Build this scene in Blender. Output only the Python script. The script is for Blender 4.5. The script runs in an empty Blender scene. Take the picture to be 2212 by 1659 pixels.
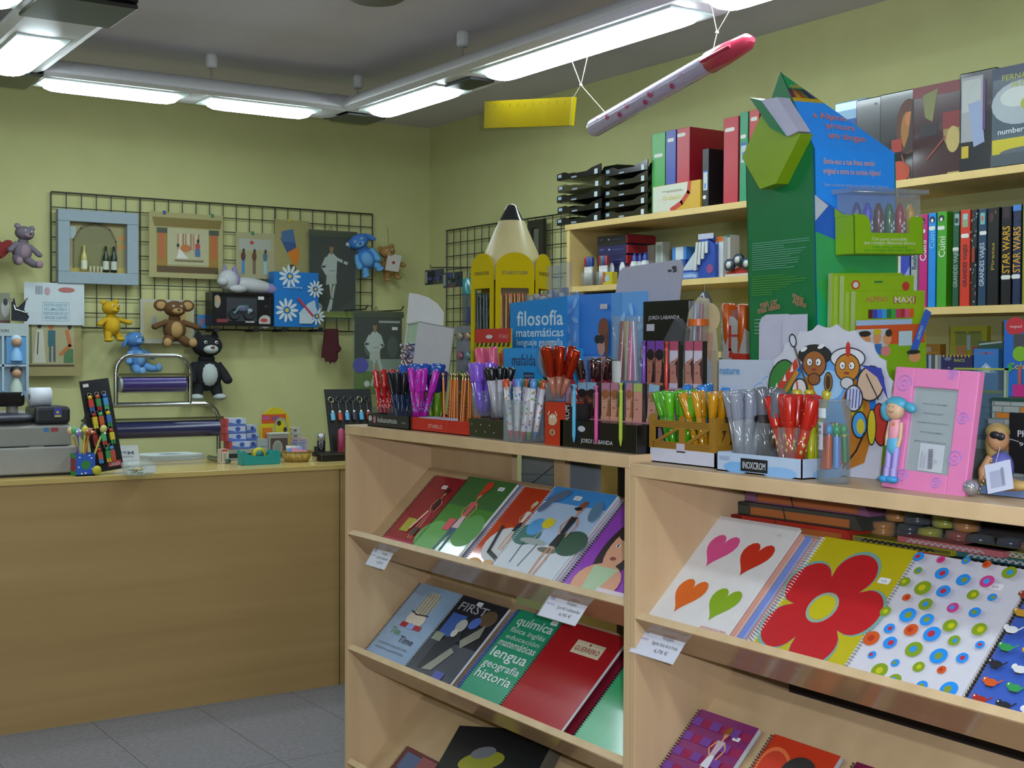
import bpy, math, random
from mathutils import Matrix, Vector, Euler
random.seed(7)
SC = bpy.context.scene
COL = SC.collection
PI = math.pi
def R(d): return math.radians(d)

# ------------------------------------------------------------------ camera
CAMZ = 1.45
FPX = 2827.0
YAW, PITCH, ROLL = R(33.7), R(1.35), R(-0.27)
def cam_axes():
    cy, sy, cp, sp = math.cos(YAW), math.sin(YAW), math.cos(PITCH), math.sin(PITCH)
    f = Vector((sy*cp, cy*cp, -sp)); r = Vector((cy, -sy, 0)); d = f.cross(r)
    c, s = math.cos(ROLL), math.sin(ROLL)
    return c*r+s*d, -s*r+c*d, f
CR, CD, CF = cam_axes()
cam = bpy.data.cameras.new('camera'); co = bpy.data.objects.new('camera', cam); COL.objects.link(co)
cam.sensor_width = 36; cam.lens = FPX/2212*36; cam.clip_start = 0.02; cam.clip_end = 50
m3 = Matrix((CR, -CD, -CF)).transposed()
co.matrix_world = Matrix.Translation((0, 0, CAMZ)) @ m3.to_4x4()
SC.camera = co

# ------------------------------------------------------------------ world, view, flash
SC.view_settings.view_transform = 'Standard'; SC.view_settings.look = 'None'
SC.view_settings.gamma = 1; SC.view_settings.use_curve_mapping = False
SC.view_settings.exposure = 1.3
SC.cycles.use_denoising = True
SC.cycles.max_bounces = 8; SC.cycles.transparent_max_bounces = 24
SC.cycles.sample_clamp_indirect = 6
w = bpy.data.worlds.new('world'); SC.world = w; w.use_nodes = True
w.node_tree.nodes['Background'].inputs[0].default_value = (0.75, 0.85, 1, 1)
w.node_tree.nodes['Background'].inputs[1].default_value = 0.15
TUBE_E = 10.5          # emission of the fluorescent lenses
FLASH = 15.0           # the camera's own flash
fl = bpy.data.lights.new('flash', 'AREA'); fl.energy = FLASH; fl.color = (0.84, 0.90, 1.1)
fl.shape = 'RECTANGLE'; fl.size = 0.05; fl.size_y = 0.03
fo = bpy.data.objects.new('flash', fl); COL.objects.link(fo)
fo.matrix_world = Matrix.Translation(Vector((0, 0, CAMZ)) + CR*0.07 - CD*0.04) @ m3.to_4x4()

# ------------------------------------------------------------------ photo measuring
def ray(x, y): return CR*((x-1106)/FPX) + CD*((y-829.5)/FPX) + CF
def atX(x, y, v): r = ray(x, y); p = r*(v/r.x); return Vector((p.x, p.y, p.z+CAMZ))
def atY(x, y, v): r = ray(x, y); p = r*(v/r.y); return Vector((p.x, p.y, p.z+CAMZ))
def atZ(x, y, v): r = ray(x, y); p = r*((v-CAMZ)/r.z); return Vector((p.x, p.y, p.z+CAMZ))

# ------------------------------------------------------------------ materials
_M = {}
def hexc(h):
    if not isinstance(h, str): return tuple(h)
    h = h.lstrip('#'); o = []
    if len(h) == 3: h = ''.join(c+c for c in h)
    for i in (0, 2, 4):
        c = int(h[i:i+2], 16)/255; o.append(c/12.92 if c <= .04045 else ((c+.055)/1.055)**2.4)
    return tuple(o)
def base_mat(name):
    m = bpy.data.materials.new(name); m.use_nodes = True
    nt = m.node_tree; b = nt.nodes['Principled BSDF']; return m, nt, b
def mat(c, rough=.5, metal=0, trans=0, emit=0, coat=0, var=.06):
    k = (c, rough, metal, trans, emit, coat)
    if k in _M: return _M[k]
    m, nt, b = base_mat('paint_%d' % len(_M)); rgb = hexc(c)
    b.inputs['Base Color'].default_value = (*rgb, 1)
    b.inputs['Roughness'].default_value = rough; b.inputs['Metallic'].default_value = metal
    if coat: b.inputs['Coat Weight'].default_value = coat; b.inputs['Coat Roughness'].default_value = .08
    if trans:
        # thin clear plastic: see-through film, shinier at grazing angles
        mx = nt.nodes.new('ShaderNodeMixShader'); tr = nt.nodes.new('ShaderNodeBsdfTransparent'); lw = nt.nodes.new('ShaderNodeLayerWeight'); mr = nt.nodes.new('ShaderNodeMapRange')
        tr.inputs[0].default_value = (*[.6+.4*x for x in rgb], 1); lw.inputs[0].default_value = .35
        mr.inputs[3].default_value = (1-trans)*.35; mr.inputs[4].default_value = min(1, (1-trans)*.35+.28)
        b.inputs['Base Color'].default_value = (*[x*.7 for x in rgb], 1); b.inputs['Specular IOR Level'].default_value = 1; b.inputs['Metallic'].default_value = 0
        o = nt.nodes['Material Output']; nt.links.new(lw.outputs['Facing'], mr.inputs[0]); nt.links.new(mr.outputs[0], mx.inputs[0]); nt.links.new(tr.outputs[0], mx.inputs[1]); nt.links.new(b.outputs[0], mx.inputs[2]); nt.links.new(mx.outputs[0], o.inputs[0])
    elif emit:
        b.inputs['Emission Color'].default_value = (*rgb, 1); b.inputs['Emission Strength'].default_value = emit
    elif var and not metal:
        n = nt.nodes.new('ShaderNodeTexNoise'); n.inputs['Scale'].default_value = 35; n.inputs['Detail'].default_value = 1
        mp = nt.nodes.new('ShaderNodeMapRange'); mp.inputs[3].default_value = 1-var; mp.inputs[4].default_value = 1+var
        mu = nt.nodes.new('ShaderNodeVectorMath'); mu.operation = 'SCALE'; mu.inputs[0].default_value = rgb
        tc = nt.nodes.new('ShaderNodeTexCoord')
        nt.links.new(tc.outputs['Object'], n.inputs[0]); nt.links.new(n.outputs[0], mp.inputs[0])
        nt.links.new(mp.outputs[0], mu.inputs['Scale']); nt.links.new(mu.outputs[0], b.inputs['Base Color'])
    _M[k] = m; return m
def noisy(name, c1, c2, scale, rough=.6, stretch=(1, 1, 1), detail=4, bump=0, spec=.5):
    if name in _M: return _M[name]
    m, nt, b = base_mat(name)
    tc = nt.nodes.new('ShaderNodeTexCoord'); mp = nt.nodes.new('ShaderNodeMapping'); mp.inputs['Scale'].default_value = stretch
    n = nt.nodes.new('ShaderNodeTexNoise'); n.inputs['Scale'].default_value = scale; n.inputs['Detail'].default_value = detail
    cr = nt.nodes.new('ShaderNodeValToRGB'); cr.color_ramp.elements[0].position = .3; cr.color_ramp.elements[1].position = .7
    cr.color_ramp.elements[0].color = (*hexc(c1), 1); cr.color_ramp.elements[1].color = (*hexc(c2), 1)
    L = nt.links.new
    L(tc.outputs['Object'], mp.inputs[0]); L(mp.outputs[0], n.inputs[0]); L(n.outputs[0], cr.inputs[0]); L(cr.outputs[0], b.inputs['Base Color'])
    b.inputs['Roughness'].default_value = rough; b.inputs['Specular IOR Level'].default_value = spec
    if bump:
        bp = nt.nodes.new('ShaderNodeBump'); bp.inputs['Strength'].default_value = bump; bp.inputs['Distance'].default_value = .002
        L(n.outputs[0], bp.inputs['Height']); L(bp.outputs[0], b.inputs['Normal'])
    _M[name] = m; return m
WALL = noisy('wall_paint', '#b5b57e', '#baba83', 6, .75, spec=.25)
CEIL = noisy('ceiling_paint', '#ccc7d0', '#d0cbd4', 5, .85, spec=.2)
BEECH = noisy('beech_laminate', '#b99a72', '#c6a780', 14, .42, (1, 1, .08), 5)
BEECHH = noisy('beech_laminate_flat', '#b59871', '#c4a67e', 14, .38, (1, .08, 1), 5)
EDGE = noisy('beech_edge', '#bda177', '#cbb088', 20, .5, (1, .1, .1))
OAK = noisy('counter_laminate', '#96784a', '#a48556', 9, .45, (.05, 1, 1.6), 6)
SHELFW = noisy('shelf_wood', '#c3a869', '#cdb274', 12, .45, (1, .06, 1), 4)
def tile_mat():
    m, nt, b = base_mat('floor_terrazzo'); L = nt.links.new
    tc = nt.nodes.new('ShaderNodeTexCoord')
    br = nt.nodes.new('ShaderNodeTexBrick'); br.offset = 0; br.inputs['Scale'].default_value = 1
    br.inputs['Mortar Size'].default_value = .0022; br.inputs['Brick Width'].default_value = .42; br.inputs['Row Height'].default_value = .84
    n = nt.nodes.new('ShaderNodeTexNoise'); n.inputs['Scale'].default_value = 55; n.inputs['Detail'].default_value = 6; n.inputs['Roughness'].default_value = .8
    cr = nt.nodes.new('ShaderNodeValToRGB'); cr.color_ramp.elements[0].position = .38; cr.color_ramp.elements[1].position = .62
    cr.color_ramp.elements[0].color = (*hexc('#646266'), 1); cr.color_ramp.elements[1].color = (*hexc('#7b797d'), 1)
    mp = nt.nodes.new('ShaderNodeMapping'); mp.inputs['Location'].default_value = (FT[0], FT[1], 0)
    L(tc.outputs['Object'], mp.inputs[0]); L(mp.outputs[0], br.inputs[0]); L(tc.outputs['Object'], n.inputs[0]); L(n.outputs[0], cr.inputs[0])
    L(cr.outputs[0], br.inputs['Color1']); L(cr.outputs[0], br.inputs['Color2']); br.inputs['Mortar'].default_value = (*hexc('#4d4e4c'), 1)
    L(br.outputs[0], b.inputs['Base Color']); b.inputs['Roughness'].default_value = .45
    return m
FT = (0.22, 0.76)

# ------------------------------------------------------------------ mesh builder
# every thing is built in its own frame: x to the right, y away from the viewer, z up
_TXT = {}
def text_mesh(s):
    if s in _TXT: return _TXT[s]
    cu = bpy.data.curves.new('t', 'FONT'); cu.body = s; cu.size = 1; cu.resolution_u = 2; cu.offset = .012
    o = bpy.data.objects.new('t', cu); COL.objects.link(o)
    dg = bpy.context.evaluated_depsgraph_get(); me = o.evaluated_get(dg).to_mesh()
    vs = [tuple(v.co) for v in me.vertices]; fs = [tuple(p.vertices) for p in me.polygons]
    xs = [v[0] for v in vs] or [0, 1]
    o.evaluated_get(dg).to_mesh_clear(); bpy.data.objects.remove(o); bpy.data.curves.remove(cu)
    _TXT[s] = (vs, fs, min(xs), max(xs)); return _TXT[s]
FRONT = lambda y=0, x=0, z=0: Matrix(((1, 0, 0, x), (0, 0, -1, y), (0, 1, 0, z), (0, 0, 0, 1)))   # art (u,v,out) on a face towards the viewer
TOPF = lambda z=0, x=0, y=0: Matrix.Translation((x, y, z))                                          # art on an upward face
LEFTF = lambda x=0, y=0, z=0: Matrix(((0, 0, -1, x), (-1, 0, 0, y), (0, 1, 0, z), (0, 0, 0, 1)))   # art on the left face, u towards the viewer
class B:
    def __init__(s): s.v = []; s.f = []; s.mi = []; s.ms = []; s.sm = []
    def _m(s, m):
        if isinstance(m, (str, tuple)): m = mat(m)
        if m not in s.ms: s.ms.append(m)
        return s.ms.index(m)
    def add(s, vs, fs, m, M=None, smooth=False):
        o = len(s.v); mi = s._m(m)
        for p in vs:
            p = Vector(p); s.v.append(tuple(M @ p) if M else tuple(p))
        for f in fs: s.f.append([i+o for i in f]); s.mi.append(mi); s.sm.append(smooth)
        return s
    def box(s, x0, y0, z0, x1, y1, z1, m, M=None):
        vs = [(x, y, z) for x in (x0, x1) for y in (y0, y1) for z in (z0, z1)]
        return s.add(vs, [(0, 1, 3, 2), (4, 6, 7, 5), (0, 4, 5, 1), (2, 3, 7, 6), (0, 2, 6, 4), (1, 5, 7, 3)], m, M)
    def tube(s, pts, r, m, n=8, M=None, closed=False, caps=True):
        pts = [Vector(p) for p in pts]; k = len(pts); rs = r if isinstance(r, (list, tuple)) else [r]*k
        vs = []; prev = None
        for i, p in enumerate(pts):
            a = pts[(i-1) % k] if (closed or i > 0) else p; b = pts[(i+1) % k] if (closed or i < k-1) else p
            t = (b-a)
            if t.length < 1e-9: t = Vector((0, 0, 1))
            t.normalize()
            if prev is None:
                ref = Vector((0, 0, 1)) if abs(t.z) < .9 else Vector((1, 0, 0)); u = t.cross(ref).normalized()
            else: u = (prev-t*prev.dot(t)).normalized()
            prev = u; w_ = t.cross(u)
            for j in range(n):
                q = 2*PI*j/n; vs.append(p+(u*math.cos(q)+w_*math.sin(q))*rs[i])
        fs = []
        for i in range(k if closed else k-1):
            a, b = i*n, ((i+1) % k)*n
            for j in range(n): fs.append((a+j, a+(j+1) % n, b+(j+1) % n, b+j))
        s.add(vs, fs, m, M, True)
        if caps and not closed:
            s.add(vs[:n][::-1], [tuple(range(n))], m, M); s.add(vs[-n:], [tuple(range(n))], m, M)
        return s
    def lathe(s, prof, m, n=16, M=None, c=(0, 0, 0)):
        vs = []; 
        for r, z in prof:
            for j in range(n): q = 2*PI*j/n; vs.append((c[0]+r*math.cos(q), c[1]+r*math.sin(q), c[2]+z))
        fs = [(i*n+j, i*n+(j+1) % n, (i+1)*n+(j+1) % n, (i+1)*n+j) for i in range(len(prof)-1) for j in range(n)]
        return s.add(vs, fs, m, M, True)
    def ell(s, c, r, m, M=None, n=14, k=9, rot=None):
        if isinstance(r, (int, float)): r = (r, r, r)
        T = Matrix.Translation(c) @ (Euler([R(a) for a in rot]).to_matrix().to_4x4() if rot else Matrix())
        if M: T = M @ T
        prof = [(math.sin(PI*i/k), -math.cos(PI*i/k)) for i in range(k+1)]
        vs = [(p[0]*math.cos(2*PI*j/n)*r[0], p[0]*math.sin(2*PI*j/n)*r[1], p[1]*r[2]) for p in prof for j in range(n)]
        fs = [(i*n+j, i*n+(j+1) % n, (i+1)*n+(j+1) % n, (i+1)*n+j) for i in range(k) for j in range(n)]
        return s.add(vs, fs, m, T, True)
    def poly(s, pts, m, M=None): return s.add(pts, [tuple(range(len(pts)))], m, M)
    def prism(s, pts, a, b, m, M=None, m2=None):
        n = len(pts)
        s.add([(x, y, b) for x, y in pts], [tuple(range(n))], m2 or m, M); s.add([(x, y, a) for x, y in pts], [tuple(range(n))[::-1]], m, M)
        return s.add([(x, y, z) for z in (a, b) for x, y in pts], [(i, (i+1) % n, n+(i+1) % n, n+i) for i in range(n)], m, M)
    def text(s, t, x, y, h, m, M=None, al='c', w=None, rot=0, z=0, sy=1):
        vs, fs, a, b = text_mesh(t)
        k = h/.7; kx = k if w is None else w/max(b-a, 1e-6)
        off = {'c': (a+b)/2, 'l': a, 'r': b}[al]; c_, s_ = math.cos(R(rot)), math.sin(R(rot))
        P = []
        for v in vs:
            u, q = (v[0]-off)*kx, v[1]*k*sy; P.append((x+u*c_-q*s_, y+u*s_+q*c_, z))
        return s.add(P, fs, m, M)
    def art(s, items, M, sx=1, sy=1, z0=.0004, dz=.00018):
        """flat printed shapes: r rectangle, e ellipse, p polygon, l line, t lettering; in units of the printed face"""
        z = z0
        for it in items:
            k = it[0]
            if k == 'r': x0, y0, x1, y1, c = it[1:6]; P = [(x0, y0), (x1, y0), (x1, y1), (x0, y1)]; s.poly([(a*sx, b*sy, z) for a, b in P], c, M)
            elif k == 'e':
                cx, cy, rx, ry, c = it[1:6]; q = R(it[6]) if len(it) > 6 else 0; n = 20 if max(rx, ry) > .04 else 10
                s.poly([((cx*sx+rx*sx*math.cos(t)*math.cos(q)-ry*sy*math.sin(t)*math.sin(q)), (cy*sy+rx*sx*math.cos(t)*math.sin(q)+ry*sy*math.sin(t)*math.cos(q)), z) for t in [2*PI*i/n for i in range(n)]], c, M)
            elif k == 'p': s.poly([(a*sx, b*sy, z) for a, b in it[1]], it[2], M)
            elif k == 'l':
                pts, wd, c = it[1:4]; pts = [Vector((a*sx, b*sy, 0)) for a, b in pts]; wd *= sx
                for a, b in zip(pts, pts[1:]):
                    d = (b-a); 
                    if d.length < 1e-7: continue
                    d.normalize(); nn = Vector((-d.y, d.x, 0))*wd/2; e = d*wd*.25
                    s.poly([(*(a-nn-e).xy, z), (*(b-nn+e).xy, z), (*(b+nn+e).xy, z), (*(a+nn-e).xy, z)], c, M)
            elif k == 't':
                t, x, y, h, c = it[1:6]; o = it[6] if len(it) > 6 else {}
                s.text(t, x*sx, y*sy, h*sy, c, M, o.get('al', 'c'), o['w']*sx if 'w' in o else None, o.get('rot', 0), z)
            z += dz
        return s
    def obj(s, name, parent=None, loc=(0, 0, 0), rz=0, M=None, bev=0, sub=0, **tags):
        me = bpy.data.meshes.new(name); me.from_pydata(s.v, [], s.f)
        for m in s.ms: me.materials.append(m)
        me.polygons.foreach_set('material_index', s.mi); me.polygons.foreach_set('use_smooth', s.sm); me.update()
        o = bpy.data.objects.new(name, me); COL.objects.link(o)
        if M is not None: o.matrix_world = M
        else: o.location = loc; o.rotation_euler = (0, 0, rz)
        if parent is not None: o.parent = parent
        if bev:
            b = o.modifiers.new('bevel', 'BEVEL'); b.width = bev; b.segments = 2; b.limit_method = 'ANGLE'; b.angle_limit = R(40)
        for k, v_ in tags.items(): o['category' if k == 'cat' else k] = v_
        return o
def thing(name, label, cat, loc=(0, 0, 0), rz=0, group=None, M=None):
    o = bpy.data.objects.new(name, None); COL.objects.link(o); o.empty_display_size = .05
    if M is not None: o.matrix_world = M
    else: o.location = loc; o.rotation_euler = (0, 0, rz)
    o['label'] = label; o['category'] = cat
    if group: o['group'] = group
    return o
def dup(root, M=None, loc=None, rz=None, label=None, group=None):
    r = root.copy(); COL.objects.link(r)
    if M is not None: r.matrix_world = M
    if loc is not None: r.location = loc
    if rz is not None: r.rotation_euler = (0, 0, rz)
    if label: r['label'] = label
    if group: r['group'] = group
    for ch in list(root.children):
        c = ch.copy(); COL.objects.link(c); c.parent = r
        for g in list(ch.children):
            d = g.copy(); COL.objects.link(d); d.parent = c
    return r
def struct(b, name, **k): return b.obj(name, kind='structure', **k)
RX = -PI/2          # a thing that faces -X (towards the shop floor) is turned by this

# ------------------------------------------------------------------ room shell
YW, XW, ZC = 6.65, 3.85, 2.76
struct(B().box(-3.2, -2.6, -.1, 4.0, 6.8, 0, tile_mat()), 'floor')
struct(B().box(-3.2, -2.6, ZC, 4.0, 6.8, ZC+.1, CEIL), 'ceiling')
struct(B().box(-3.2, YW, 0, 4.0, YW+.15, ZC, WALL), 'wall_back')
struct(B().box(XW, -2.6, 0, XW+.15, YW, ZC, WALL), 'wall_right')
struct(B().box(-3.35, -2.6, 0, -3.2, YW, ZC, WALL), 'wall_left')
struct(B().box(-3.2, -2.75, 0, 4.0, -2.6, ZC, WALL), 'wall_front')

# ------------------------------------------------------------------ service counter
YC, ZCT = 5.14, .963
ct = thing('service_counter', 'long wooden service counter with a plain front along the back wall', 'counter', (0, YC, 0))
B().box(-1.6, .004, .0, 2.53, .02, ZCT-.022, OAK).obj('front_panel', ct)
B().box(-1.6, 0, ZCT-.022, 3.1, .62, ZCT, noisy('counter_top', '#b49a5c', '#c0a768', 8, .16, (.06, 1, 1), 5)).obj('worktop', ct, bev=.002)
B().box(2.535, .006, 0, 3.1, .022, ZCT-.022, OAK).obj('end_panel', ct)
B().box(-1.6, .03, 0, -1.58, .6, ZCT-.022, OAK).obj('side_panel', ct)
# ------------------------------------------------------------------ slanted display units
TL = R(44)
def slope(z0):       # frame of a slanted shelf: x to the right, y up the slope, z out of the slope
    return Matrix(((1, 0, 0, 0), (0, math.cos(TL), -math.sin(TL), 0), (0, math.sin(TL), math.cos(TL), z0), (0, 0, 0, 1)))
LIPF = noisy('lip_laminate_shaded', '#94704e', '#9c7a58', 20, .14, (.1, 1, 1), 4)  # glossy lip front, its darker colour holds the shade of the down-facing side
def unit(name, label, y0, y1, ztop, lips, back):
    W_ = y0-y1
    t = thing(name, label, 'display shelf', (1.6, y0, 0), RX)
    B().box(0, 0, ztop-.026, W_, .46, ztop, BEECHH).obj('top_board', t, bev=.0015)
    B().box(0, .001, 0, .017, .44, ztop-.026, BEECH).obj('side_panel', t, bev=.001)
    B().box(W_-.017, .001, 0, W_, .44, ztop-.026, BEECH).obj('side_panel', t, bev=.001)
    B().box(.017, .02, 0, W_-.017, .036, .09, BEECH).obj('plinth', t)
    B().box(.017, .02, .09, W_-.017, .44, .106, BEECHH).obj('bottom_board', t)
    for a, b_, z0, z1 in back: B().box(a, .262, z0, b_, .278, z1, BEECH).obj('back_panel', t)
    for z in lips:
        b = B(); S = slope(z)
        b.box(.017, .016, -.072, W_-.017, .30, -.056, BEECHH, S)
        sh = b.obj('slanted_shelf', t)
        b = B(); b.box(.0175, .0, -.082, W_-.0175, .016, 0, EDGE, S); b.box(.0178, -.0012, -.0815, W_-.0178, 0, -.002, LIPF, S); b.obj('lip', sh)
    return t
UL = unit('display_shelf', 'beech display unit with slanted notebook shelves, its left end meeting the service counter', 3.22, 1.985, 1.253, (.957, .643, .329),
     [(.017, .39, .75, 1.227), (.39, .43, .1, 1.227), (.017, 1.218, .1, .72), (.615, .66, .1, 1.227)])
UR = unit('display_shelf', 'nearer beech display unit on the right whose shelf holds the hearts and flower notebooks', 1.983, .6, 1.238, (.938, .626),
     [])

# ------------------------------------------------------------------ suspended lights
ALU = mat('#c9c9cc', .45); BLK = mat('#17181a', .4)
LENS = mat('#e6f8ff', .3, emit=TUBE_E)
ZB0, ZB1 = 2.565, 2.635
def bar(label, p0, p1, lamps, group='suspended light bars', m=None, ext=(0, 0)):
    p0, p1 = Vector(p0), Vector(p1); d = p1-p0; Ln = d.length; ang = math.atan2(d.y, d.x)
    t = thing('light_bar', label, 'light', (p0.x, p0.y, ZB0), ang, group)
    prof = [(.152*math.cos(PI*i/14), .012+.078*math.sin(PI*i/14)) for i in range(15)]+[(-.12, 0), (.12, 0)]
    Mx = Matrix(((0, 0, 1, 0), (1, 0, 0, 0), (0, 1, 0, 0), (0, 0, 0, 1)))
    h = B().prism(prof, 0, Ln, ALU, Mx).obj('housing', t)
    for p in h.data.polygons:
        if len(p.vertices) == 4 and p.normal.z > -.5: p.use_smooth = True
    for a, b in lamps:
        f = B(); f.box(a-.02, -.092, -.006, b+.02, .092, .002, mat('#d5e6e2', .3)).obj('reflector', t)
        n = 10; k = 6; vs = []
        for q in [0, .015, .05, .12]: pass
        ends = [(a, .35), (a+.012, .7), (a+.04, .95), (a+.09, 1), (b-.09, 1), (b-.04, .95), (b-.012, .7), (b, .35)]
        for x, r in ends: vs += [(x, .078*r*math.cos(PI+PI*i/n), -.006+.03*r*math.sin(PI+PI*i/n)) for i in range(n+1)]
        fs = [(i*(n+1)+j, i*(n+1)+j+1, (i+1)*(n+1)+j+1, (i+1)*(n+1)+j) for i in range(len(ends)-1) for j in range(n)]
        g = B(); g.add(vs, fs, m or LENS, None, True); g.add(vs[:n+1], [tuple(range(n+1))], m or LENS); g.add(vs[-n-1:], [tuple(range(n+1))], m or LENS); g.obj('lamp_lens', t)
    return t
YJ, XJ = 5.605, 2.85
bar('white light bar with two lit lenses running along the back wall', (1.37, YJ, 0), (XJ-.16, YJ, 0), [(.03, .60), (.74, 1.23)])
bar('light bar from the far corner joint to the middle connector, one short lit lens', (XJ, YJ-.16, 0), (XJ, 4.53, 0), [(.05, .70)])
bar('nearest light bar above the hanging ruler and pen, with the longest lit lens', (XJ, 4.53, 0), (XJ, 1.9, 0), [(.12, 1.28), (1.42, 2.5)])
bar('light bar on the left running towards the viewer from the back corner', (1.215, YJ-.155, 0), (1.20, 4.52, 0), [(.0, .62)])
bar('light bar in the upper left corner going off to the left', (1.05, 4.36, 0), (-1.2, 4.36, 0), [(.05, 1.0), (1.2, 2.2)])
LENS_FILL = mat('#e8f8ff', .3, emit=TUBE_E*1.5)  # stronger lenses for unseen bars added to light unit fronts and back wall
bar('light bar over the shop floor behind the viewer', (.7, .6, 0), (.7, -2.2, 0), [(.1, 1.3), (1.5, 2.7)], m=LENS_FILL)
bar('second light bar over the shop floor behind the viewer', (-1.4, 2.4, 0), (-1.4, -2.2, 0), [(.1, 1.3), (1.5, 2.7), (2.9, 4.3)], m=LENS_FILL)
def mitre(label, x, y, plate, strip=0):
    t = thing('light_joint', label, 'light fitting', (x, y, ZB0))
    b = B(); w, l = plate; b.box(-w, -l, -.012, w, l, .002, mat('#2a2a24', .35)); b.obj('cover_plate', t, bev=.004)
    prof = [(.154*math.cos(PI*i/14), .012+.08*math.sin(PI*i/14)) for i in range(15)]+[(-.12, 0), (.12, 0)]
    Mx = Matrix(((0, 0, 1, 0), (1, 0, 0, 0), (0, 1, 0, 0), (0, 0, 0, 1)))
    if strip:
        Q = Matrix.Rotation(R(45), 4, 'Z') @ Mx
        B().prism([(u*1.42, v) for u, v in prof], -.012, .012, BLK, Q).obj('corner_strip', t)
        # the two housings meet here
        B().prism(prof, -.16, 0, ALU, Mx).obj('end_cap', t); B().prism(prof, -.16, 0, ALU, Matrix.Rotation(R(90), 4, 'Z') @ Mx).obj('end_cap', t)
    else: B().prism(prof, -w, w, BLK, Mx).obj('connector', t)
mitre('black corner connector where two light bars meet in the far corner', XJ, YJ, (.10, .10), 1)
t = thing('light_joint', 'flat black plate under the light bars beside the middle ceiling rod', 'light fitting', (XJ, 4.60, ZB0))
B().box(-.06, -.10, -.014, .06, .10, -.001, BLK).obj('cover_plate', t, bev=.004)
mitre('black connector at the left end of the back light bar', 1.215, YJ+.01, (.153, .155))
mitre('large black connector of the light bars at the top left', 1.20, 4.36, (.15, .155))
def rod(label, x, y):
    t = thing('hanging_rod', label, 'light hanger', (x, y, ZC), group='ceiling rods of the light bars')
    B().lathe([(0, 0), (.024, 0), (.026, -.01), (.026, -.055), (.02, -.062), (0, -.062)], mat('#c4c3c2', .5), 14).obj('canopy', t)
    B().tube([(0, 0, -.06), (0, 0, ZB1-ZC-.002)], .003, mat('#b5b5b5', .3, 1), 6).obj('rod', t)
for lb, px, py in (('ceiling rod above the middle of the back light bar', 457, 117), ('ceiling rod above the far corner joint', 773, 163), ('ceiling rod above the flat middle connector', 1000, 68), ('ceiling rod at the far left edge of the photo', 8, 62)):
    p = atZ(px, py, ZC); rod(lb, p.x, p.y)
p = atZ(812, -6, ZC); b = B(); b.lathe([(0, -.012), (.09, -.012), (.11, 0), (0, 0)], mat('#77746f', .6), 24, c=(0, 0, 0)); b.obj('ceiling_vent', loc=(p.x, p.y, ZC), label='round grey ceiling fitting at the top edge of the photo', cat='ceiling fitting')
# ------------------------------------------------------------------ notebooks
PAPER = mat('#d9d7d2', .7); SKIN = '#c98b62'; WHT = '#d8d8d8'
def heart(cx, cy, s, c, wob=0):
    P = []
    for i in range(28):
        t = 2*PI*i/28; x = 16*math.sin(t)**3; y = 13*math.cos(t)-5*math.cos(2*t)-2*math.cos(3*t)-math.cos(4*t)
        P.append((cx+x/34*s+wob*y/34*s, cy+y/34*s))
    return ('p', P[::-1], c)
def woman(cx, cy, s, hair, top, skirt, legs=SKIN, skin=SKIN, lean=0, pants=False, ar=1.0):
    """stylised standing fashion figure, head at the top; s is its height in face units"""
    def q(x, y): return (cx+(x*s+lean*y*s)*ar, cy+y*s)
    I = [('l', [q(-.03, .42), q(-.07, .2), q(-.05, 0)], .035*s*ar, legs), ('l', [q(.03, .42), q(.06, .2), q(.04, 0)], .035*s*ar, legs)]
    if pants: I = [('p', [q(-.08, .5), q(.08, .5), q(.1, .02), q(.05, .02), q(0, .38), q(-.08, .02), q(-.13, .02)], legs)]
    I += [('p', [q(-.09, .36), q(.09, .36), q(.055, .55), q(-.055, .55)], skirt), ('p', [q(-.05, .54), q(.05, .54), q(.08, .76), q(-.08, .76)], top),
          ('l', [q(-.08, .74), q(-.15, .62), q(-.04, .52)], .028*s*ar, skin), ('l', [q(.08, .74), q(.17, .66), q(.12, .5)], .028*s*ar, skin),
          ('r', q(-.015, .74)[0], q(0, .75)[1], q(.02, .8)[0], q(0, .82)[1], skin), ('e', *q(0, .87), .05*s*ar, .065*s, skin), ('e', *q(.005, .92), .065*s*ar, .055*s, hair), ('e', *q(-.05, .88), .025*s*ar, .05*s, hair)]
    return I
def face(cx, cy, s, skin, hair, bg=None, ar=1.0, long=True):
    I = []
    if long: I += [('e', cx, cy-.05*s, .42*s*ar, .6*s, hair)]
    I += [('p', [(cx-.12*s*ar, cy-.2*s), (cx+.12*s*ar, cy-.2*s), (cx+.3*s*ar, cy-.75*s), (cx-.3*s*ar, cy-.75*s)], skin), ('e', cx, cy, .27*s*ar, .38*s, skin), ('e', cx, cy+.28*s, .3*s*ar, .17*s, hair),
          ('e', cx-.1*s*ar, cy+.02*s, .05*s*ar, .03*s, '#e8e8e8'), ('e', cx+.1*s*ar, cy+.02*s, .05*s*ar, .03*s, '#e8e8e8'), ('e', cx-.1*s*ar, cy+.02*s, .022*s*ar, .028*s, '#20242a'), ('e', cx+.1*s*ar, cy+.02*s, .022*s*ar, .028*s, '#20242a'), ('e', cx, cy-.2*s, .07*s*ar, .03*s, '#8c3a3c')]
    return I
_nb = {}
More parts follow.
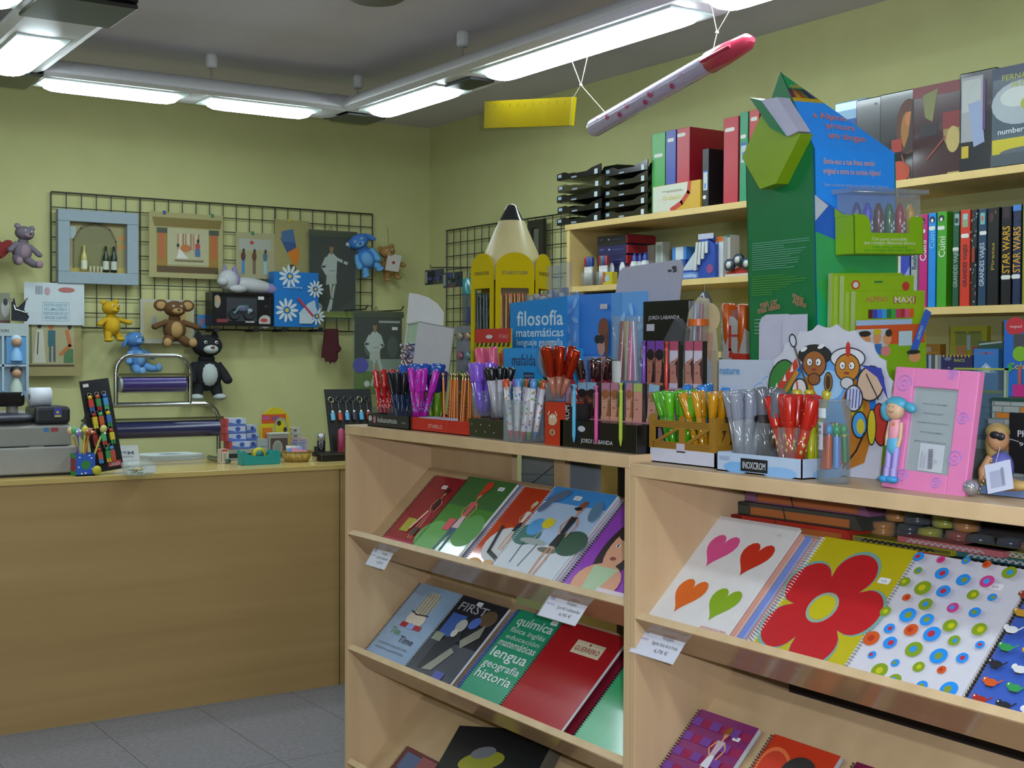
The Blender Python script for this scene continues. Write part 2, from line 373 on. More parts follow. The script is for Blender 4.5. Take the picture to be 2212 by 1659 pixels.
def notebook(label, M, w, h, t, cover, art, wire, group, glossy=.25, price=None, pages='#d5d4d0', closed=False):
    T = thing('spiral_notebook', label, 'notebook', M=M, group=group)
    b = B(); b.box(.006, 0, .0008, w, h, t-.0008, mat(pages, .8)); b.obj('pages', T)
    b = B(); b.box(.004, -.001, t-.0008, w+.001, h+.001, t, mat(cover, glossy, coat=.3)); b.box(.004, -.001, 0, w+.001, h+.001, .0008, mat('#8a8a88', .6))
    b.art([tuple(i) for i in art], Matrix.Translation((.004, 0, t)), w-.003, h)
    if price:
        x, y = price; b.art([('p', [(x-.06, y-.015), (x-.05, y-.025), (x+.05, y-.025), (x+.06, y-.015), (x+.06, y+.015), (x+.05, y+.025), (x-.05, y+.025), (x-.06, y+.015)], '#dedede'), ('t', '4,95', x, y-.012, .018, '#8f8f98')], Matrix.Translation((.004, 0, t+.004*.9)) if 0 else Matrix.Translation((.004, 0, t+.0025*0+.0035*0+.001)), w-.003, h)
    b.obj('cover', T)
    k = (round(w, 3), round(h, 3), round(t, 4), wire)
    if k not in _nb:
        n = int(h/.0062); r = t*.5+.003; pts = []
        for i in range(n):
            y = .005+(h-.01)*i/(n-1)
            for j in range(7):
                q = 2*PI*j/7+PI*.1; pts.append((.003+r*math.cos(q)*.95, y+.0035*j/7, t/2+r*math.sin(q)))
        b = B(); b.tube(pts, .00085, mat(wire, .3, .5 if wire != '#d9d9dd' else 0), 4, caps=False); o = b.obj('spiral_binding', T); _nb[k] = o.data
    else:
        o = bpy.data.objects.new('spiral_binding', _nb[k]); COL.objects.link(o); o.parent = T
    return T
def onslope(y0, zl, x, n, y=.017, rot=0):
    return Matrix.Translation((1.6, y0, 0)) @ Matrix.Rotation(RX, 4, 'Z') @ slope(zl) @ Matrix.Translation((x, y, n)) @ Matrix.Rotation(R(rot), 4, 'Z')
GU, GL, GR, GB = 'notebooks on the upper slanted shelf of the left unit', 'notebooks on the lower slanted shelf of the left unit', 'notebooks on the upper slanted shelf of the right unit', 'notebooks on the bottom shelf of the right unit'
W, H, T0, FL = .222, .252, .008, -.0555
LU = lambda x, n, rot=0: onslope(3.22, .957, x, FL+n, .018, rot)
LL = lambda x, n, rot=0: onslope(3.22, .643, x, FL+n, .018, rot)
RU = lambda x, n, rot=0: onslope(1.983, .938, x, FL+n, .018, rot)
RL = lambda x, n, rot=0: onslope(1.983, .626, x, FL+n, .018, rot)
# left unit, upper shelf
notebook('dark red notebook at the left end of the upper shelf, drawn woman with shopping bags', LU(.102, .002), W, H, T0, '#92182a',
  [('r', 0, 0, 1, .12, '#b02b48'), *woman(.55, .16, .72, '#2b1a1a', '#232326', '#b03a44', ar=.85), ('r', .22, .22, .42, .4, '#a8a02c'), ('r', .5, .2, .62, .3, '#3b3a2c'), ('l', [(.42, .28), (.5, .52)], .04, '#d9bb9c')], '#5a1a22', GU, price=(.42, .86))
for k in range(2):
    notebook(('lower', 'upper')[k]+' of two lilac paged notebooks under the green woman notebook', LU(.300+.012*k, .002+.0085*k), W+.008*k, H+.012-.006*k, T0, '#8c8a9c', [], '#3a3a3a', GU, pages='#b8aecb')
notebook('green notebook showing a drawn woman with red hair and flowered top', LU(.304, .021), W+.002, H, T0, '#4d8a3c',
  [('r', 0, .62, 1, 1, '#3c6a34'), ('e', .2, .2, .3, .2, '#5fa04a'), ('e', .8, .35, .25, .2, '#549345'), *woman(.52, .04, .86, '#c1371f', '#cf5a62', '#cdb0b4', legs='#3e5a78', pants=True, ar=.85), ('r', .3, .3, .45, .45, '#d0525c'), ('e', .54, .9, .08, .07, '#c83c1e')], '#3a3a3a', GU, price=(.8, .9))
notebook('orange notebook with a blond drawn woman, partly under the blue one', LU(.546, .012), W, H, T0, '#c2441a',
  [('r', 0, .55, 1, 1, '#b33312'), ('e', .45, .3, .34, .22, '#c9c9c9'), *woman(.45, .25, .62, '#c9bd93', '#d9d0c8', '#26262a', ar=.9), ('l', [(.2, .5), (.3, .2), (.6, .12)], .05, '#1f1f22'), ('e', .2, .05, .12, .05, '#cf9a50'), ('e', .45, .06, .1, .05, '#d0a05c')], '#d9d9dd', GU)
for k in range(3):
    notebook(('lowest', 'middle', 'topmost')[k]+' of three white and lilac notebooks stacked under the blue cafe notebook', LU(.70-.002*k, .002+.0085*k, 0), W+.016-.003*k, H+.014-.004*k, T0, '#b9b3c6', [], '#2c2c30', GU, pages='#cbbfca')
notebook('light blue and white notebook with a drawn woman in black at a cafe table', LU(.692, .029), W+.018, H+.004, T0, '#a9bfda',
  [('r', 0, .82, 1, 1, '#3b86c8'), ('r', 0, 0, 1, .36, '#c7ccd2'), ('e', .15, .42, .22, .12, '#3f6f66'), ('e', .88, .42, .22, .14, '#33523f'), ('e', .2, .52, .13, .1, '#4e93c9'), ('e', .34, .58, .09, .06, '#d6c21c'), ('l', [(.33, .52), (.3, .38)], .02, '#9a9a9a'),
   ('e', .33, .36, .22, .035, '#95a09b'), ('l', [(.2, .34), (.22, .1)], .012, '#333'), ('l', [(.42, .34), (.38, .08)], .012, '#333'), ('e', .62, .3, .15, .03, '#6a6a5c'),
   *woman(.66, .04, .86, '#8a4a2c', '#1f2024', '#1c1c20', ar=.8), ('e', .2, .88, .16, .06, '#5a6a84', 30), ('e', .1, .76, .1, .05, '#5a6a84', 60), ('e', .9, .78, .08, .12, '#5a7a94', 20), ('e', .63, .78, .06, .02, '#17181c')], '#d9d9dd', GU, glossy=.18, price=(.48, .9))
for k in range(2):
    notebook(('lower', 'upper')[k]+' of two pink spined notebooks under the purple portrait notebook', LU(.944+.006*k, .002+.0085*k), .23, H-.004*k, T0, '#cf9fb4', [], '#1d1d20', GU, pages='#d9a9b9')
notebook('purple glitter notebook with a drawn portrait of a dark haired woman', LU(.960, .024), .235, H, T0, '#8e3fae',
  [*face(.42, .5, .62, '#d49a78', '#2a1a1e', ar=.95), ('e', .42, .12, .32, .2, '#d49a78'), ('p', [(.25, .28), (.6, .28), (.5, .02), (.3, .02)], '#a8c09a'), ('r', .5, .04, .95, .08, '#d8c8cc'), ('e', .8, .9, .3, .06, '#c98b62'), ('e', .75, .97, .35, .05, '#231a1c')], '#1d1d20', GU)
# left unit, lower shelf
notebook('pale blue notebook with a printed basket of toys and the words Tea Time', LL(.034, .012), W, H, T0, '#8fa9c6',
  [('p', [(.36, .62), (.64, .62), (.68, .84), (.6, .93), (.42, .93), (.34, .84)], '#b8b09a'), *[('l', [(.36+.07*i, .62), (.36+.07*i, .9)], .008, '#4a4436') for i in range(5)], ('e', .42, .57, .12, .08, '#d8cbb8'), ('e', .6, .56, .12, .08, '#d8cbb8'), ('l', [(.3, .65), (.45, .62), (.7, .64)], .02, '#33302c'), ('r', .28, .44, .76, .5, '#a3232e'), ('r', .44, .43, .6, .5, '#8c9fd0'), ('t', 'Tea', .3, .33, .08, '#5a8f4a', {'w': .24}), ('t', 'Time', .66, .26, .08, '#30343c', {'w': .34}), ('t', 'a perfect day for tea', .48, .18, .03, '#6a7480', {'w': .7}), ('t', 'with all my good friends', .48, .12, .03, '#6a7480', {'w': .7})], '#26303c', GL)
notebook('dark blue notebook with grey lettering FIRST over a drawn soccer scene', LL(.262, .013), W, H, T0, '#23262e',
  [('r', 0, 0, 1, .45, '#3a3f48'), ('r', .08, .5, .4, .78, '#3c5fa8'), ('t', 'FIRST', .4, .83, .1, '#9a9aa0', {'w': .6}), ('e', .8, .82, .16, .1, '#5f4a34'), ('e', .62, .73, .1, .07, '#4a68b8', 30), ('p', [(.2, .4), (.5, .62), (.6, .5), (.42, .3), (.35, .1), (.2, .08)], '#20242c'), ('e', .42, .66, .1, .08, '#b6b3ac'), ('p', [(.6, .5), (.85, .75), (.9, .6), (.7, .42)], '#8a8878'), ('p', [(.3, .08), (.55, .4), (.66, .36), (.5, .1)], '#8f8d80'), ('r', .05, .42, .25, .52, '#8a9080'), ('e', .4, .56, .06, .05, '#d0cdc4'), ('r', .6, .03, .8, .12, '#4a50a0')], '#26303c', GL, price=(.45, .95))
for k in range(3):
    notebook(('leftmost and lowest', 'middle', 'rightmost and topmost')[k]+' of three blue wire notebooks fanned left of the green lettered one', LL(.495+.016*k, .001+.0085*k), W, H+.004, T0, '#4a5fb8', [], '#7f93e0', GL, pages='#b9bfe0')
notebook('green notebook covered in white handwritten school subjects', LL(.545, .0265), W, H, T0, '#1e8f68',
  [('t', 'química', .44, .84, .1, '#c9cfcc', {'w': .68}), ('t', 'física inglés', .43, .75, .055, '#b9c4be', {'w': .66}), ('t', 'educación', .43, .67, .05, '#b0bfb8', {'w': .64}), ('t', 'matemáticas', .42, .58, .08, '#c9cfcc', {'w': .7}), ('t', 'lengua', .41, .45, .11, '#d2d6d4', {'w': .68}), ('t', 'geografía', .42, .33, .08, '#c9cfcc', {'w': .7}), ('t', 'historia', .42, .2, .1, '#d2d6d4', {'w': .68})], '#3a3a48', GL, price=(.72, .96))
for k in range(2):
    notebook(('lower', 'upper')[k]+' of two dark wired notebooks under the red one with the cream label', LL(.742+.012*k, .001+.0085*k), W+.012, H, T0, '#7a1c2a', [], '#3a2c48', GL, pages='#c9a590')
notebook('shiny red notebook with a cream name label', LL(.738, .0335), W+.016, H+.002, T0, '#a3151e',
  [('r', .38, .72, .82, .86, '#cfc0a0'), ('t', 'GUERRERO', .6, .755, .05, '#8c2a2a', {'w': .38}), ('e', .6, .835, .015, .015, '#8c2a2a')], '#5a1a26', GL, glossy=.16)
for k in range(2):
    notebook(('lower', 'upper')[k]+' of two violet wired notebooks under the plain mint green one', LL(.985+.008*k, .001+.0085*k), .21, H, T0, '#6a55b0', [], '#5a48a0', GL, pages='#cdb8c8')
notebook('plain mint green notebook at the right end of the lower shelf', LL(1.005, .022), .205, H, T0, '#2f9a60', [], '#1c1c22', GL)
# right unit, upper shelf
HEARTS = [heart(.31, .71, .36, '#c8447e', .1), heart(.74, .69, .36, '#b8260e', .1), heart(.32, .28, .36, '#cb5c14', .1), heart(.745, .27, .34, '#7a9c12', .1), ('t', '3,45', .84, .9, .018, '#9a9a9a'), ('t', 'AGATHA RUIZ DE LA PRADA', .84, .035, .018, '#c04a30', {'w': .3})]
for k, c in enumerate(('#c78f80', '#6f86c8', '#c98a74')):
    notebook(['salmon edged notebook at the bottom of the hearts stack', 'blue edged notebook second from below in the hearts stack', 'salmon edged notebook just under the hearts notebook'][k], RU(.036-.012*k, .001+.0085*k), .232, .268-.004*k, T0, c, [], '#d9d9dd', GR, pages=('#d0bcae', '#98a2c8', '#cfa898')[k])
notebook('white notebook with four coloured hearts, pink red orange and green', RU(.003, .0265), .232, .268, T0, '#cfcdcb', HEARTS, '#d9d9dd', GR, glossy=.5)
for k in range(3):
    notebook(('leftmost and lowest', 'middle', 'rightmost and topmost')[k]+' of three white wired notebooks fanned left of the flower notebook', RU(.262+.013*k, .001+.0085*k), .21, .262, T0, '#c9c9cd', [], '#d9d9dd', GR, pages='#c6c6cc')
def flower(r, d, c):
    r, d = d, r
    P = []
    for i in range(100):
        q = 2*PI*i/100; f = abs(math.cos(2.5*(q-R(76)))); P.append((.47+(d+r*f**.42)*math.cos(q), .42+(d+r*f**.42)*math.sin(q)*.86))
    return ('p', P, c)
notebook('yellow notebook with one huge red flower outlined in grey green', RU(.300, .0265), .213, .258, T0, '#b5a808',
  [flower(.26, .345, '#6f9c90'), flower(.26, .31, '#b3141c'), ('e', .46, .42, .15, .13, '#8aa08a'), ('e', .46, .42, .12, .105, '#b8ac08')], '#d9d9dd', GR, glossy=.5, price=(.88, .72))
random.seed(21); DOTS = []; pal = [('#1f86d8', '#7a8c2c'), ('#c23a80', '#b82a4c'), ('#7a9418', '#b8b410'), ('#c4501c', '#b03014'), ('#c23a80', '#3a90d8'), ('#1f86d8', '#b02a40'), ('#7a9418', '#2f8ac8'), ('#1f86d8', '#7a8c2c')]
for j in range(9):
    for i in range(5):
        x, y = (i+.5+(.5 if j % 2 else 0)-.2)/5+random.uniform(-.03, .03), (j+.5)/9+random.uniform(-.02, .02); r = random.choice((.036, .046, .056, .068)); a, c = random.choice(pal)
        if r/1.3 < x < 1-r/1.2: DOTS += [('e', x, y, r, r*.83, a), ('e', x+random.uniform(-.01, .01), y, r*.45, r*.38, c)]
notebook('white notebook with many coloured dots', RU(.513, .022), .225, .258, T0, '#c6c4ca', DOTS, '#8c8478', GR, glossy=.5, price=(.78, .84))
CR_ = []
for j in range(8):
    for i in range(5):
        x, y = .1+.19*i+.02*(j % 2), .06+.115*j; c = ('#9a2a1c', '#c4521c', '#23242a', '#2f8a4a', '#c8c8c8', '#b8882a', '#8a3a2a')[(i*2+j) % 7]
        CR_ += [('e', x, y, .05, .026, c), ('e', x-.05, y+.012, .022, .02, c), ('l', [(x+.045, y), (x+.075, y+.03)], .012, c), ('e', x-.056, y+.016, .006, .006, '#e8e8e8'), ('l', [(x-.02, y-.03), (x+.03, y-.03)], .01, '#1b1b20')]
for k in range(2): notebook(('lower', 'upper')[k]+' of two violet wired notebooks under the blue animal notebook', RU(.735+.004*k, .001+.0085*k), .22, H, T0, '#8a80b8', [], '#6a5a50', GR, pages='#b4aacb')
notebook('blue notebook printed with rows of little cats, cut by the right edge', RU(.744, .0205), .22, .258, T0, '#3656a8', CR_, '#6a5a50', GR, glossy=.45)
notebook('notebook at the far end of the upper shelf, outside the photo', RU(1.0, .01), .22, .25, T0, '#b8a83a', [], '#6a5a50', GR)
# right unit, bottom shelf
h5 = .178
ST = [('r', 0, .2*i, 1, .2*i+.1, '#8c1c4a') for i in range(5)]+[('r', .33*i, .2*j, .33*i+.16, .2*j+.1, '#6a3a8a') for i in range(3) for j in range(5)]
notebook('violet and crimson striped notebook with a drawn woman, bottom shelf', RL(.022, .01), .165, h5, .012, '#7a2a62', [*ST, *woman(.6, .06, .86, '#8a4a26', '#b5a0a8', '#c9c9cf', ar=.9, lean=.08)], '#4a1230', GB, price=(.8, .8), pages='#bcb9bd')
notebook('orange red notebook with a curly haired woman, bottom shelf', RL(.226, .01), .165, h5, .012, '#b8341a', [('e', .3, .55, .26, .36, '#d06434', 30), ('e', .3, .55, .22, .31, '#b8341a', 30), ('e', .4, .3, .16, .3, '#d06434', 40), *face(.62, .42, .5, '#b87848', '#2a2422'), ('e', .62, .66, .24, .2, '#2a2624')], '#4a1230', GB, price=(.86, .3), pages='#bcb9bd')
notebook('plum coloured notebook cut by the bottom edge of the photo', RL(.425, .01), .165, h5, .012, '#6a1a3a', [*woman(.5, .1, .8, '#2a1a1a', '#8a3a5a', '#3a2a3a')], '#4a1230', GB)
# price cards clipped to the shelf lips
def pricecard(label, y0, zl, px0, px1, rows, tilt, w, h):
    xl = y0-atX((px0+px1)/2, 1300 if zl < .95 else 1200, 1.6).y
    Mx = Matrix.Translation((1.6, y0, 0)) @ Matrix.Rotation(RX, 4, 'Z') @ Matrix.Translation((tilt[1], tilt[2], tilt[3])) @ Matrix.Rotation(R(tilt[0]), 4, 'X') @ Matrix.Rotation(R(90-90), 4, 'X')
    T = thing('price_card', label, 'price card', M=Mx, group='paper price cards on the shelf lips')
    b = B(); b.box(0, 0, -.0006, w, h, 0, mat('#cfcfdc', .5)); S = Matrix.Translation((0, 0, 0))
    it = [('t', s_, .64, .82-.17*i, .085, '#3c3c48', {'w': min(.58, .05*len(s_))}) for i, s_ in enumerate(rows)]
    it += [*[('r', .07+.045*i, .5, .09+.045*i, .85, '#6a6a90') for i in range(3)], ('e', .27, .72, .05, .1, '#b06a70'), ('e', .27, .72, .03, .06, '#cfcfdc'), ('t', 'Papelería', .16, .36, .05, '#8a8aa8', {'w': .2})]
    b.art(it, S, w, h); b.obj('card', T)
    b = B(); b.box(-.002, -.002, .0012, w+.002, h+.004, .0017, mat('#ffffff', .06, trans=.88)); b.obj('clear_pocket', T)
C1 = ('Cuadernos Folio', 'Microperforados 120', 'hojas', 'Jordi Labanda', '6,95 €')
pricecard('small white price card at the left of the upper lip of the left unit', 3.22, .957, 843, 918, C1, (56, .125, -.001, .888), .105, .068+.012)
pricecard('white price card on the right part of the upper lip of the left unit', 3.22, .957, 1175, 1310, C1, (50, .930, -.004, .890), .135, .085)
pricecard('white price card below the hearts notebook on the right unit', 1.983, .938, 1370, 1500, ('Cuadernos Folio', 'Microperforados 120', 'hojas', 'Agatha Ruiz de la Prada', '6,78 €'), (50, .006, -.004, .872), .128, .088)
# dark albums lying on the lowest slanted shelf of the left unit
for k in range(4):
    b = B(); b.box(0, 0, 0, .36, .22, .013, mat('#15171b', .35)); b.box(.004, .004, .001, .362, .216, .012, mat('#5a5548', .8))
    if k == 3: b.art([('e', .42, .55, .22, .13, '#8c8a1c', 8), ('e', .40, .66, .12, .08, '#6a6a70', 8), ('r', .12, .25, .22, .29, '#9a9aa0'), ('p', [(.5, .1), (.95, .1), (.98, .3)], '#8c8a1c')], TOPF(.013), .36, .22)
    b.obj('photo_album', M=onslope(3.22, .329, .375+.006*k, -.0555+.0135*k, .02-.003*k, 14), label=['dark album, lowest of the four in the left unit', 'dark album, second from below in the left unit', 'dark album, third from below in the left unit', 'dark album with a yellow curve, topmost of the stack in the left unit'][k], cat='album', group='dark albums under the lower shelf')
notebook('dark red and blue notebook with its top edge at the bottom of the photo', onslope(3.22, .329, .14, -.05, .0), .19, .125, .010, '#5a2026', [('r', .1, .5, .5, .9, '#4a5a7a'), ('r', .5, .6, .9, .95, '#8a4a4a')], '#23202a', 'notebooks on the lowest slanted shelf', price=None)
# ------------------------------------------------------------------ back wall
def rectY(l, t, r, b_, Y):
    a, c = atY(l, (t+b_)/2, Y), atY(r, (t+b_)/2, Y); m = (l+r)/2
    return a.x, atY(m, b_, Y).z, c.x, atY(m, t, Y).z
WIRE = mat('#23251f', .45)
def grid(name, label, M, nx, nz, c, heavy=()):
    t = thing(name, label, 'wire grid', M=M)
    for i in range(nx+1):
        r = .0042 if i in heavy else .0026
        B().tube([(i*c, 0, 0), (i*c, 0, nz*c)], r, WIRE, 5).obj('upright_wire', t)
    for j in range(nz+1): B().tube([(0, -.005, j*c), (nx*c, -.005, j*c)], .0042 if j in (0, nz) else .0026, WIRE, 5).obj('cross_wire', t)
    return t
grid('wire_grid', 'wide black wire grid on the back wall carrying pictures and soft toys', Matrix.Translation((1.692, 6.632, 1.567)), 24, 9, .07395, (0, 6, 16, 24))
grid('wire_grid', 'black wire grid on the right wall behind the giant pencil display', Matrix.Translation((3.832, 6.42, 1.33)) @ Matrix.Rotation(RX, 4, 'Z'), 20, 11, .074, (0, 20))
FRM = mat('#8797a0', .5)
def frame(b, w, h, t, d, m, bev=0, y=0):
    b.box(0, y, 0, w, y+d, t, m); b.box(0, y, h-t, w, y+d, h, m); b.box(0, y, t, t, y+d, h-t, m); b.box(w-t, y, t, w, y+d, h-t, m); return b
# wine cellar picture
x0, z0, x1, z1 = rectY(125, 456, 299, 614, 6.58); w, h = x1-x0, z1-z0
t = thing('framed_picture', 'grey blue box frame with wine bottles in an arched niche, hung on the wire grid', 'picture', (x0, 6.575, z0))
frame(B(), w, h, .058, .045, FRM).obj('frame', t, bev=.003)
b = B(); b.box(.05, .038, .05, w-.05, .043, h-.05, '#8c8352')
b.art([('r', .13, .13, .87, .24, '#a39448'), ('e', .48, .55, .27, .32, '#6c6b43'), ('r', .22, .22, .74, .56, '#6f6e44'), ('r', .16, .62, .24, .78, '#93a4a4'), ('r', .78, .5, .85, .56, '#b0762c'), ('r', .78, .62, .85, .68, '#b0762c'), ('l', [(.21, .22), (.21, .6), (.3, .76), (.48, .84), (.66, .76), (.74, .6), (.74, .22)], .02, '#5c4a28')], FRONT(.038), w, h)
b.obj('niche', t)
for u, c, gl in ((.33, '#b7ab63', '#c9ccb0'), (.60, '#23301f', '#b9bcae'), (.70, '#1c2c26', '#b4b8ac')):
    b = B(); k = .085; b.lathe([(0, 0), (.016, 0), (.016, .075), (.006, .1), (.006, .13), (0, .13)], mat(c, .2), 10, c=(w*u, .022, .062)); b.lathe([(.0165, .012), (.0165, .055)], gl, 10, c=(w*u, .022, .062)); b.obj('bottle', t)
b = B()
for i in range(4): b.tube([(w*(.41+.045*i), .026, .062), (w*(.41+.045*i), .026, .09), ], [.007, .009], mat('#a9aa88', .15), 8)
b.obj('glasses', t); b = B(); b.box(.05, .012, .05, w-.05, .038, .061, '#a0904a'); b.obj('shelf', t)
# papyrus sheets
def sheet(name, label, l, tp, r, bt, Y, bg, art, cat='papyrus', clips=(), th=.002, extra=None):
    x0, z0, x1, z1 = rectY(l, tp, r, bt, Y); w, h = x1-x0, z1-z0
    t = thing(name, label, cat, (x0, Y, z0)); b = B()
    n = 8; vs = []
    for i in range(n+1):
        for q in (0, 1): vs.append((w*i/n, th*.5*math.sin(i*1.7)*0, q*h))
    b.box(0, 0, 0, w, th, h, bg); b.art(art, FRONT(0), w, h); b.obj('sheet', t)
    for u, c in clips: c_ = B(); c_.box(w*u-.007, -.006, h-.012, w*u+.007, .004, h+.006, c); c_.obj('pin', t)
    return t
PAP = mat('#9c9668', .85)
sheet('papyrus', 'large papyrus picture with a gold temple doorway on the wire grid', 322, 461, 482, 601, 6.60, PAP,
  [('p', [(.07, .78), (.96, .78), (.98, .92), (.04, .92)], '#6f5f1c'), ('r', .1, .08, .93, .18, '#4f3a18'), ('r', .1, .18, .24, .76, '#8c6a20'), ('r', .8, .18, .93, .76, '#8c6a20'), ('r', .13, .3, .19, .7, '#a8542c'), ('r', .84, .3, .9, .7, '#a8542c'), ('r', .1, .68, .24, .76, '#3a4030'), ('r', .8, .68, .94, .76, '#3a4030'), ('r', .24, .2, .8, .76, '#a3a07c'),
   *[('l', [(.38+.035*i, .44), (.38+.035*i, .68)], .012, ('#a8523c', '#c9b9a0', '#7a3a30')[i % 3]) for i in range(9)], ('p', [(.36, .3), (.52, .3), (.4, .46)], '#c4c4ba'), ('e', .48, .46, .07, .06, '#a8642c'), ('e', .38, .5, .02, .03, '#2a2420'), ('r', .61, .34, .68, .46, '#3f5f8c'), ('e', .645, .5, .035, .05, '#9c3a34'), ('e', .65, .58, .02, .03, '#1c1a1a'), ('l', [(.34, .27), (.72, .27)], .02, '#6a5a3a')], clips=((.2, '#1f3a8c'), (.85, '#1f7a4a')))
sheet('papyrus', 'small papyrus with three painted standing figures between the wide papyrus and the blue profile', 510, 503, 594, 602, 6.605, mat('#9a9570', .85),
  [('r', .08, .62, .9, .86, '#9a9c90'), ('e', .4, .78, .05, .04, '#a8302c'), *[x for i, c in enumerate(('#4a2a24', '#5a3424', '#3a6a78')) for x in (('r', .14+.28*i, .1, .22+.28*i, .4, ('#3f78b0', '#6a5a4a', '#88b0b8')[i]), ('e', .18+.28*i, .48, .06, .1, c), ('e', .19+.28*i, .6, .03, .05, '#2a2422'))]], clips=((.42, '#1f7a4a'),))
sheet('papyrus', 'papyrus sheet with an abstract blue and orange shape left of the upper soccer poster', 594, 476, 668, 592, 6.602, mat('#918a58', .85),
  [('p', [(.15, .66), (.56, .7), (.62, .5), (.36, .38)], '#2f4a78'), ('p', [(.18, .78), (.52, .84), (.6, .58), (.2, .6)], '#3f6088'), ('p', [(.36, .4), (.68, .52), (.72, .3), (.58, .12), (.5, .2)], '#c0701a'), ('e', .5, .1, .12, .08, '#4a3c24')], clips=((.4, '#b0a030'),))
sheet('papyrus', 'papyrus with painted robed figures hanging below the white notice', 62, 695, 176, 812, 6.60, mat('#968c5e', .85),
  [('r', .02, .2, .86, .98, '#a09a74'), ('r', 0, .17, .86, .21, '#4a3a22'), ('p', [(.08, .24), (.32, .24), (.27, .86), (.15, .86)], '#b9b9a8'), ('l', [(.18, .8), (.16, .4)], .02, '#2c2c2c'), ('e', .2, .92, .04, .05, '#2a2420'), ('r', .36, .55, .5, .84, '#2f6068'), ('r', .38, .26, .42, .56, '#2f5a60'), ('r', .46, .26, .5, .56, '#4a4a60'), ('e', .42, .9, .05, .05, '#a8603a'), ('r', .66, .24, .84, .5, '#4a7048'), ('l', [(.6, .4), (.78, .56), (.72, .84)], .07, '#b06a34'), ('e', .77, .92, .04, .06, '#2a2420'), ('l', [(.04, .24), (.04, .96)], .03, '#5a6a4a')])
nt = sheet('wall_notice', 'white notice sheet with blue boxed lettering pinned at the lower left of the wire grid', 52, 611, 182, 702, 6.585, mat('#b9c4c8', .6),
  [('t', 'EXISTEN HOJAS DE', .52, .44, .07, '#5f93a8', {'w': .38}), ('t', 'RECLAMACIONES A', .52, .34, .07, '#5f93a8', {'w': .38}), ('t', 'DISPOSICIÓN DE LOS', .52, .24, .07, '#5f93a8', {'w': .4}), ('t', 'SEÑORES CLIENTES', .52, .14, .07, '#5f93a8', {'w': .38}),
   ('l', [(.3, .1), (.74, .1), (.74, .54), (.3, .54), (.3, .1)], .006, '#7aa8b8'), *[('r', .19+.03*i, .72, .205+.03*i, .92, '#6a6f7c') for i in range(4)], ('e', .38, .8, .05, .09, '#b08f98'), ('e', .7, .84, .14, .06, '#a8605c')], cat='notice')
sheet('art_print', 'cream card in a white mount hanging behind the brown soft toy', 303, 647, 419, 742, 6.60, mat('#a8a694', .7), [('r', .06, .1, .94, .92, '#aba372'), ('r', .7, .2, .85, .8, '#b09058'), ('e', .26, .5, .05, .12, '#8f948c')], cat='picture')
sheet('blue_card', 'tiny blue card with an orange mark hanging right of the brown soft toy', 427, 680, 448, 709, 6.60, '#3b7ab8', [('e', .45, .5, .24, .22, '#a8604a'), ('e', .45, .5, .1, .1, '#3b7ab8')], cat='card')
# posters in clear sleeves, hung from the grid and from a hook
def footballer(x, y, s, hair, pose=0):
    q = lambda u, v: (x+u*s, y+v*s)
    I = [('l', [q(-.02, .42), q(.02, .22), q(-.08, .02)], .07*s, '#c9c9c4'), ('l', [q(.02, .36), q(.03, .24)], .06*s, '#b08a4c')]
    if pose: I += [('l', [q(.1, .4), q(.2, .2), q(.3, .04)], .08*s, '#c2c4be'), ('l', [q(.26, .1), q(.36, .0)], .06*s, '#22252a')]
    else: I += [('l', [q(.08, .4), q(.02, .2), q(-.02, .05)], .05*s, '#c9c9c4')]
    I += [('p', [q(-.14, .4), q(.14, .42), q(.12, .56), q(-.12, .56)], '#c2c2bc'), ('p', [q(-.14, .54), q(.13, .54), q(.15, .8), q(.04, .86), q(-.05, .86), q(-.15, .78)], '#c9cac6'),
          ('l', [q(-.13, .78), q(-.22, .66), q(-.12, .56)], .08*s, '#c9cac6'), ('l', [q(.13, .78), q(.3, .74) if not pose else q(.2, .64), q(.4, .72) if not pose else q(.06, .58)], .07*s, '#c9cac6'),
          ('r', *q(-.03, .84), *q(.03, .9), '#a87448'), ('e', *q(0, .93), .05*s, .07*s, '#a87448'), ('e', *q(0, .98), .055*s, .035*s, hair), ('l', [q(-.05, .6), q(.1, .61)], .012*s, '#5a6a8a')]
    return I
def poster(label, l, tp, r, bt, Y, art, dz=0):
    x0, z0, x1, z1 = rectY(l, tp, r, bt, Y); w, h = x1-x0, z1-z0
    t = thing('soccer_poster', label, 'poster', (x0, Y, z0), group='soccer posters in clear sleeves')
    b = B(); b.box(0, 0, 0, w, .003, h, '#2b2c28'); b.art(art, FRONT(0), w, h); b.obj('print', t)
    b = B(); b.box(-.015, -.004, -.02, w+.015, -.003, h+.025, mat('#dfe8e4', .08, trans=.93))
    b.obj('clear_sleeve', t); b = B(); b.box(-.01, -.003, h, w+.01, .0, h+.035, '#4a4e3a'); b.tube([(w*.4, 0, h+.03), (w*.45, 0, h+.06), (w*.5, 0, h+.03)], .002, WIRE, 5); b.obj('hanging_rail', t)
poster('upper soccer poster, a player in white beside a white ball, on the wire grid', 670, 512, 768, 686, 6.56, [('r', 0, 0, 1, .08, '#7a8428'), ('r', 0, 0, 1, .04, '#8c9430'), ('p', [(.55, .08), (1, .08), (1, .26)], '#3a3b38'), *footballer(.46, .06, .86, '#2f2018'), ('e', .17, .12, .09, .06, '#b9bdb8'), ('r', .78, .9, .88, .94, '#d0d0d0')])
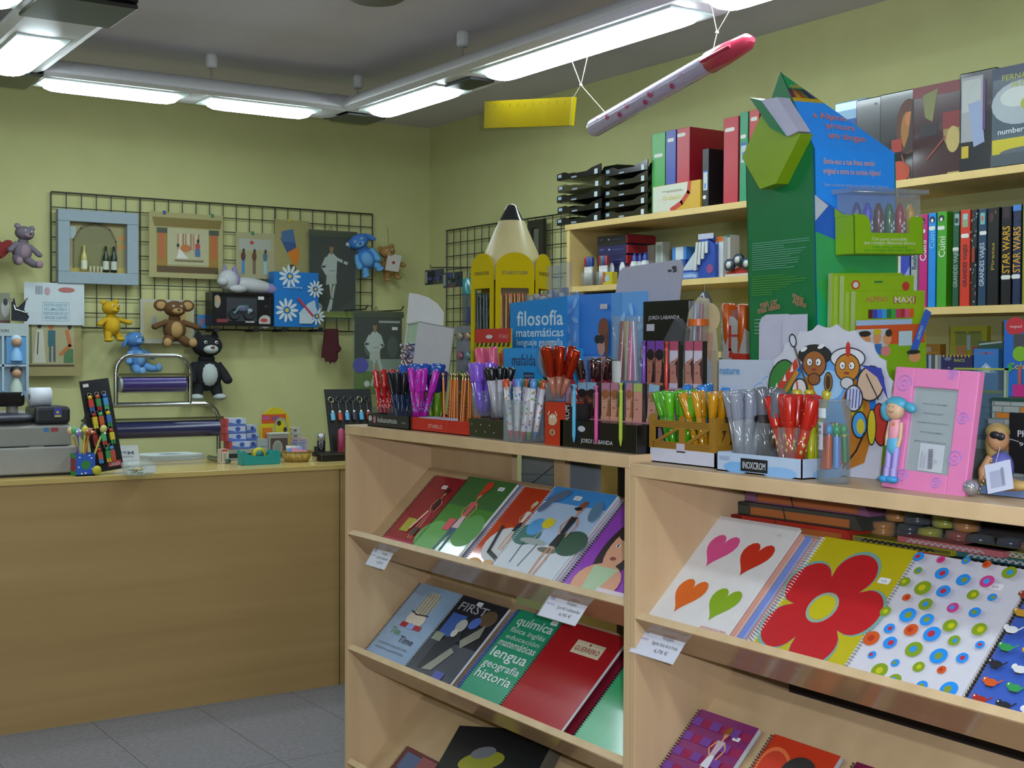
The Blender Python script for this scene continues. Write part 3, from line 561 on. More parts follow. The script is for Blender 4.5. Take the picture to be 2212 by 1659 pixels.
poster('lower soccer poster, a running player in white on grass, hanging nearer than the grid', 766, 686, 868, 852, 6.30, [('r', 0, 0, 1, .42, '#5f7a24'), ('r', 0, .3, 1, .46, '#8f9a90'), ('e', .3, .6, .1, .1, '#5a5c5e'), ('e', .8, .62, .12, .14, '#4a4c50'), *footballer(.42, .1, .84, '#3a2a20', 1), ('r', .5, .93, .95, .96, '#9a9a98'), ('e', .25, .14, .06, .04, '#c8c8c4'), ('r', .78, .84, .9, .88, '#d0d0d0'), ('e', .12, .38, .16, .1, '#4a48a0')])
b = B(); b.tube([(0, .32, 0), (0, 0, 0), (0, -.02, .02)], .004, WIRE, 6); b.tube([(.22, .32, 0), (.22, 0, 0), (.22, -.02, .02)], .004, WIRE, 6); p = atY(790, 668, 6.31)
b.obj('display_hook', loc=(p.x, 6.31, p.z), label='pair of long wire hooks holding the lower soccer poster off the wall', cat='hook')
# gift box and boxed toy on brackets
x0, z0, x1, z1 = rectY(592, 588, 688, 706, 6.50); w, h = x1-x0, z1-z0
daisy = lambda cx, cy, r: [('e', cx+r*.62*math.cos(q), cy+r*.62*math.sin(q)*.85, r*.34, r*.11, '#b9c4c8', math.degrees(q)) for q in [2*PI*i/11 for i in range(11)]]+[('e', cx, cy, r*.16, r*.14, '#c0a840')]
t = thing('gift_box', 'blue gift box printed with white daisies and a red pen, on black brackets', 'box', (x0, 6.50, z0))
b = B(); b.box(0, 0, 0, w, .075, h, mat('#1a6cb4', .35)); b.art([*daisy(.35, .92, .26), *daisy(.28, .3, .27), *daisy(.92, .7, .2), *daisy(.95, .2, .2), ('r', .55, .06, .84, .24, '#aebcc4'), ('p', [(.52, .24), (.95, .24), (.9, .5), (.75, .44)], '#9fb4c0'), ('l', [(.52, .52), (.86, .2)], .05, '#a8304c'), ('t', 'HAPPY TIME', .4, .7, .03, '#a8c4d8', {'w': .42})], FRONT(0), w, h); b.obj('carton', t)
x0, z0, x1, z1 = rectY(457, 632, 588, 704, 6.50); w, h = x1-x0, z1-z0
t = thing('toy_box', 'black window box with a model motorcycle, on brackets under the white soft toy', 'toy box', (x0, 6.49, z0))
b = B(); b.box(0, .01, 0, w, .10, h, mat('#16171b', .25)); frame(b, w, h, .012, .01, mat('#131417', .25))
b.art([('e', .09, .72, .055, .2, '#8a8c80'), ('e', .1, .78, .03, .1, '#b08a5c'), ('r', .24, .14, .74, .84, '#2a2e34'), ('r', .08, .1, .26, .2, '#7a2a30'), ('r', .55, .1, .7, .15, '#a0a0a4'), ('r', .76, .8, .86, .9, '#c8c8c8'), ('e', .88, .14, .11, .2, '#a8a8a4'), ('e', .86, .18, .06, .06, '#a83a3a'), ('t', 'F1', .9, .55, .09, '#4a4a4e')], FRONT(.0095), w, h); b.obj('window_carton', t)
b = B()
for q in (.36, .60): b.tube([(w*q+.028*math.cos(2*PI*i/12), .005, h*.36+.028*math.sin(2*PI*i/12)) for i in range(12)], .006, '#1e2024', 6, closed=True)
b.tube([(w*.36, .005, h*.36), (w*.45, .0, h*.58), (w*.58, .005, h*.6), (w*.60, .005, h*.36)], .008, mat('#4f6a70', .3), 6); b.ell((w*.5, .004, h*.52), (.035, .01, .018), mat('#5a5f78', .3)); b.ell((w*.62, .002, h*.46), (.015, .008, .012), mat('#8a98a0', .2)); b.obj('model_motorcycle', t)
for i, (px, lb) in enumerate(((466, 'left bracket under the motorcycle box'), (551, 'right bracket under the motorcycle box'), (611, 'left bracket under the daisy box'), (690, 'right bracket under the daisy box'))):
    p = atY(px, 716, 6.5); b = B(); b.box(-.013, 0, -.012, .013, .125, .002, BLK); b.box(-.013, -.003, -.012, .013, 0, .012, BLK); b.obj('shelf_bracket', loc=(p.x, 6.485, p.z+.01), label='black metal '+lb, cat='bracket', group='black brackets on the wire grid')
# soft toys, plain and generic
def plush(label, cx, tp, bt, Y, body, belly, limb=None, ear='round', rot=0, turn=0, sit=False, arms=40, extra=None, nose='#2a2420', hy=None, cat='soft toy', fat=1.25):
    h = atY(cx, tp, Y).z-atY(cx, bt, Y).z; p = atY(cx, (tp+bt)/2, Y)
    limb = limb or body; m = mat(body, .9); ml = mat(limb, .9); mb = mat(belly, .9)
    t = thing('soft_toy', label, cat, M=Matrix.Translation(p) @ Matrix.Rotation(R(rot), 4, 'Y') @ Matrix.Rotation(R(turn), 4, 'Z') @ Matrix.Diagonal((h*fat, h*fat*.95, h, 1)) @ Matrix.Translation((0, 0, -.5)), group='soft toys hanging on the back wall')
    b = B(); b.ell((0, 0, .37), (.19, .15, .24), m); b.ell((0, 0, .6), (.1, .09, .08), m)
    for s in (-1, 1):
        a = R(arms); b.tube([(s*.12, 0, .52), (s*(.12+.14*math.cos(a)), -.05, .52-.14*math.sin(a)), (s*(.12+.24*math.cos(a*1.1)), -.09, .52-.24*math.sin(a*1.1))], [.065, .055, .06], ml, 8); b.ell((s*(.12+.25*math.cos(a*1.1)), -.1, .52-.25*math.sin(a*1.1)), .058, ml)
        if sit: b.tube([(s*.1, -.02, .2), (s*.17, -.16, .1), (s*.2, -.26, .09)], [.09, .08, .07], ml, 8); b.ell((s*.21, -.29, .11), (.07, .05, .09), mb)
        else: b.tube([(s*.09, 0, .25), (s*.12, -.02, .12), (s*.13, -.03, .06)], [.085, .07, .06], ml, 8); b.ell((s*.14, -.06, .045), (.075, .11, .05), mb)
    b.obj('body', t); bb = B(); bb.ell((0, -.05, .37), (.13, .115, .19), mb); bb.obj('belly_patch', t)
    b = B(); b.ell((0, -.02, .79), (.18, .16, .165), m); b.ell((0, -.15, .74), (.09, .07, .065), mb); b.ell((0, -.215, .765), (.026, .02, .02), nose)
    for s in (-1, 1): b.ell((s*.065, -.16, .84), (.02, .012, .024), '#e2e2de'); b.ell((s*.065, -.172, .84), (.01, .008, .014), '#151515')
    b.obj('head', t)
    for s in (-1, 1):
        e = B()
        if ear == 'round': e.ell((s*.15, 0, .93), (.065, .03, .065), m); e.ell((s*.15, -.022, .93), (.04, .015, .04), mb)
        elif ear == 'long': e.ell((s*.2, 0, .78), (.05, .03, .15), m, rot=(0, -s*35, 0))
        elif ear == 'point': e.lathe([(.055, 0), (.03, .07), (0, .12)], m, 8, c=(s*.1, 0, .91))
        else: e.ell((s*.22, .02, .86), (.12, .03, .12), m); e.ell((s*.22, -.005, .86), (.08, .015, .08), mb)
        e.obj('ear', t)
    if extra: extra(t)
    return t
plush('grey soft toy with a pink belly hanging on the wall left of the grid', 49, 484, 578, 6.52, '#6c6470', '#8a7480', sit=True, rot=6, turn=20)
plush('mustard yellow soft toy hanging low on the left part of the wire grid', 240, 646, 738, 6.50, '#b8930c', '#bd9a14', ear='round', turn=25, rot=-4, arms=20)
plush('blue soft toy with a pale tag behind the chrome roll holder', 293, 712, 812, 6.575, '#4a78b0', '#6a98c4', '#5f90c4', ear='long', turn=30, rot=-10, sit=True)
plush('brown soft toy with large ears in front of the cream card', 377, 645, 752, 6.48, '#5a3c1e', '#a08050', ear='big', sit=True, arms=20)
plush('black soft toy with a white belly and white feet hanging beside the chrome roll holder', 446, 716, 864, 6.575, '#17181c', '#aeb8b4', ear='point', nose='#7a3a3a', arms=60)
plush('blue soft toy hanging at the right edge of the wire grid', 787, 498, 596, 6.54, '#3a70b8', '#5f98c8', '#5a98c4', ear='long', rot=-28, turn=-25, arms=70)
def letter(t): b = B(); b.prism([(-.22, .32), (.1, .2), (.26, .62), (-.06, .76)], -.0, .02, '#bdb8b4', FRONT(-.16)); b.ell((.02, -.185, .48), (.04, .01, .04), '#9a2a34'); b.obj('envelope', t)
plush('tan soft toy holding a white envelope, hanging from a string right of the grid', 840, 528, 606, 6.56, '#96703a', '#a07c48', rot=-12, extra=letter)
b = B(); p = atY(837, 490, 6.6); q = atY(840, 532, 6.56); b.tube([p, q], .0015, '#6a6038', 5); b.obj('hanging_string', label='thin string from which the tan soft toy hangs', cat='string')
# white and lilac lying toy on the motorcycle box
x0, z0, x1, z1 = rectY(470, 578, 600, 634, 6.52); w, h = x1-x0, z1-z0
t = thing('soft_toy', 'white and lilac soft toy lying on top of the motorcycle box', 'soft toy', (x0, 6.54, z0), group='soft toys hanging on the back wall'); WF = mat('#aeb0b2', .95); LF = mat('#7f74a0', .95)
b = B(); b.ell((w*.55, 0, h*.32), (w*.42, .05, h*.3), WF, rot=(0, 6, 0)); b.ell((w*.9, -.01, h*.2), (.045, .035, .03), LF); b.ell((w*.3, -.05, h*.16), (.05, .03, .022), WF); b.obj('body', t)
b = B(); b.ell((w*.17, -.02, h*.48), (.055, .05, .055), WF); b.ell((w*.05, -.05, h*.42), (.03, .03, .025), WF); b.ell((w*.3, -.01, h*.5), (.02, .045, .04), LF); b.obj('head', t)
for u in (.14, .3): b = B(); b.lathe([(.02, 0), (.012, .03), (0, .055)], LF, 8, c=(w*u, 0, h*.72)); b.obj('ear', t)
# red heart at the left edge
p = atY(4, 536, 6.52); b = B(); b.prism([(x*.05, y*.05) for x, y in [(0, -1), (.9, 0), (.85, .7), (.4, .8), (0, .4), (-.4, .8), (-.85, .7), (-.9, 0)]], -.02, .02, mat('#7a1a1c', .8), FRONT(0))
b.obj('fabric_heart', loc=tuple(p), label='dark red fabric heart on the wall at the left edge', cat='heart cushion', bev=.01)
# gloves
x0, z0, x1, z1 = rectY(692, 712, 736, 786, 6.52); w, h = x1-x0, z1-z0
for k in range(2):
    b = B(); GLV = mat('#4a1a1e', .95); D = .012*k; b.prism([(w*.25, h), (w*.8, h), (w*.85, h*.55), (w*.98, h*.42), (w*.9, h*.32), (w*.8, h*.4), (w*.8, h*.12), (w*.7, h*.02), (w*.6, h*.14), (w*.5, 0), (w*.4, h*.14), (w*.3, h*.04), (w*.2, h*.2), (w*.08, h*.16), (w*.12, h*.5)], .0, .010, GLV, FRONT(0))
    b.obj('knitted_glove', loc=(x0+.014*k, 6.53+D, z0+.005*k), label=['dark red knitted glove hanging in front under the daisy box', 'dark red knitted glove hanging behind its pair under the daisy box'][k], cat='glove', group='pair of dark red gloves', bev=.003)
b = B(); b.tube([(0, .07, 0), (0, -.03, 0)], .003, WIRE, 6); p = atY(716, 712, 6.53); b.obj('display_hook', loc=(p.x, 6.55, p.z), label='short hook from which the dark red gloves hang', cat='hook')

# ------------------------------------------------------------------ things on the service counter
def rectC(l, t, r, b_, Y): return rectY(l, t, r, b_, Y)
GR1 = mat('#8c8a84', .45); GR2 = mat('#7e7d76', .45); DK = mat('#26282c', .35)
Yr = 5.24
x0 = atY(-60, 960, Yr).x; x1 = atY(168, 960, Yr).x; w = x1-x0
t = thing('cash_register', 'grey and black electronic cash register at the left end of the counter', 'cash register', (x0, Yr, ZCT+.001))
B().box(.01, .01, 0, w-.01, .40, .008, BLK).obj('feet', t)
B().box(0, 0, .008, w, .42, .112, GR1).obj('cash_drawer', t, bev=.006)
b = B(); b.prism([(.02, .115), (.40, .115), (.40, .24), (.22, .24), (.06, .20), (.02, .19)], .02, w-.02, GR2, Matrix(((0, 0, 1, 0), (1, 0, 0, 0), (0, 1, 0, 0), (0, 0, 0, 1)))); b.art([('r', .54, .40, .68, .58, '#6f6e66'), ('r', .57, .44, .66, .52, '#45463f'), ('r', .68, .85, .73, .93, '#3a6a9c'), ('r', .75, .85, .82, .93, '#8a3a3c')], FRONT(.02, 0, 0), w, .2); b.obj('body', t, bev=.005)
hp = atY(80, 918, Yr).x-x0; B().box(hp, .03, .2, w-.018, .2, .268, DK).obj('printer_cover', t, bev=.014)
b = B(); b.box(w-.085, .024, .225, w-.055, .0295, .262, '#3a3a88'); b.box(w-.082, .0235, .227, w-.058, .024, .234, '#b8a828'); b.box(w-.076, .0235, .241, w-.066, .024, .25, '#b8a828'); b.obj('seal_sticker', t)
b = B(); b.ell((hp-.10, .09, .225), (.13, .07, .02), mat('#3c3c48', .4)); b.tube([(hp-.07, .1, .22), (hp-.07, .1, .275)], .022, GR1, 10); b.obj('display_stand', t)
b = B(); b.box(hp-.2, .05, .27, hp+.0-.03, .11, .325, mat('#101114', .15)); b.art([('r', .2, .12, .35, .18, '#a0a0a0')], FRONT(.05, hp-.2, .27), .17, .3); b.obj('customer_display', t, bev=.015)
b = B(); b.lathe([(.012, -.04), (.037, -.04), (.037, .04), (.012, .04)], mat('#c4c8d0', .7), 20, M=Matrix.Translation((w-.115, .12, .305)) @ Matrix.Rotation(R(90), 4, 'Y')); b.obj('paper_roll', loc=(x0, Yr, ZCT), label='white paper roll lying on the cash register', cat='paper roll')
# shelf rack left of frame with figurine boxes
x0, z0, x1, z1 = rectY(-60, 698, 62, 860, 6.2)
t = thing('figurine_case', 'pale display case with boxed figurines behind the cash register', 'display case', (x0, 6.2, z0)); w, h = x1-x0, z1-z0
b = B(); b.box(0, .02, 0, w, .1, h, '#7f95a4'); b.box(0, 0, h*.83, w, .1, h, '#9aa4a4'); b.box(w-.012, -.002, 0, w, .1, h*.83, '#8fa4b0'); b.box(0, 0, 0, w, .1, .03, '#6a92b0'); b.box(0, 0, h*.42, w, .1, h*.45, '#9ab0bc'); b.box(w*.52, 0, 0, w*.56, .1, h*.83, '#9ab0bc')
b.art([('r', .6, .46, .96, .82, '#4f86b4'), ('t', 'EMOTION', .47, .88, .04, '#3a3f40', {'w': .34})], FRONT(.0), w, h); b.obj('case', t)
for u, v, hr, bd in ((.78, .08, '#1e1c20', '#aab8ac'), (.78, .5, '#a8c0d0', '#7aa8d0'), (.28, .08, '#2a2a2e', '#5a98c0'), (.28, .5, '#d0d0d0', '#8a9aa0')):
    b = B(); b.lathe([(.03, 0), (.026, .03), (.012, .06), (.01, .07)], bd, 10, c=(w*u, -.012+.02, h*v)); b.ell((w*u, .0, h*v+.085), .022, '#b08868'); b.ell((w*u, .008, h*v+.097), (.026, .022, .022), hr); b.obj('figurine', t)
B().box(-.3, -.02, -.02, w, .3, -.001, mat('#8c8460', .5)).obj('shelf_board', t)
x0, z0, x1, z1 = rectY(-30, 632, 22, 698, 6.25); b = B(); b.box(0, 0, 0, x1-x0, .06, z1-z0, '#6f7260'); b.art([('e', .8, .5, .18, .3, '#9a9a94'), ('e', .8, .7, .1, .12, '#2a2c2e'), ('r', 0, .02, 1, .1, '#5a3a30')], FRONT(0), x1-x0, z1-z0); b.obj('boxed_toy', loc=(x0, 6.25, z0), label='boxed figurine standing on the display case at the left edge', cat='toy box')
x0, z0, x1, z1 = rectY(24, 644, 62, 694, 6.22); w, h = x1-x0, z1-z0; b = B(); b.prism([(0, h*.8), (w*.15, h), (w*.25, h*.6), (w*.85, h*.98), (w*.7, h*.5), (w, h*.2), (w*.85, 0), (0, .02*h)], 0, .012, mat('#54586c', .15, .8), FRONT(0)); b.tube([(0, 0, h), (w*.2, -.014, h*.5), (w*.9, -.014, h*.35)], .004, mat('#d8dcd8', .1, 1), 6); b.tube([(w*.3, -.012, h*.6), (w*.9, -.014, h)], .004, mat('#d8dcd8', .1, 1), 6); b.obj('foil_packet', loc=(x0, 6.22, z0), label='crumpled silver foil packet on the display case', cat='packet')
# chrome wrapping paper holder
CH = mat('#9a9c9a', .18, 1)
Yf = 5.52
a = lambda px, py: (lambda p: (p.x, p.z))(atY(px, py, Yf))
t = thing('paper_roll_holder', 'chrome tube holder with two rolls of wrapping paper on the counter', 'roll holder', (0, Yf, 0))
def arch(l, tp, r, bt, y, name):
    (xa, zt), (xb, _) = a(l, tp), a(r, tp); zb = a(l, bt)[1]; rr = .07; P = [(xa, y, zb)]
    for i in range(7): q = PI-PI/2*i/6; P.append((xa+rr+rr*math.cos(q), y, zt-rr+rr*math.sin(q)))
    for i in range(7): q = PI/2-PI/2*i/6; P.append((xb-rr+rr*math.cos(q), y, zt-rr+rr*math.sin(q)))
    P.append((xb, y, zb)); B().tube(P, .0095, CH, 10).obj(name, t)
arch(250, 768, 410, 875, 0, 'upper_frame'); arch(184, 877, 472, 990, 0, 'lower_frame')
(xa, z), (xb, _) = a(184, 875), a(472, 875); B().tube([(xa+.06, 0, z), (xb-.06, 0, z)], .008, CH).obj('cross_bar', t)
for n_, l, r, py, ra, c, core in (('upper_roll', 262, 398, 831, .034, '#3a3068', 0), ('lower_roll', 184, 470, 932, .037, '#24264a', 0)):
    (xa, z), (xb, _) = a(l, py), a(r, py); ma = mat(c, .22)
    b = B(); b.tube([(xa, .0, z), (xb, .0, z)], ra, ma, 20); b.tube([(xa-.012, 0, z), (xa-.001, 0, z)], ra*.95, mat('#8a8f88', .4), 16); b.obj(n_, t)
    b = B(); b.box(xa-.02, -ra*.6, z+ra+.004, xb+.02, -ra*.6+.012, z+ra+.014, CH); b.obj('cutter_bar', t)
zc = ZCT+.012
for px in (184, 472): xa = a(px, 990)[0]; B().tube([(xa, -.12, zc), (xa, .12, zc)], .0105, CH).obj('foot', t)
# black keyring board leaning against the holder
x0, z0, x1, z1 = rectY(188, 836, 243, 1030, 5.26); w, h = x1-x0, z1-z0+.01
Mx = Matrix.Translation((x0+.02, 5.22, ZCT+.004)) @ Matrix.Rotation(R(-9), 4, 'X') @ Matrix.Rotation(R(-7), 4, 'Y')
t = thing('keyring_board', 'tall black card of colourful keyrings leaning beside the cash register', 'keyring display', M=Mx)
b = B(); b.box(0, 0, 0, w*1.15, .006, h*1.0, mat('#0e0f12', .25)); b.box(0, -.05, 0, w*1.3, .006, .004, mat('#0e0f12', .25)); b.art([('r', .1, .93, .3, .965, '#bcbcb8'), ('r', .5, .04, .98, .10, '#a8222a'), ('t', 'LEGO', .74, .05, .035, '#d8d0c8', {'w': .36})], FRONT(0), w*1.1, h); b.obj('card', t)
random.seed(5); cols = ['#b03020', '#2a7a3a', '#3a80b8', '#c0a018', '#b04818', '#2a5a98', '#8c2020', '#40a060', '#c8b020', '#b04a20', '#2a7a3a', '#a83a28']
for i in range(12):
    u, v = w*(.25+.28*(i % 3))+random.uniform(-.006, .006), h*(.84-.19*(i//3)); b = B(); b.tube([(u+.008*math.cos(q), -.008, v+.008*math.sin(q)) for q in [2*PI*j/10 for j in range(10)]], .0015, mat('#a0a0a0', .2, 1), 5, closed=True)
    b.box(u-.009, -.02, v-.05, u+.009, -.006, v-.02, cols[i]); b.ell((u, -.013, v-.012), .009, cols[(i+3) % 12]); b.box(u-.008, -.019, v-.066, u-.001, -.007, v-.05, cols[(i+5) % 12]); b.box(u+.001, -.019, v-.066, u+.008, -.007, v-.05, cols[(i+5) % 12]); b.obj('keyring', t)
# blue cup of novelty pens
x0, z0, x1, z1 = rectY(163, 985, 205, 1035, 5.17); w = x1-x0
t = thing('pen_cup', 'blue dotted square cup at the counter edge beside the cash register', 'pen cup', (x0, 5.165, ZCT+.001))
b = B()
for bx in ((0, 0, 0, .004, w, .085), (0, w-.004, 0, 0, 0, 0),): pass
b.box(0, 0, 0, w, w, .004, '#1f4fa0'); b.box(0, 0, 0, w, .003, .085, '#2050a8'); b.box(0, w-.003, 0, w, w, .085, '#2050a8'); b.box(0, .003, 0, .003, w-.003, .085, '#8c2a2c'); b.box(w-.003, .003, 0, w, w-.003, .085, '#2050a8')
b.art([('e', .52, .5, .24, .2, '#2a7a34'), *[('e', (.2, .8, .15, .85, .5, .7, .3)[i], (.85, .8, .4, .3, .12, .93, .1)[i], .05, .035, '#d8d8d8') for i in range(7)]], FRONT(0), w, .085)
b.art([('r', 0, .0, 1, .2, '#2a8a3c'), ('r', 0, .8, 1, 1, '#2a8a3c'), ('r', 0, .2, 1, .35, '#8a2a2c')], LEFTF(0, w), w, .085); b.obj('cup', t)
b = B(); b.ell((w+.004, -.008, .02), (.018, .01, .018), '#b0a818'); b.obj('charm', t)
nv = [('#5a3a98', '#8a80d0', -2), ('#b86a20', '#a8502c', 12), ('#c8b850', '#b8b040', 4), ('#88a050', '#4a9a5a', -14), ('#b88a58', '#c8a880', -20), ('#a8a848', '#b8b060', 20)]
for i, (c, hd, an) in enumerate(nv):
    T = Matrix.Translation((x0+w*(.25+.1*i), 5.165+w*(.3+.08*(i % 3)), ZCT+.01)) @ Matrix.Rotation(R(an), 4, 'Y')
    q = thing('novelty_pen', ['violet novelty pen', 'orange novelty pen', 'cream novelty pen', 'green headed novelty pen', 'pink headed novelty pen', 'pale yellow novelty pen'][i]+' standing in the blue dotted cup', 'pen', M=T, group='novelty pens in the blue dotted cup')
    b = B(); b.tube([(0, 0, 0), (0, 0, .15)], .0045, c, 8); b.obj('barrel', q); b = B(); b.ell((0, 0, .16+.004*i), (.014, .012, .016), hd); b.ell((.008, -.01, .165), .005, '#d8d8c8'); b.obj('head', q)
# papers
b = B(); b.box(0, 0, 0, .105, .002, .095, '#b4b8b8'); b.art([('t', 'Maxi', .45, .72, .16, '#50546c', {'w': .7, 'rot': 180}), ('t', 'bonoloto', .45, .5, .08, '#6a7090', {'w': .6, 'rot': 180}), ('r', .1, .25, .7, .28, '#9098a8')], FRONT(0), .105, .095)
p = atY(256, 1012, 5.42); b.obj('printed_slip', M=Matrix.Translation((p.x, 5.46, ZCT+.002)) @ Matrix.Rotation(R(-22), 4, 'X'), label='white printed slip propped against the chrome holder', cat='paper')
p = atZ(325, 998, ZCT); b = B()
for k in range(6): b.prism([(0, 0), (.19, .01), (.265, .05), (.225, .19), (.02, .2), (-.03, .1)], .004*k, .004*k+.0038, mat('#b9c2c0', .6), Matrix.Translation((.001*k, .001*(k % 2), 0)))
b.art([('e', .5, .5, .2, .2, '#8c98a8'), ('r', .3, .45, .75, .5, '#7a8498')], TOPF(.0238), .24, .19); b.obj('bag_stack', loc=(p.x, p.y, ZCT+.001), label='stack of white printed paper bags lying on the counter', cat='paper bags')
p = atZ(302, 1027, ZCT)
t = thing('sweet_tub', 'round clear plastic tub of small wrapped sweets on the counter', 'tub', (p.x, p.y+.02, ZCT+.001)); CLR = mat('#eef4f2', .05, trans=.8)
b = B(); b.lathe([(0, 0), (.058, 0), (.066, .045), (.062, .045), (.055, .003), (0, .003)], CLR, 20); b.box(.0, -.062, .012, .05, -.060, .038, mat('#c8ccc8', .6)); b.obj('tub', t)
b = B(); b.lathe([(.067, .045), (.066, .05), (.03, .058), (0, .058)], CLR, 20); b.obj('lid', t)
random.seed(3); b = B()
for i in range(22): q = random.uniform(0, 2*PI); r = random.uniform(0, .042); b.ell((r*math.cos(q), r*math.sin(q), .011+.01*(i % 2)), (.009, .007, .006), random.choice(('#c09018', '#c8b848', '#b89078', '#a8c0b0', '#c0a8a0')), n=8, k=5)
b.obj('sweets', loc=(p.x, p.y+.02, ZCT+.003), label='pile of small coloured sweets inside the clear tub', cat='sweets', kind='stuff')
# tape and correction boxes
def carton(l, tp, r, bt, Y, label, base, art, group, d=.07, turn=0, cat='box', name='carton'):
    x0, z0, x1, z1 = rectY(l, tp, r, bt, Y); w, h = x1-x0, z1-z0
    b = B(); b.box(0, 0, 0, w, d, h, mat(base, .4)); b.art(art, FRONT(0), w, h); b.art([('r', 0, 0, .25, 1, '#a83038')], LEFTF(0, d), d, h) if turn else None
    return b.obj(name, loc=(x0, Y, z0), label=label, cat=cat, group=group)
tb = [('r', 0, .0, .12, 1, '#b84048'), ('p', [(.12, 0), (1, 0), (1, .25), (.5, .3), (.12, .5)], '#4a68b0'), ('e', .62, .6, .13, .3, '#34509c')]
for k, (tp, bt) in enumerate(((941, 966), (919, 941), (894, 917))):
    pass
zc = ZCT+.001; xl = atY(487, 950, 5.58).x; wl = atY(530, 950, 5.58).x-xl
for k in range(4):
    b = B(); b.box(0, 0, 0, wl, .07, .033, mat('#a8b4cc', .4)); b.box(-.001, .0, 0, wl*.0+.012, .07, .0331, '#b03a40'); b.art(tb, FRONT(0), wl, .033)
    b.obj('carton', loc=(xl+(.012 if k == 0 else .003*(k % 2)), 5.58-(.02 if k == 0 else 0), zc+.05+.0345*k-.0), label=('lowest', 'second', 'third', 'topmost')[k]+' of the four white and blue cartons stacked beside the chrome holder', cat='box', group='white and blue cartons on the counter')
b = B(); b.box(0, 0, 0, .20, .10, .049, mat('#8f948c', .3)); b.box(.0, -.001, .01, .2, 0, .03, '#1c1e20'); b.obj('glass_tray', loc=(xl-.01, 5.56, zc), label='low dark tray under the white and blue cartons', cat='tray')
xr = atY(533, 950, 5.6).x
for k, (dx, dz, ww) in enumerate(((0, .05, .05), (0, .085, .055), (.0, .120, .045))):
    b = B(); b.box(0, 0, 0, ww, .06, .033, mat('#98a4c0', .4)); b.art([('p', [(0, 0), (1, 0), (1, .6), (.5, .3), (0, .35)], '#4560a8'), ('e', .6, .55, .2, .3, '#2c4080')], FRONT(0), ww, .033); b.obj('carton', loc=(xr+dx, 5.60, zc+dz), label=('lowest', 'middle', 'topmost')[k]+' of the three small blue printed cartons behind the tape dispenser', cat='box', group='white and blue cartons on the counter')
b = B(); b.box(0, 0, 0, .05, .05, .09, mat('#8c9898', .4)); b.art([('r', .2, .3, .8, .34, '#6a7474'), ('r', .2, .45, .8, .49, '#6a7474'), ('r', .2, .6, .8, .64, '#6a7474')], FRONT(0), .05, .09); b.obj('carton', loc=(xr+.045, 5.58, zc+.0), label='upright pale grey carton behind the tape dispenser', cat='box')
b = B(); b.box(0, 0, 0, .036, .04, .062, '#b8ae9c'); b.art([('r', .1, .85, .9, 1, '#b03a38'), ('r', .35, .2, .7, .7, '#8a9078'), ('r', .05, .1, .12, .8, '#8a3a38')], FRONT(0), .036, .062); p = atY(477, 985, 5.42); b.obj('carton', loc=(p.x, 5.42, zc), label='tiny cream and red carton in front of the stacked cartons', cat='box')
# yellow and orange blister card stand
x0, z0, x1, z1 = rectY(561, 880, 626, 968, 5.62); w, h = x1-x0, z1-ZCT
t = thing('battery_stand', 'yellow and orange rounded card stand with hanging blister packs on the counter', 'card stand', (x0, 5.62, zc))
P = [(0, 0), (w, 0), (w, h*.5), (w*.93, h*.85), (w*.7, h*.97), (w*.4, h), (w*.15, h*.9), (0, h*.6)]
b = B(); b.prism(P, 0, .006, '#b8a810', FRONT(0)); b.art([('r', .05, .68, .85, .86, '#b8481c'), ('r', .06, .3, .4, .6, '#b86a1c'), ('r', .08, .76, .3, .82, '#a8488c'), ('r', .38, .74, .6, .82, '#7a4a6c'), ('e', .68, .56, .24, .24, '#8a9078'), ('e', .68, .56, .18, .18, '#b8a810'), ('e', .62, .68, .07, .05, '#23281c'), ('e', .62, .44, .07, .05, '#23281c'), ('e', .82, .55, .06, .05, '#23281c')], FRONT(-.006), w, h); b.obj('card', t)
x0, z0, x1, z1 = rectY(580, 934, 622, 974, 5.58); w, h = x1-x0, z1-z0
t = thing('desk_clock', 'small square silver device with a round dial behind the tape dispenser', 'clock', (x0, 5.57, zc)); b = B(); b.box(0, 0, 0, w, .03, h+.03, mat('#8a8a84', .4)); b.box(-.002, -.004, h+.024, w+.002, .03, h+.032, '#a8aca4'); b.art([('r', .06, .05, .94, .8, '#4a3c34'), ('e', .42, .42, .26, .3, '#8a8c84'), ('e', .42, .42, .18, .2, '#77807c')], FRONT(0), w, h+.03); b.obj('housing', t, bev=.002)
# white cartons and striped stack
xs = atY(628, 950, 5.64).x
for k, (ww, hh, c) in enumerate(((.085, .012, '#9aa0b8'), (.085, .013, '#a8a8b4'), (.085, .012, '#8c98b8'), (.083, .013, '#a8a4a8'), (.084, .012, '#8c98b8'), (.085, .014, '#b89c98'), (.055, .022, '#a0a098'), (.046, .028, '#a8aaa0'))):
    z = zc+sum((.012, .013, .012, .013, .012, .014, .022)[:k])+.001*k; b = B(); b.box(0, 0, 0, ww, .06, hh, mat(c, .5)); b.art([('r', .1, .3, .4, .7, '#5a64a0'), ('r', .5, .3, .85, .7, '#6a78a8')] if k < 6 else [('r', .3, .4, .6, .7, '#4a4a48')], FRONT(0), ww, hh)
    b.obj('small_carton', loc=(xs+.002*(k % 2), 5.64, z), label=('flat', 'second flat', 'third flat', 'fourth flat', 'fifth flat', 'pink edged flat', 'white square', 'topmost white')[k]+' carton, counted upwards, of the stack behind the wicker basket', cat='box', group='stack of small cartons behind the wicker basket')
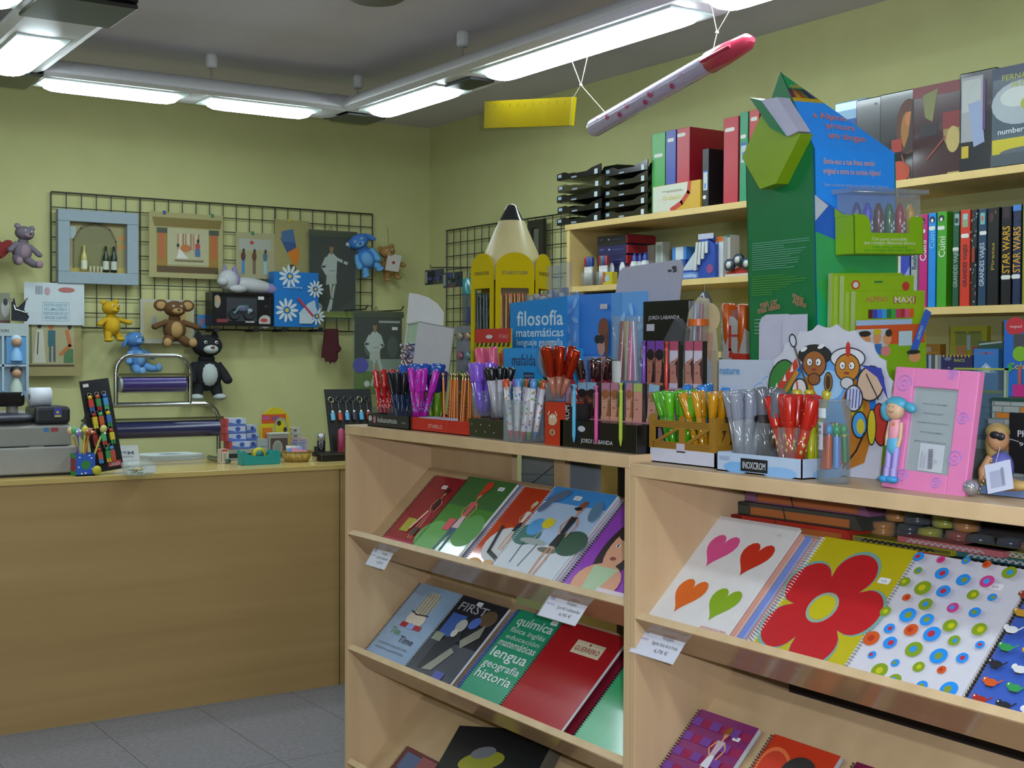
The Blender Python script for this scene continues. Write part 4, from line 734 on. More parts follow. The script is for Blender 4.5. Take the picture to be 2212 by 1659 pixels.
# teal tape dispenser
x0, z0, x1, z1 = rectY(522, 970, 605, 1006, 5.30); w = x1-x0; yb = 5.30
t = thing('tape_dispenser', 'teal desk tape dispenser with a yellow roll near the counter edge', 'tape dispenser', (x0, yb, zc)); TE = mat('#1f8480', .35)
prof = [(0.008, 0), (w-.004, 0), (w, .012), (w, .05), (w-.01, .058), (w*.86, .06), (w*.76, .05), (w*.64, .036), (w*.36, .036), (w*.16, .046), (w*.06, .062), (0, .06)]
b = B(); b.prism(prof, 0, .006, TE, FRONT(0.0)); b.prism(prof, 0, .006, TE, FRONT(.055)); b.box(.006, 0, .0, w-.004, .05, .012, TE); b.box(w-.012, 0, 0, w, .05, .048, TE); b.box(.002, 0, 0, .012, .05, .055, TE); b.box(w*.8, 0, .02, w-.004, .05, .05, TE); b.obj('body', t, bev=.0012)
b = B(); b.lathe([(.018, -.012), (.03, -.012), (.03, .012), (.018, .012)], mat('#a8a018', .3), 20, M=Matrix.Translation((w*.5, .025, .042)) @ Matrix.Rotation(R(90), 4, 'X')); b.obj('tape_roll', t)
b = B(); b.lathe([(0, -.014), (.018, -.014), (.018, .014), (0, .014)], mat('#1a6a6a', .4), 16, M=Matrix.Translation((w*.5, .025, .042)) @ Matrix.Rotation(R(90), 4, 'X')); b.obj('hub', t)
# wicker basket
p = atY(641, 1000, 5.38); WK = noisy('wicker', '#8c7230', '#c0a458', 90, .7, (1, 1, .4), 2, .8)
t = thing('wicker_basket', 'small round wicker basket holding paper slips on the counter', 'basket', (p.x, 5.38, zc))
b = B(); b.lathe([(0, .002), (.05, .0), (.062, .02), (.068, .042), (.064, .042), (.058, .02), (.046, .005), (0, .005)], WK, 28); b.obj('bowl', t)
b = B(); b.tube([(.067*math.cos(q), .067*math.sin(q), .044+.001*math.sin(14*q)) for q in [2*PI*i/56 for i in range(56)]], .0035, mat('#7a5c28', .6), 6, closed=True); b.obj('rim', t)
for k, (c, r_) in enumerate((('#b8b4a4', 6), ('#4a78b0', -4), ('#a86a7a', 14))):
    b = B(); b.box(-.045, -.012, 0, .03, -.0105, .055-.006*k, c); b.obj('paper_slip', M=Matrix.Translation((p.x+.004*k, 5.39-.012*k, zc+.012)) @ Matrix.Rotation(R(-30), 4, 'X') @ Matrix.Rotation(R(r_), 4, 'Y'), label=('white paper slip', 'blue paper slip', 'pink paper slip')[k]+' standing in the wicker basket', cat='paper slip', group='slips in the wicker basket')
# spray tin, black boxes
p = atY(694, 980, 5.46)
t = thing('spray_tin', 'black cylinder tin with a silver top near the right end of the counter', 'tin', (p.x, 5.46, zc))
B().lathe([(0, 0), (.019, 0), (.019, .08), (0, .08)], mat('#101216', .25), 20).obj('body', t); B().lathe([(0, .081), (.0185, .081), (.018, .113), (0, .113)], mat('#9a9ca0', .3, .6), 20).obj('cap', t)
x0, z0, x1, z1 = rectY(694, 980, 748, 1004, 5.30)
t = thing('black_case', 'long black case with a silver rim at the right end of the counter', 'case', (x0, 5.30, zc)); b = B(); b.box(0, 0, 0, .14, .05, .036, mat('#15161a', .3)); b.obj('case', t, bev=.003); b = B(); b.box(-.001, -.001, .028, .141, .051, .031, mat('#9aa0a4', .3, 1)); b.obj('rim', t)
b = B(); b.box(0, 0, 0, .05, .04, .014, '#a87a80'); b.obj('pink_pad', loc=(atY(706, 975, 5.4).x, 5.40, zc), label='small pink pad beside the black cylinder tin', cat='notepad')
b = B(); b.box(0, 0, 0, .16, .03, .02, mat('#20221f', .4)); b.box(.01, .0, .02, .03, .03, .045, mat('#20221f', .4)); b.obj('hole_punch', loc=(atY(680, 970, 5.58).x, 5.58, zc), label='low black desk tool behind the black cylinder tin', cat='desk tool')
b = B(); b.lathe([(0, 0), (.014, 0), (.016, .05), (.016, .13), (.0, .14)], mat('#8c2a4a', .3), 12); b.obj('magenta_tube', loc=(atY(737, 980, 5.42).x, 5.42, zc), label='magenta tube standing between the black tin and the display unit', cat='tube')
# ring display board
x0, z0, x1, z1 = rectY(707, 852, 806, 985, 5.50); w, h = x1-x0, z1-z0
t = thing('keyring_board', 'wide black board with silver rings and small bottle charms at the counter end', 'keyring display', M=Matrix.Translation((x0, 5.46, ZCT+.03)) @ Matrix.Rotation(R(-14), 4, 'X'))
b = B(); b.box(0, 0, 0, w, .006, h*1.02, mat('#1d1f20', .4)); b.box(0, -.002, 0, .003, 0, h*1.02, '#0c0d0d'); b.obj('board', t)
for i in range(6):
    u = w*(.1+.155*i); b = B(); b.tube([(u+.013*math.cos(q), -.006, h*.84+.013*math.sin(q)) for q in [2*PI*j/16 for j in range(16)]], .0022, mat('#b8bc9c' if i in (0, 4) else '#55585a', .2, 1), 5, closed=True)
    b.tube([(u, -.006, h*.82), (u, -.006, h*.62)], .0015, mat('#9a9c9c', .2, 1), 5)
    b.tube([(u, -.01, h*.62), (u, -.01, h*.5)], .011, ('#5aa0c0', '#b0442c', '#5a98c8', '#3a2c3c', '#4a98c0', '#a83a28')[i], 8); b.ell((u, -.012, h*.64), (.006, .006, .006), '#c8d0d0'); b.obj('charm', t)
# ------------------------------------------------------------------ shelving on the right wall
XS = 3.52
def yx(px, py, X=XS): return atX(px, py, X).y
def zx(px, py, X=XS): return atX(px, py, X).z
SE = SHELFW
ytop, ZT, ZM, ZR = 4.84, 2.036, 1.752, 1.607
t = thing('wall_shelving', 'light wood open shelving along the right wall, full of office supplies', 'shelving', (XS, ytop, 0), RX)
L1, L2, L3 = .0, ytop-3.60, ytop-2.30
B().box(-.01, 0, ZT-.026, ytop-1.2, .325, ZT, SE).obj('top_board', t, bev=.002)
for x in (0, L1+1.222, L3+.0, ytop-1.3): B().box(x, .004, 0, x+.022, .32, ZT-.026, SE).obj('side_panel', t, bev=.001)
for z in (ZM, 1.46, 1.14, .8, .45, .1): B().box(.022, .003, z-.024, 1.222, .32, z, SE).obj('shelf', t)
for z in (ZR, 1.30, .98, .6, .1): B().box(1.244, .003, z-.024, L3, .32, z, SE).obj('shelf', t); B().box(L3+.022, .003, z-.024, ytop-1.3, .32, z, SE).obj('shelf', t)
TAG = lambda x, y, w=.022, h=.012: [('p', [(x-w, y-h*.6), (x-w*.7, y-h), (x+w*.7, y-h), (x+w, y-h*.6), (x+w, y+h*.6), (x+w*.7, y+h), (x-w*.7, y+h), (x-w, y+h*.6)], '#c4c4bc')]
def binder(label, l, r, top, z0, c, Xf=XS+.03, depth=.27, art=(), group='ring binders on the top shelf', name='ring_binder', cat='binder', side=None, tagx=None, arch=True, c2=None, M=None):
    my = (l+r)/2; yl = yx(l, top+60, Xf); yr = yx(r, top+60, Xf); w = yl-yr; h = zx(my, top, Xf)-z0
    T = thing(name, label, cat, (Xf, yl, z0+.001), RX, group)
    m = mat(c, .38)
    b = B(); b.box(0, 0, 0, w, .003, h, m); b.box(0, 0, 0, .003, depth, h, m); b.box(w-.003, 0, 0, w, depth, h, mat(side, .38) if side else m)
    b.art(list(art), FRONT(0), w, h, z0=.0006)
    b.obj('cover', T, bev=.0012)
    B().box(.005, .012, .006, w-.005, depth-.012, h-.012, mat('#b5b2a6', .8)).obj('paper_block', T)
    return T
def lbl(y0, y1): return [('r', .18, y0, .82, y1, '#a8b0b4'), ('r', .18, y1-.03, .82, y1, '#3a5aa0'), ('r', .3, y0+.03, .6, y0+.12, '#5a7ab8')]
def tg(x, y, w=.28, h=.022): return [('r', x-w, y-h, x+w, y+h, '#c4c4bc'), ('r', x-w*1.15, y-h*.5, x+w*1.15, y+h*.5, '#c4c4bc')]
binder('plain green ring binder, leftmost on the top shelf', 1408, 1437, 288, ZT, '#2f8a34', art=tg(.5, .72))
binder('blue ring binder between the green and the wide red one', 1438, 1460, 282, ZT, '#25388c', art=tg(.5, .88))
binder('wide red ring binder with its cover in view, right of the blue binder', 1462, 1490, 277, ZT, '#a01c2c', art=tg(.35, .92), side='#8c1222')
binder('small black ring binder with a white spine label, standing before the wide red one', 1517, 1531, 322, ZT, '#101113', Xf=XS+.01, depth=.2, art=[*lbl(.28, .62), ('e', .4, .16, .26, .035, '#c8c8c4')])
binder('tall red ring binder right of the small black one', 1563, 1595, 254, ZT, '#a41c2c', art=tg(.42, .86))
binder('thin teal green ring binder with a spine label', 1598, 1616, 243, ZT, '#128054', art=[*lbl(.44, .66), *tg(.45, .73)])
binder('thin red ring binder with a spine label, beside the teal one', 1618, 1640, 238, ZT, '#a8221f', art=[*lbl(.44, .68), *tg(.5, .9)])
binder('last red ring binder before the green display, mostly hidden', 1643, 1662, 233, ZT, '#a0201f', art=tg(.5, .9))
# yellow and white boxed packet
yl, yr = yx(1411, 420, XS+.005), yx(1513, 420, XS+.005); w = yl-yr; hl = zx(1411, 405, XS+.005)-ZT; hr = zx(1513, 388, XS+.005)-ZT
b = B(); b.prism([(0, 0), (w, 0), (w, hr), (0, hl)], 0, .06, mat('#b8901c', .35), FRONT(.06)); b.art([('p', [(0, .0), (.42, .0), (.72, .4), (.78, 1.0), (0, .98)], '#b9b9a8'), ('l', [(.4, .02), (.62, .25), (.76, .6), (.78, .98)], .07, '#a8341c'), ('r', .2, .74, .62, .77, '#5a8a6a'), ('r', .3, .7, .66, .72, '#a8604a'), ('t', 'Grafoplás', .42, .42, .16, '#b8a850', {'w': .42})], FRONT(0), w, hl*1.0); b.obj('paper_packet', loc=(XS+.004, yl, ZT+.001), rz=RX, label='white and yellow paper packet in front of the blue and wide red binders', cat='paper packet')
# desk trays
SMK = mat('#6c6a52', .15, trans=.55)
def tray(label, y, z, w, m, X=XS+.0, dx=0, tagm='#9aa4b0', tags=True, group='stacked desk trays on the top shelf'):
    T = thing('desk_tray', label, 'desk tray', (X, y, z), RX, group)
    b = B(); d = .30; b.box(.01, .01, 0, w-.01, d, .004, m)
    sd = [(0, .0), (.02, .03), (.09, .046), (.17, .05), (.24, .05), (d, .04), (d, 0)]
    for x in (0, w-.004): b.prism([(p, q) for p, q in sd], 0, .004, m, Matrix(((0, 0, 1, x), (1, 0, 0, 0), (0, 1, 0, 0), (0, 0, 0, 1))))
    P = [(0, 0), (w, 0), (w, .044), (w*.8, .034), (w*.68, .022), (w*.3, .022), (w*.18, .034), (0, .030)]
    b.prism(P, 0, .004, m, FRONT(.004)); b.prism([(0, 0), (w, 0), (w, .03), (0, .03)], 0, .004, m, FRONT(d)); b.obj('tray', T)
    if tags:
        b = B(); b.art([('r', .03, .012, .11, .026, '#8a9cb0'), ('r', .34, .002, .46, .009, '#8a90a0'), ('r', .86, .002, .93, .024, '#b4c0c4')], FRONT(-.0005), w, 1); b.obj('price_sticker', T)
    return T
y1 = yx(1203, 460, XS); y2 = yx(1300, 460, XS+.01); TB = mat('#0c0d12', .18)
for k, (py, m_) in enumerate(((474, 0), (447, 0), (420, 0), (396, 1), (366, 0))):
    z = zx(1215, py, XS)-.012
    z = ZT+.001+[0, .052, .104, .15, .205][k]
    tray(('lowest', 'second', 'third', 'fourth and clear', 'topmost')[k]+(' black' if not m_ else '')+' desk tray of the left stack on the top shelf', y1-.006*(k % 2), z, .33, SMK if m_ else TB)
for k in range(5):
    tray(('lowest', 'second', 'third', 'fourth', 'topmost')[k]+' smoky clear desk tray of the right stack beside the green binder', y1-.345, ZT+.001+.047*k, .29, SMK if k < 4 else TB, X=XS+.012)
def post(x, y, z0, z1, n): 
    b = B(); b.tube([(0, 0, 0), (0, 0, z1-z0)], .004, TB, 6); return b
# navy boxes, markers and pens on the middle shelf
def sbox(label, l, r, top, bt, X, d, c, art=(), cat='box', group=None, name='carton', z0=None, side=None, rough=.4):
    yl, yr = yx(l, (top+bt)/2, X), yx(r, (top+bt)/2, X); w = yl-yr; zb = z0 if z0 is not None else zx((l+r)/2, bt, X); h = zx((l+r)/2, top, X)-zb
    b = B(); b.box(0, 0, 0, w, d, h, mat(c, rough)); b.art(list(art), FRONT(0), w, h)
    if side: b.box(w-.001, 0, 0, w+.0006, d, h, mat(side, rough))
    k = dict(label=label, cat=cat)
    if group: k['group'] = group
    return b.obj(name, loc=(X, yl, zb+.001), rz=RX, **k)
nav = [('r', .06, .6, .2, .7, '#5a5a90'), ('e', .4, .6, .03, .1, '#a8a8c0'), ('r', .5, .5, .9, .58, '#3a3c78')]
z = ZM
for k in range(5): sbox('navy carton with a red end, '+('lowest', 'second', 'third', 'fourth', 'topmost')[k]+' of the stack on the middle shelf', 1291, 1346, 0, 0, XS+.1, .16, '#1d1c48', nav, group='navy cartons on the middle shelf', z0=z) if 0 else None
yl = yx(1291, 520, XS+.09); w = yl-yx(1352, 520, XS+.09)
for k in range(5):
    b = B(); b.box(0, 0, 0, w, .16, .044, mat('#1d1c48' if k < 4 else '#201d1e', .4)); b.box(w, .0, .004, w+.012, .16, .04, mat('#8c1c28', .4)); b.art(nav, FRONT(0), w, .044)
    b.obj('carton', loc=(XS+.09, yl-.004*(k % 2), ZM+.001+.045*k), rz=RX, label='dark navy carton with a red end, '+('lowest', 'second', 'third', 'fourth', 'topmost')[k]+' of the stack on the middle shelf', cat='box', group='navy cartons on the middle shelf')
CUP = mat('#e8ecec', .06, trans=.86)
def cup(label, px, py, X, z0, r=.035, h=.075, group=None, ytop_=None, m=None, name='pen_cup', sq=False):
    y = yx(px, py, X); T = thing(name, label, 'pen cup', (X, y, z0+.001), RX, group)
    b = B()
    if sq: b.box(-r, -r, 0, r, r, .002, m or CUP); [b.box(*q, m or CUP) for q in ((-r, -r, 0, r, -r+.0015, h), (-r, r-.0015, 0, r, r, h), (-r, -r, 0, -r+.0015, r, h), (r-.0015, -r, 0, r, r, h))]
    else: b.lathe([(0, 0), (r*.92, 0), (r, h), (r-.0015, h), (r*.92-.0015, .002), (0, .002)], m or CUP, 20)
    b.obj('cup', T); return T, Vector((X, y, z0+.001))
def marker(root, label, base, cap, bc, n_, spread, group, L=.13, r=.0075, capr=.009, capl=.04, seed=0, fl=.003, name='marker_pen', cat='pen', lean=None, tipc=None):
    """n_ pens standing fanned out in a cup; the first is built, the others are copies"""
    random.seed(seed); first = None; out = []
    for i in range(n_):
        q = 2*PI*i/n_+.4; rr = .35+.55*((i*7) % 5)/4
        if n_ == 1: rr = 0
        ax, ay = spread*rr*math.cos(q), spread*rr*math.sin(q)
        M = Matrix.Translation(base+Vector((ay*.05*10*fl*0, 0, fl))) @ Matrix.Rotation(RX, 4, 'Z')
        M = M @ Matrix.Translation((rr*math.cos(q)*.012, rr*math.sin(q)*.012, 0)) @ Matrix.Rotation(R(ax*57), 4, 'Y') @ Matrix.Rotation(R(-ay*57), 4, 'X') @ Matrix.Rotation(random.uniform(0, 6), 4, 'Z')
        lb = label[i] if isinstance(label, (list, tuple)) else label
        if first is None:
            first = thing(name, lb, cat, M=M, group=group)
            b = B(); b.lathe([(0, 0), (r, 0), (r, L-capl), (0, L-capl)], mat(bc, .3), 10); b.obj('barrel', first)
            b = B(); b.lathe([(capr*.9, 0), (capr, .002), (capr*.9, capl-.004), (capr*.6, capl), (0, capl)], mat(cap, .3), 10, c=(0, 0, L-capl)); b.box(capr*.7, -.002, L-capl+.004, capr*1.5, .002, L-.006, mat(tipc or cap, .3)); b.obj('cap', first)
        else: dup(first, M=M, label=lb)
        out.append(M)
    return first
for px, cols, lb in ((1272, ('#a83030', '#28407c', '#28407c', '#28407c'), 'left'), (1304, ('#a83030', '#1f6a48', '#2a3c90', '#8c2a24'), 'right')):
    T, bs = cup('clear cup of whiteboard markers on the middle shelf, the '+lb+' one', px, 575, XS+.05, ZM, .034, .06, 'clear marker cups on the middle shelf')
    for i, c in enumerate(cols):
        marker(T, 'white marker with a %s cap in the %s clear cup' % ({'#a83030': 'bright red', '#28407c': 'navy', '#1f6a48': 'green', '#2a3c90': 'blue', '#8c2a24': 'dark red'}[c], lb), bs+Vector((0, .022-.014*i, 0)), c, '#b4b4b0', 1, 0, 'whiteboard markers on the middle shelf', L=.13, r=.008, capl=.045, seed=i)
sbox('small yellow and orange packet beside the marker cups', 1302, 1322, 588, 612, XS+.03, .03, '#b0a01c', [('r', 0, .2, .3, 1, '#a8501c'), ('e', .5, .5, .25, .3, '#8aa8a8')], z0=ZM)
b0 = None
for i in range(7):
    y = yx(1325+11.5*i, 570, XS+.10+.02*(i % 2)); z0 = ZM+.001
    if b0 is None:
        b0 = thing('glue_bottle', 'white glue bottle with a blue cap in the row behind the white card', 'bottle', (XS+.10, y, z0), RX, 'white glue bottles on the middle shelf')
        b = B(); b.lathe([(0, 0), (.019, 0), (.021, .01), (.021, .08), (.014, .1), (0, .1)], mat('#b9bcbc', .4), 14); b.obj('body', b0); b = B(); b.lathe([(.011, .1), (.010, .118), (.004, .135), (0, .135)], mat('#1f3f90', .35), 12); b.obj('cap', b0)
    else: dup(b0, loc=(XS+.10+.02*(i % 2), y, z0), rz=RX)
sbox('pale carton lettered TIPP behind the glue bottles', 1350, 1390, 520, 600, XS+.2, .05, '#a3a099', [('t', 'TIPP', .5, .8, .09, '#4a5058', {'w': .4})], z0=ZM)
sbox('pale grey upright carton with a green window label', 1395, 1413, 530, 600, XS+.2, .05, '#aaa89e', z0=ZM)
sbox('white upright carton with a grey label, middle shelf', 1416, 1431, 523, 600, XS+.16, .04, '#b9bdb4', [('r', .15, .5, .85, .92, '#8a9a90')], z0=ZM)
sbox('blue and white striped carton right of the white card', 1452, 1482, 534, 600, XS+.14, .06, '#3a78b8', [('r', .25, 0, .8, 1, '#b4c0c4'), ('r', .3, .2, .7, .35, '#a84838')], z0=ZM)
sbox('low blue carton with red lettering at the middle shelf edge', 1440, 1480, 562, 604, XS+.05, .1, '#1f3f88', [('r', .3, .5, .8, .8, '#a03a40'), ('e', .5, .3, .3, .15, '#7a90b8')], z0=ZM)
# triangular pen display
yl = yx(1472, 560, XS+.02); w = yl-yx(1545, 560, XS+.02); h = zx(1520, 505, XS+.04)-ZM
T = thing('pen_display', 'blue and white triangular pen display on the middle shelf', 'pen display', (XS+.02, yl, ZM+.001), RX)
b = B(); b.prism([(0, 0), (w, 0), (w*.98, h*.72), (w*.6, h*.95), (w*.48, h*.66), (0, h*.2)], 0, .09, mat('#1f3f90', .35), FRONT(.09)); b.art([('p', [(.02, .2), (.42, .62), (.5, .2)], '#a8aeb4'), ('r', .02, .02, .5, .15, '#5a80b8'), ('t', 'edding', .26, .05, .07, '#b8b8c0', {'w': .36}), ('r', .5, .86, .95, .98, '#a0a4b4'), ('e', .85, .2, .1, .1, '#7a3a6a')], FRONT(0), w, h); b.obj('carton', T)
for i in range(4): b = B(); b.tube([(w*(.46+.11*i), -.008, h*(.18+.12*i)), (w*(.50+.09*i), -.004, h*.8)], .007, mat('#b4b8b4', .3), 8); b.obj('pen', T)
sbox('tall white carton leaning beside the triangular pen display', 1546, 1562, 512, 598, XS+.04, .05, '#b4b8b8', [('r', .2, .1, .4, .9, '#3a5a90'), ('r', 0, .88, 1, 1, '#b8601c')], z0=ZM, group='tall white cartons on the middle shelf')
sbox('tall white carton with a green top, right of the leaning one', 1564, 1577, 508, 592, XS+.06, .05, '#b0aea4', [('r', 0, .94, 1, 1, '#2a5a4a'), ('r', .3, .05, .5, .8, '#8a8c84')], z0=ZM, group='tall white cartons on the middle shelf')
yl = yx(1566, 580, XS+.03); w = yl-yx(1645, 580, XS+.03)
T = thing('tape_display', 'red and white display tray of correction tapes on the middle shelf', 'tape display', (XS+.03, yl, ZM+.001), RX)
b = B(); b.prism([(0, 0), (w, 0), (w, .03), (w*.75, .032), (w*.5, .06), (w*.3, .032), (0, .02)], 0, .05, mat('#a8281c', .35), FRONT(.06)); b.box(0, .0, 0, w, .12, .01, '#b0a8a4'); b.obj('tray', T)
for i in range(4):
    u = w*(.14+.24*i); v = .045 if i != 1 else .062; b = B(); b.lathe([(0, -.008), (.024, -.008), (.024, .008), (0, .008)], mat('#2a3a4a', .3), 16, M=Matrix.Translation((u, .0, v)) @ Matrix.Rotation(R(90), 4, 'X')); b.lathe([(0, -.0095), (.014, -.0095), (.014, .0095), (0, .0095)], mat('#b8b8b0', .3), 14, M=Matrix.Translation((u, .0, v)) @ Matrix.Rotation(R(90), 4, 'X')); b.obj('tape_reel', T)
# below: shelf behind the displays
for k, (l, r, tp, bt, c, lb) in enumerate(((1240, 1280, 634, 700, '#243c70', 'dark blue'), (1282, 1330, 640, 700, '#3a2a20', 'brown'), (1335, 1380, 650, 700, '#5a5a50', 'grey'))):
    sbox(lb+' carton on the shelf under the markers, mostly hidden', l, r, tp, bt, XS+.08, .15, c, z0=1.46)
p = Vector((XS-.003, yx(1523, 640), ZM-.026)); b = B(); b.tube([(0, 0, 0), (0, 0, -.03)], .003, CH, 6); b.lathe([(.012, -.03), (.03, -.06), (.034, -.085), (0, -.085)], mat('#7c84a0', .1, trans=.3), 14)
b.obj('hanging_trinket', loc=p, label='small glassy trinket hanging from the middle shelf edge', cat='trinket')
# picture-cover binders standing face out on the right part of the top shelf
def cover(label, l, r, top, X, c, art, rough=.25, thick=.04, c2=None, lean=0, text=None):
    py = top+100; yl = yx(l, py, X); w = yl-yx(r, py, X); h = zx((l+r)/2, top, X)-ZT
    T = thing('picture_binder', label, 'binder', (X, yl, ZT+.001), RX, 'picture covered binders facing out on the top shelf')
    b = B(); b.box(0, 0, 0, w, thick, h, mat(c, rough, coat=.4)); b.art(art, FRONT(0), w, h); b.obj('cover', T, bev=.004)
    b = B(); b.box(.006, .006, h-.003, w-.004, thick-.006, h+.0004, mat('#77756e', .8)); b.obj('paper_block', T); return T
cover('light blue picture binder, leftmost of those facing out, partly hidden by the green display', 1802, 1870, 218, XS+.12, '#6a9cc4', [('e', .6, .55, .38, .3, '#2c4c94'), ('e', .62, .5, .22, .18, '#5a6ab0'), ('e', .7, .5, .06, .05, '#a04a58'), ('r', 0, .8, 1, .9, '#8ab0cc')])
cover('plain dark grey binder beside the light blue picture binder', 1848, 1915, 211, XS+.10, '#1c1c20', [('e', .65, .92, .05, .015, '#6a6a70')])
cover('black binder with a glowing orange and red picture', 1900, 1990, 197, XS+.07, '#14100f', [('e', .7, .6, .3, .3, '#4a2410'), ('e', .66, .56, .14, .2, '#8c5a18'), ('e', .72, .68, .1, .08, '#a8642a'), ('p', [(.55, .3), (1, .4), (.98, .8), (.8, .9), (.7, .5)], '#2a1512'), ('r', .3, .34, .55, .48, '#8c2410'), ('e', .45, .12, .3, .12, '#a03818'), ('l', [(.55, .3), (.75, .02)], .03, '#8a3a24')])
cover('dark maroon picture binder with a cream and red emblem', 1971, 2082, 181, XS+.045, '#331416', [('r', 0, .88, 1, 1, '#6a3034'), ('p', [(.2, .9), (.5, .95), (.4, .6), (.25, .66)], '#6a6a3c'), ('r', .15, .45, .5, .58, '#1a1214'), ('e', .8, .48, .19, .2, '#7c6c3a'), ('r', .6, .5, 1, .68, '#6c1a1a'), ('e', .8, .38, .13, .14, '#a08c50'), ('l', [(.3, .2), (.66, .42)], .03, '#7a3a24'), ('r', .7, .02, .95, .035, '#a08c50')])
cover('black binder with a silver grey picture and a yellow mark', 2072, 2150, 153, XS+.025, '#131417', [('r', .06, .3, .66, .95, '#86888a'), ('r', .08, .6, .6, .92, '#9a9c98'), ('p', [(.25, .68), (.6, .7), (.72, .28), (.42, .24)], '#7c88a4'), ('r', .08, .14, .28, .26, '#a89018'), ('r', .66, .4, .74, .9, '#4a2a5a')])
cover('blue grey picture binder with silver lettering and a yellow stripe, at the right edge', 2142, 2270, 138, XS+.0, '#3c4a54', [('r', 0, .88, 1, 1, '#2a3448'), ('e', .5, .62, .5, .22, '#8c9498'), ('e', .45, .68, .3, .1, '#a8aca8'), ('e', .7, .6, .2, .08, '#8c9428'), ('t', 'FERNANDO', .18, .86, .055, '#8c9038', {'al': 'l', 'w': .75}), ('t', 'ALONSO', .34, .78, .055, '#8c9038', {'al': 'l', 'w': .5}), ('t', 'number one', .12, .32, .055, '#b4bcc0', {'al': 'l', 'w': .7}), ('r', .02, .12, 1, .27, '#a89c14'), ('e', .55, .12, .4, .05, '#4a5258'), ('r', 0, 0, 1, .12, '#3c4448')])
# spines on the second shelf
def up(s, y, h, c, w=None, x=.62): return ('t', s, x, y, h, c, {'rot': 90, **({} if w is None else {'w': w})})
def spine(label, l, r, top, c, art, side=None, X=XS+.02, letter=None):
    T = binder(label, l, r, top, ZR, c, Xf=X, depth=.26, art=art, group='picture binders on the second shelf', side=side)
    if letter:
        s, cc, y0, y1, hx = letter; w = (yx(l, 560, X)-yx(r, 560, X)); h = zx((l+r)/2, top, X)-ZR
        b = B(); b.text(s, w*.5+hx*.5, h*(y0+y1)/2, hx, cc, FRONT(0), 'c', h*(y1-y0), rot=90, z=.0012); b.obj('lettering', T)
    return T
hx = .022
spine('white and blue binder lettered Real, leftmost on the second shelf', 1941, 1966, 466, '#2c3c98', [('r', 0, 0, .22, 1, '#b4b4ac'), ('t', 'Re', .62, .8, .07, '#a8b0c8', {'w': .5}), ('p', [(.3, .3), (1, .45), (1, .05), (.5, .05)], '#7c84a8')])
spine('grey binder with dark upright lettering on the second shelf', 1968, 1983, 467, '#8c948c', [('e', .5, .92, .3, .035, '#a8986a'), ('e', .4, .06, .12, .012, '#5a5a5a')], letter=('Realmadrid', '#2c3c64', .42, .76, .018))
spine('pink binder with white upright lettering', 1985, 2004, 464, '#a81c68', [('e', .4, .93, .3, .035, '#18181c'), ('e', .4, .92, .14, .02, '#c8c8c4'), *tg(.4, .82, .3, .02)], letter=('Cuini', '#c8bcc0', .5, .72, .026))
spine('sky blue binder with white upright lettering', 2005, 2022, 461, '#1878c0', [('e', .5, .93, .34, .035, '#18181c'), ('e', .5, .92, .16, .02, '#c8c8c4'), *tg(.5, .84, .34, .02)], letter=('Cuini', '#5ab0d8', .62, .82, .02))
spine('bright green binder with white upright lettering', 2024, 2046, 458, '#3c8c1c', [('e', .42, .93, .28, .035, '#18181c'), ('e', .42, .92, .13, .02, '#c8c8c4'), *tg(.42, .83, .3, .02)], side='#3a7a12', letter=('Cuini', '#b8c4a8', .52, .74, .026))
spine('dark green binder with pale upright lettering, right of the bright green one', 2058, 2072, 457, '#1c4c34', [('r', .3, .85, 1, .97, '#7c9094'), ('e', .6, .9, .3, .03, '#2a3430'), *tg(.5, .6, .4, .02)], letter=('GRANDES VIAJES', '#8ca090', .2, .6, .015))
spine('orange red binder with dark upright lettering', 2074, 2096, 454, '#b8301c', [('r', .22, .82, .78, .96, '#7c8c6c'), ('r', .3, .9, .7, .96, '#8ca8a8'), *tg(.5, .73, .34, .022)], letter=('GRANDES VIAJES', '#3c2420', .2, .64, .015))
random.seed(9); spine('dark speckled picture binder between the orange red and the steel blue one', 2098, 2111, 453, '#1c2224', [*[('e', random.random(), random.random(), .12, .012, random.choice(('#5a6a6c', '#8a8c88', '#7a2c24'))) for _ in range(26)], ('r', .3, .45, .8, .6, '#7c2c1c')])
spine('steel blue binder with white upright lettering', 2113, 2131, 452, '#1c3850', [('r', .25, .84, .8, .96, '#6a9c90'), ('e', .5, .9, .12, .03, '#a8483c'), *tg(.6, .75, .36, .02)], letter=('GRANDES VIAJES', '#a8b4bc', .2, .65, .017))
spine('black binder with small gold upright lettering', 2133, 2158, 449, '#0f0e10', [('e', .35, .9, .2, .05, '#3c2018'), ('e', .7, .95, .06, .02, '#7c4c28')], letter=('Piratas', '#8c7c28', .36, .64, .012))
spine('black binder with yellow upright lettering, left of the navy one', 2163, 2185, 447, '#0d0d12', [('r', .2, .88, .8, .98, '#2c1c20'), *tg(.5, .28, .4, .022)], letter=('STAR WARS', '#b88c14', .32, .8, .026))
spine('navy binder with yellow upright lettering, near the right edge', 2188, 2206, 443, '#1a2644', [('r', 0, .94, 1, 1, '#3c70b0'), ('e', .6, .88, .4, .05, '#20203c'), *tg(.45, .28, .45, .022)], letter=('STAR WARS', '#b8861a', .32, .78, .026))
spine('olive yellow binder cut by the right edge of the photo', 2209, 2228, 441, '#7c8014', [*tg(.5, .8)])
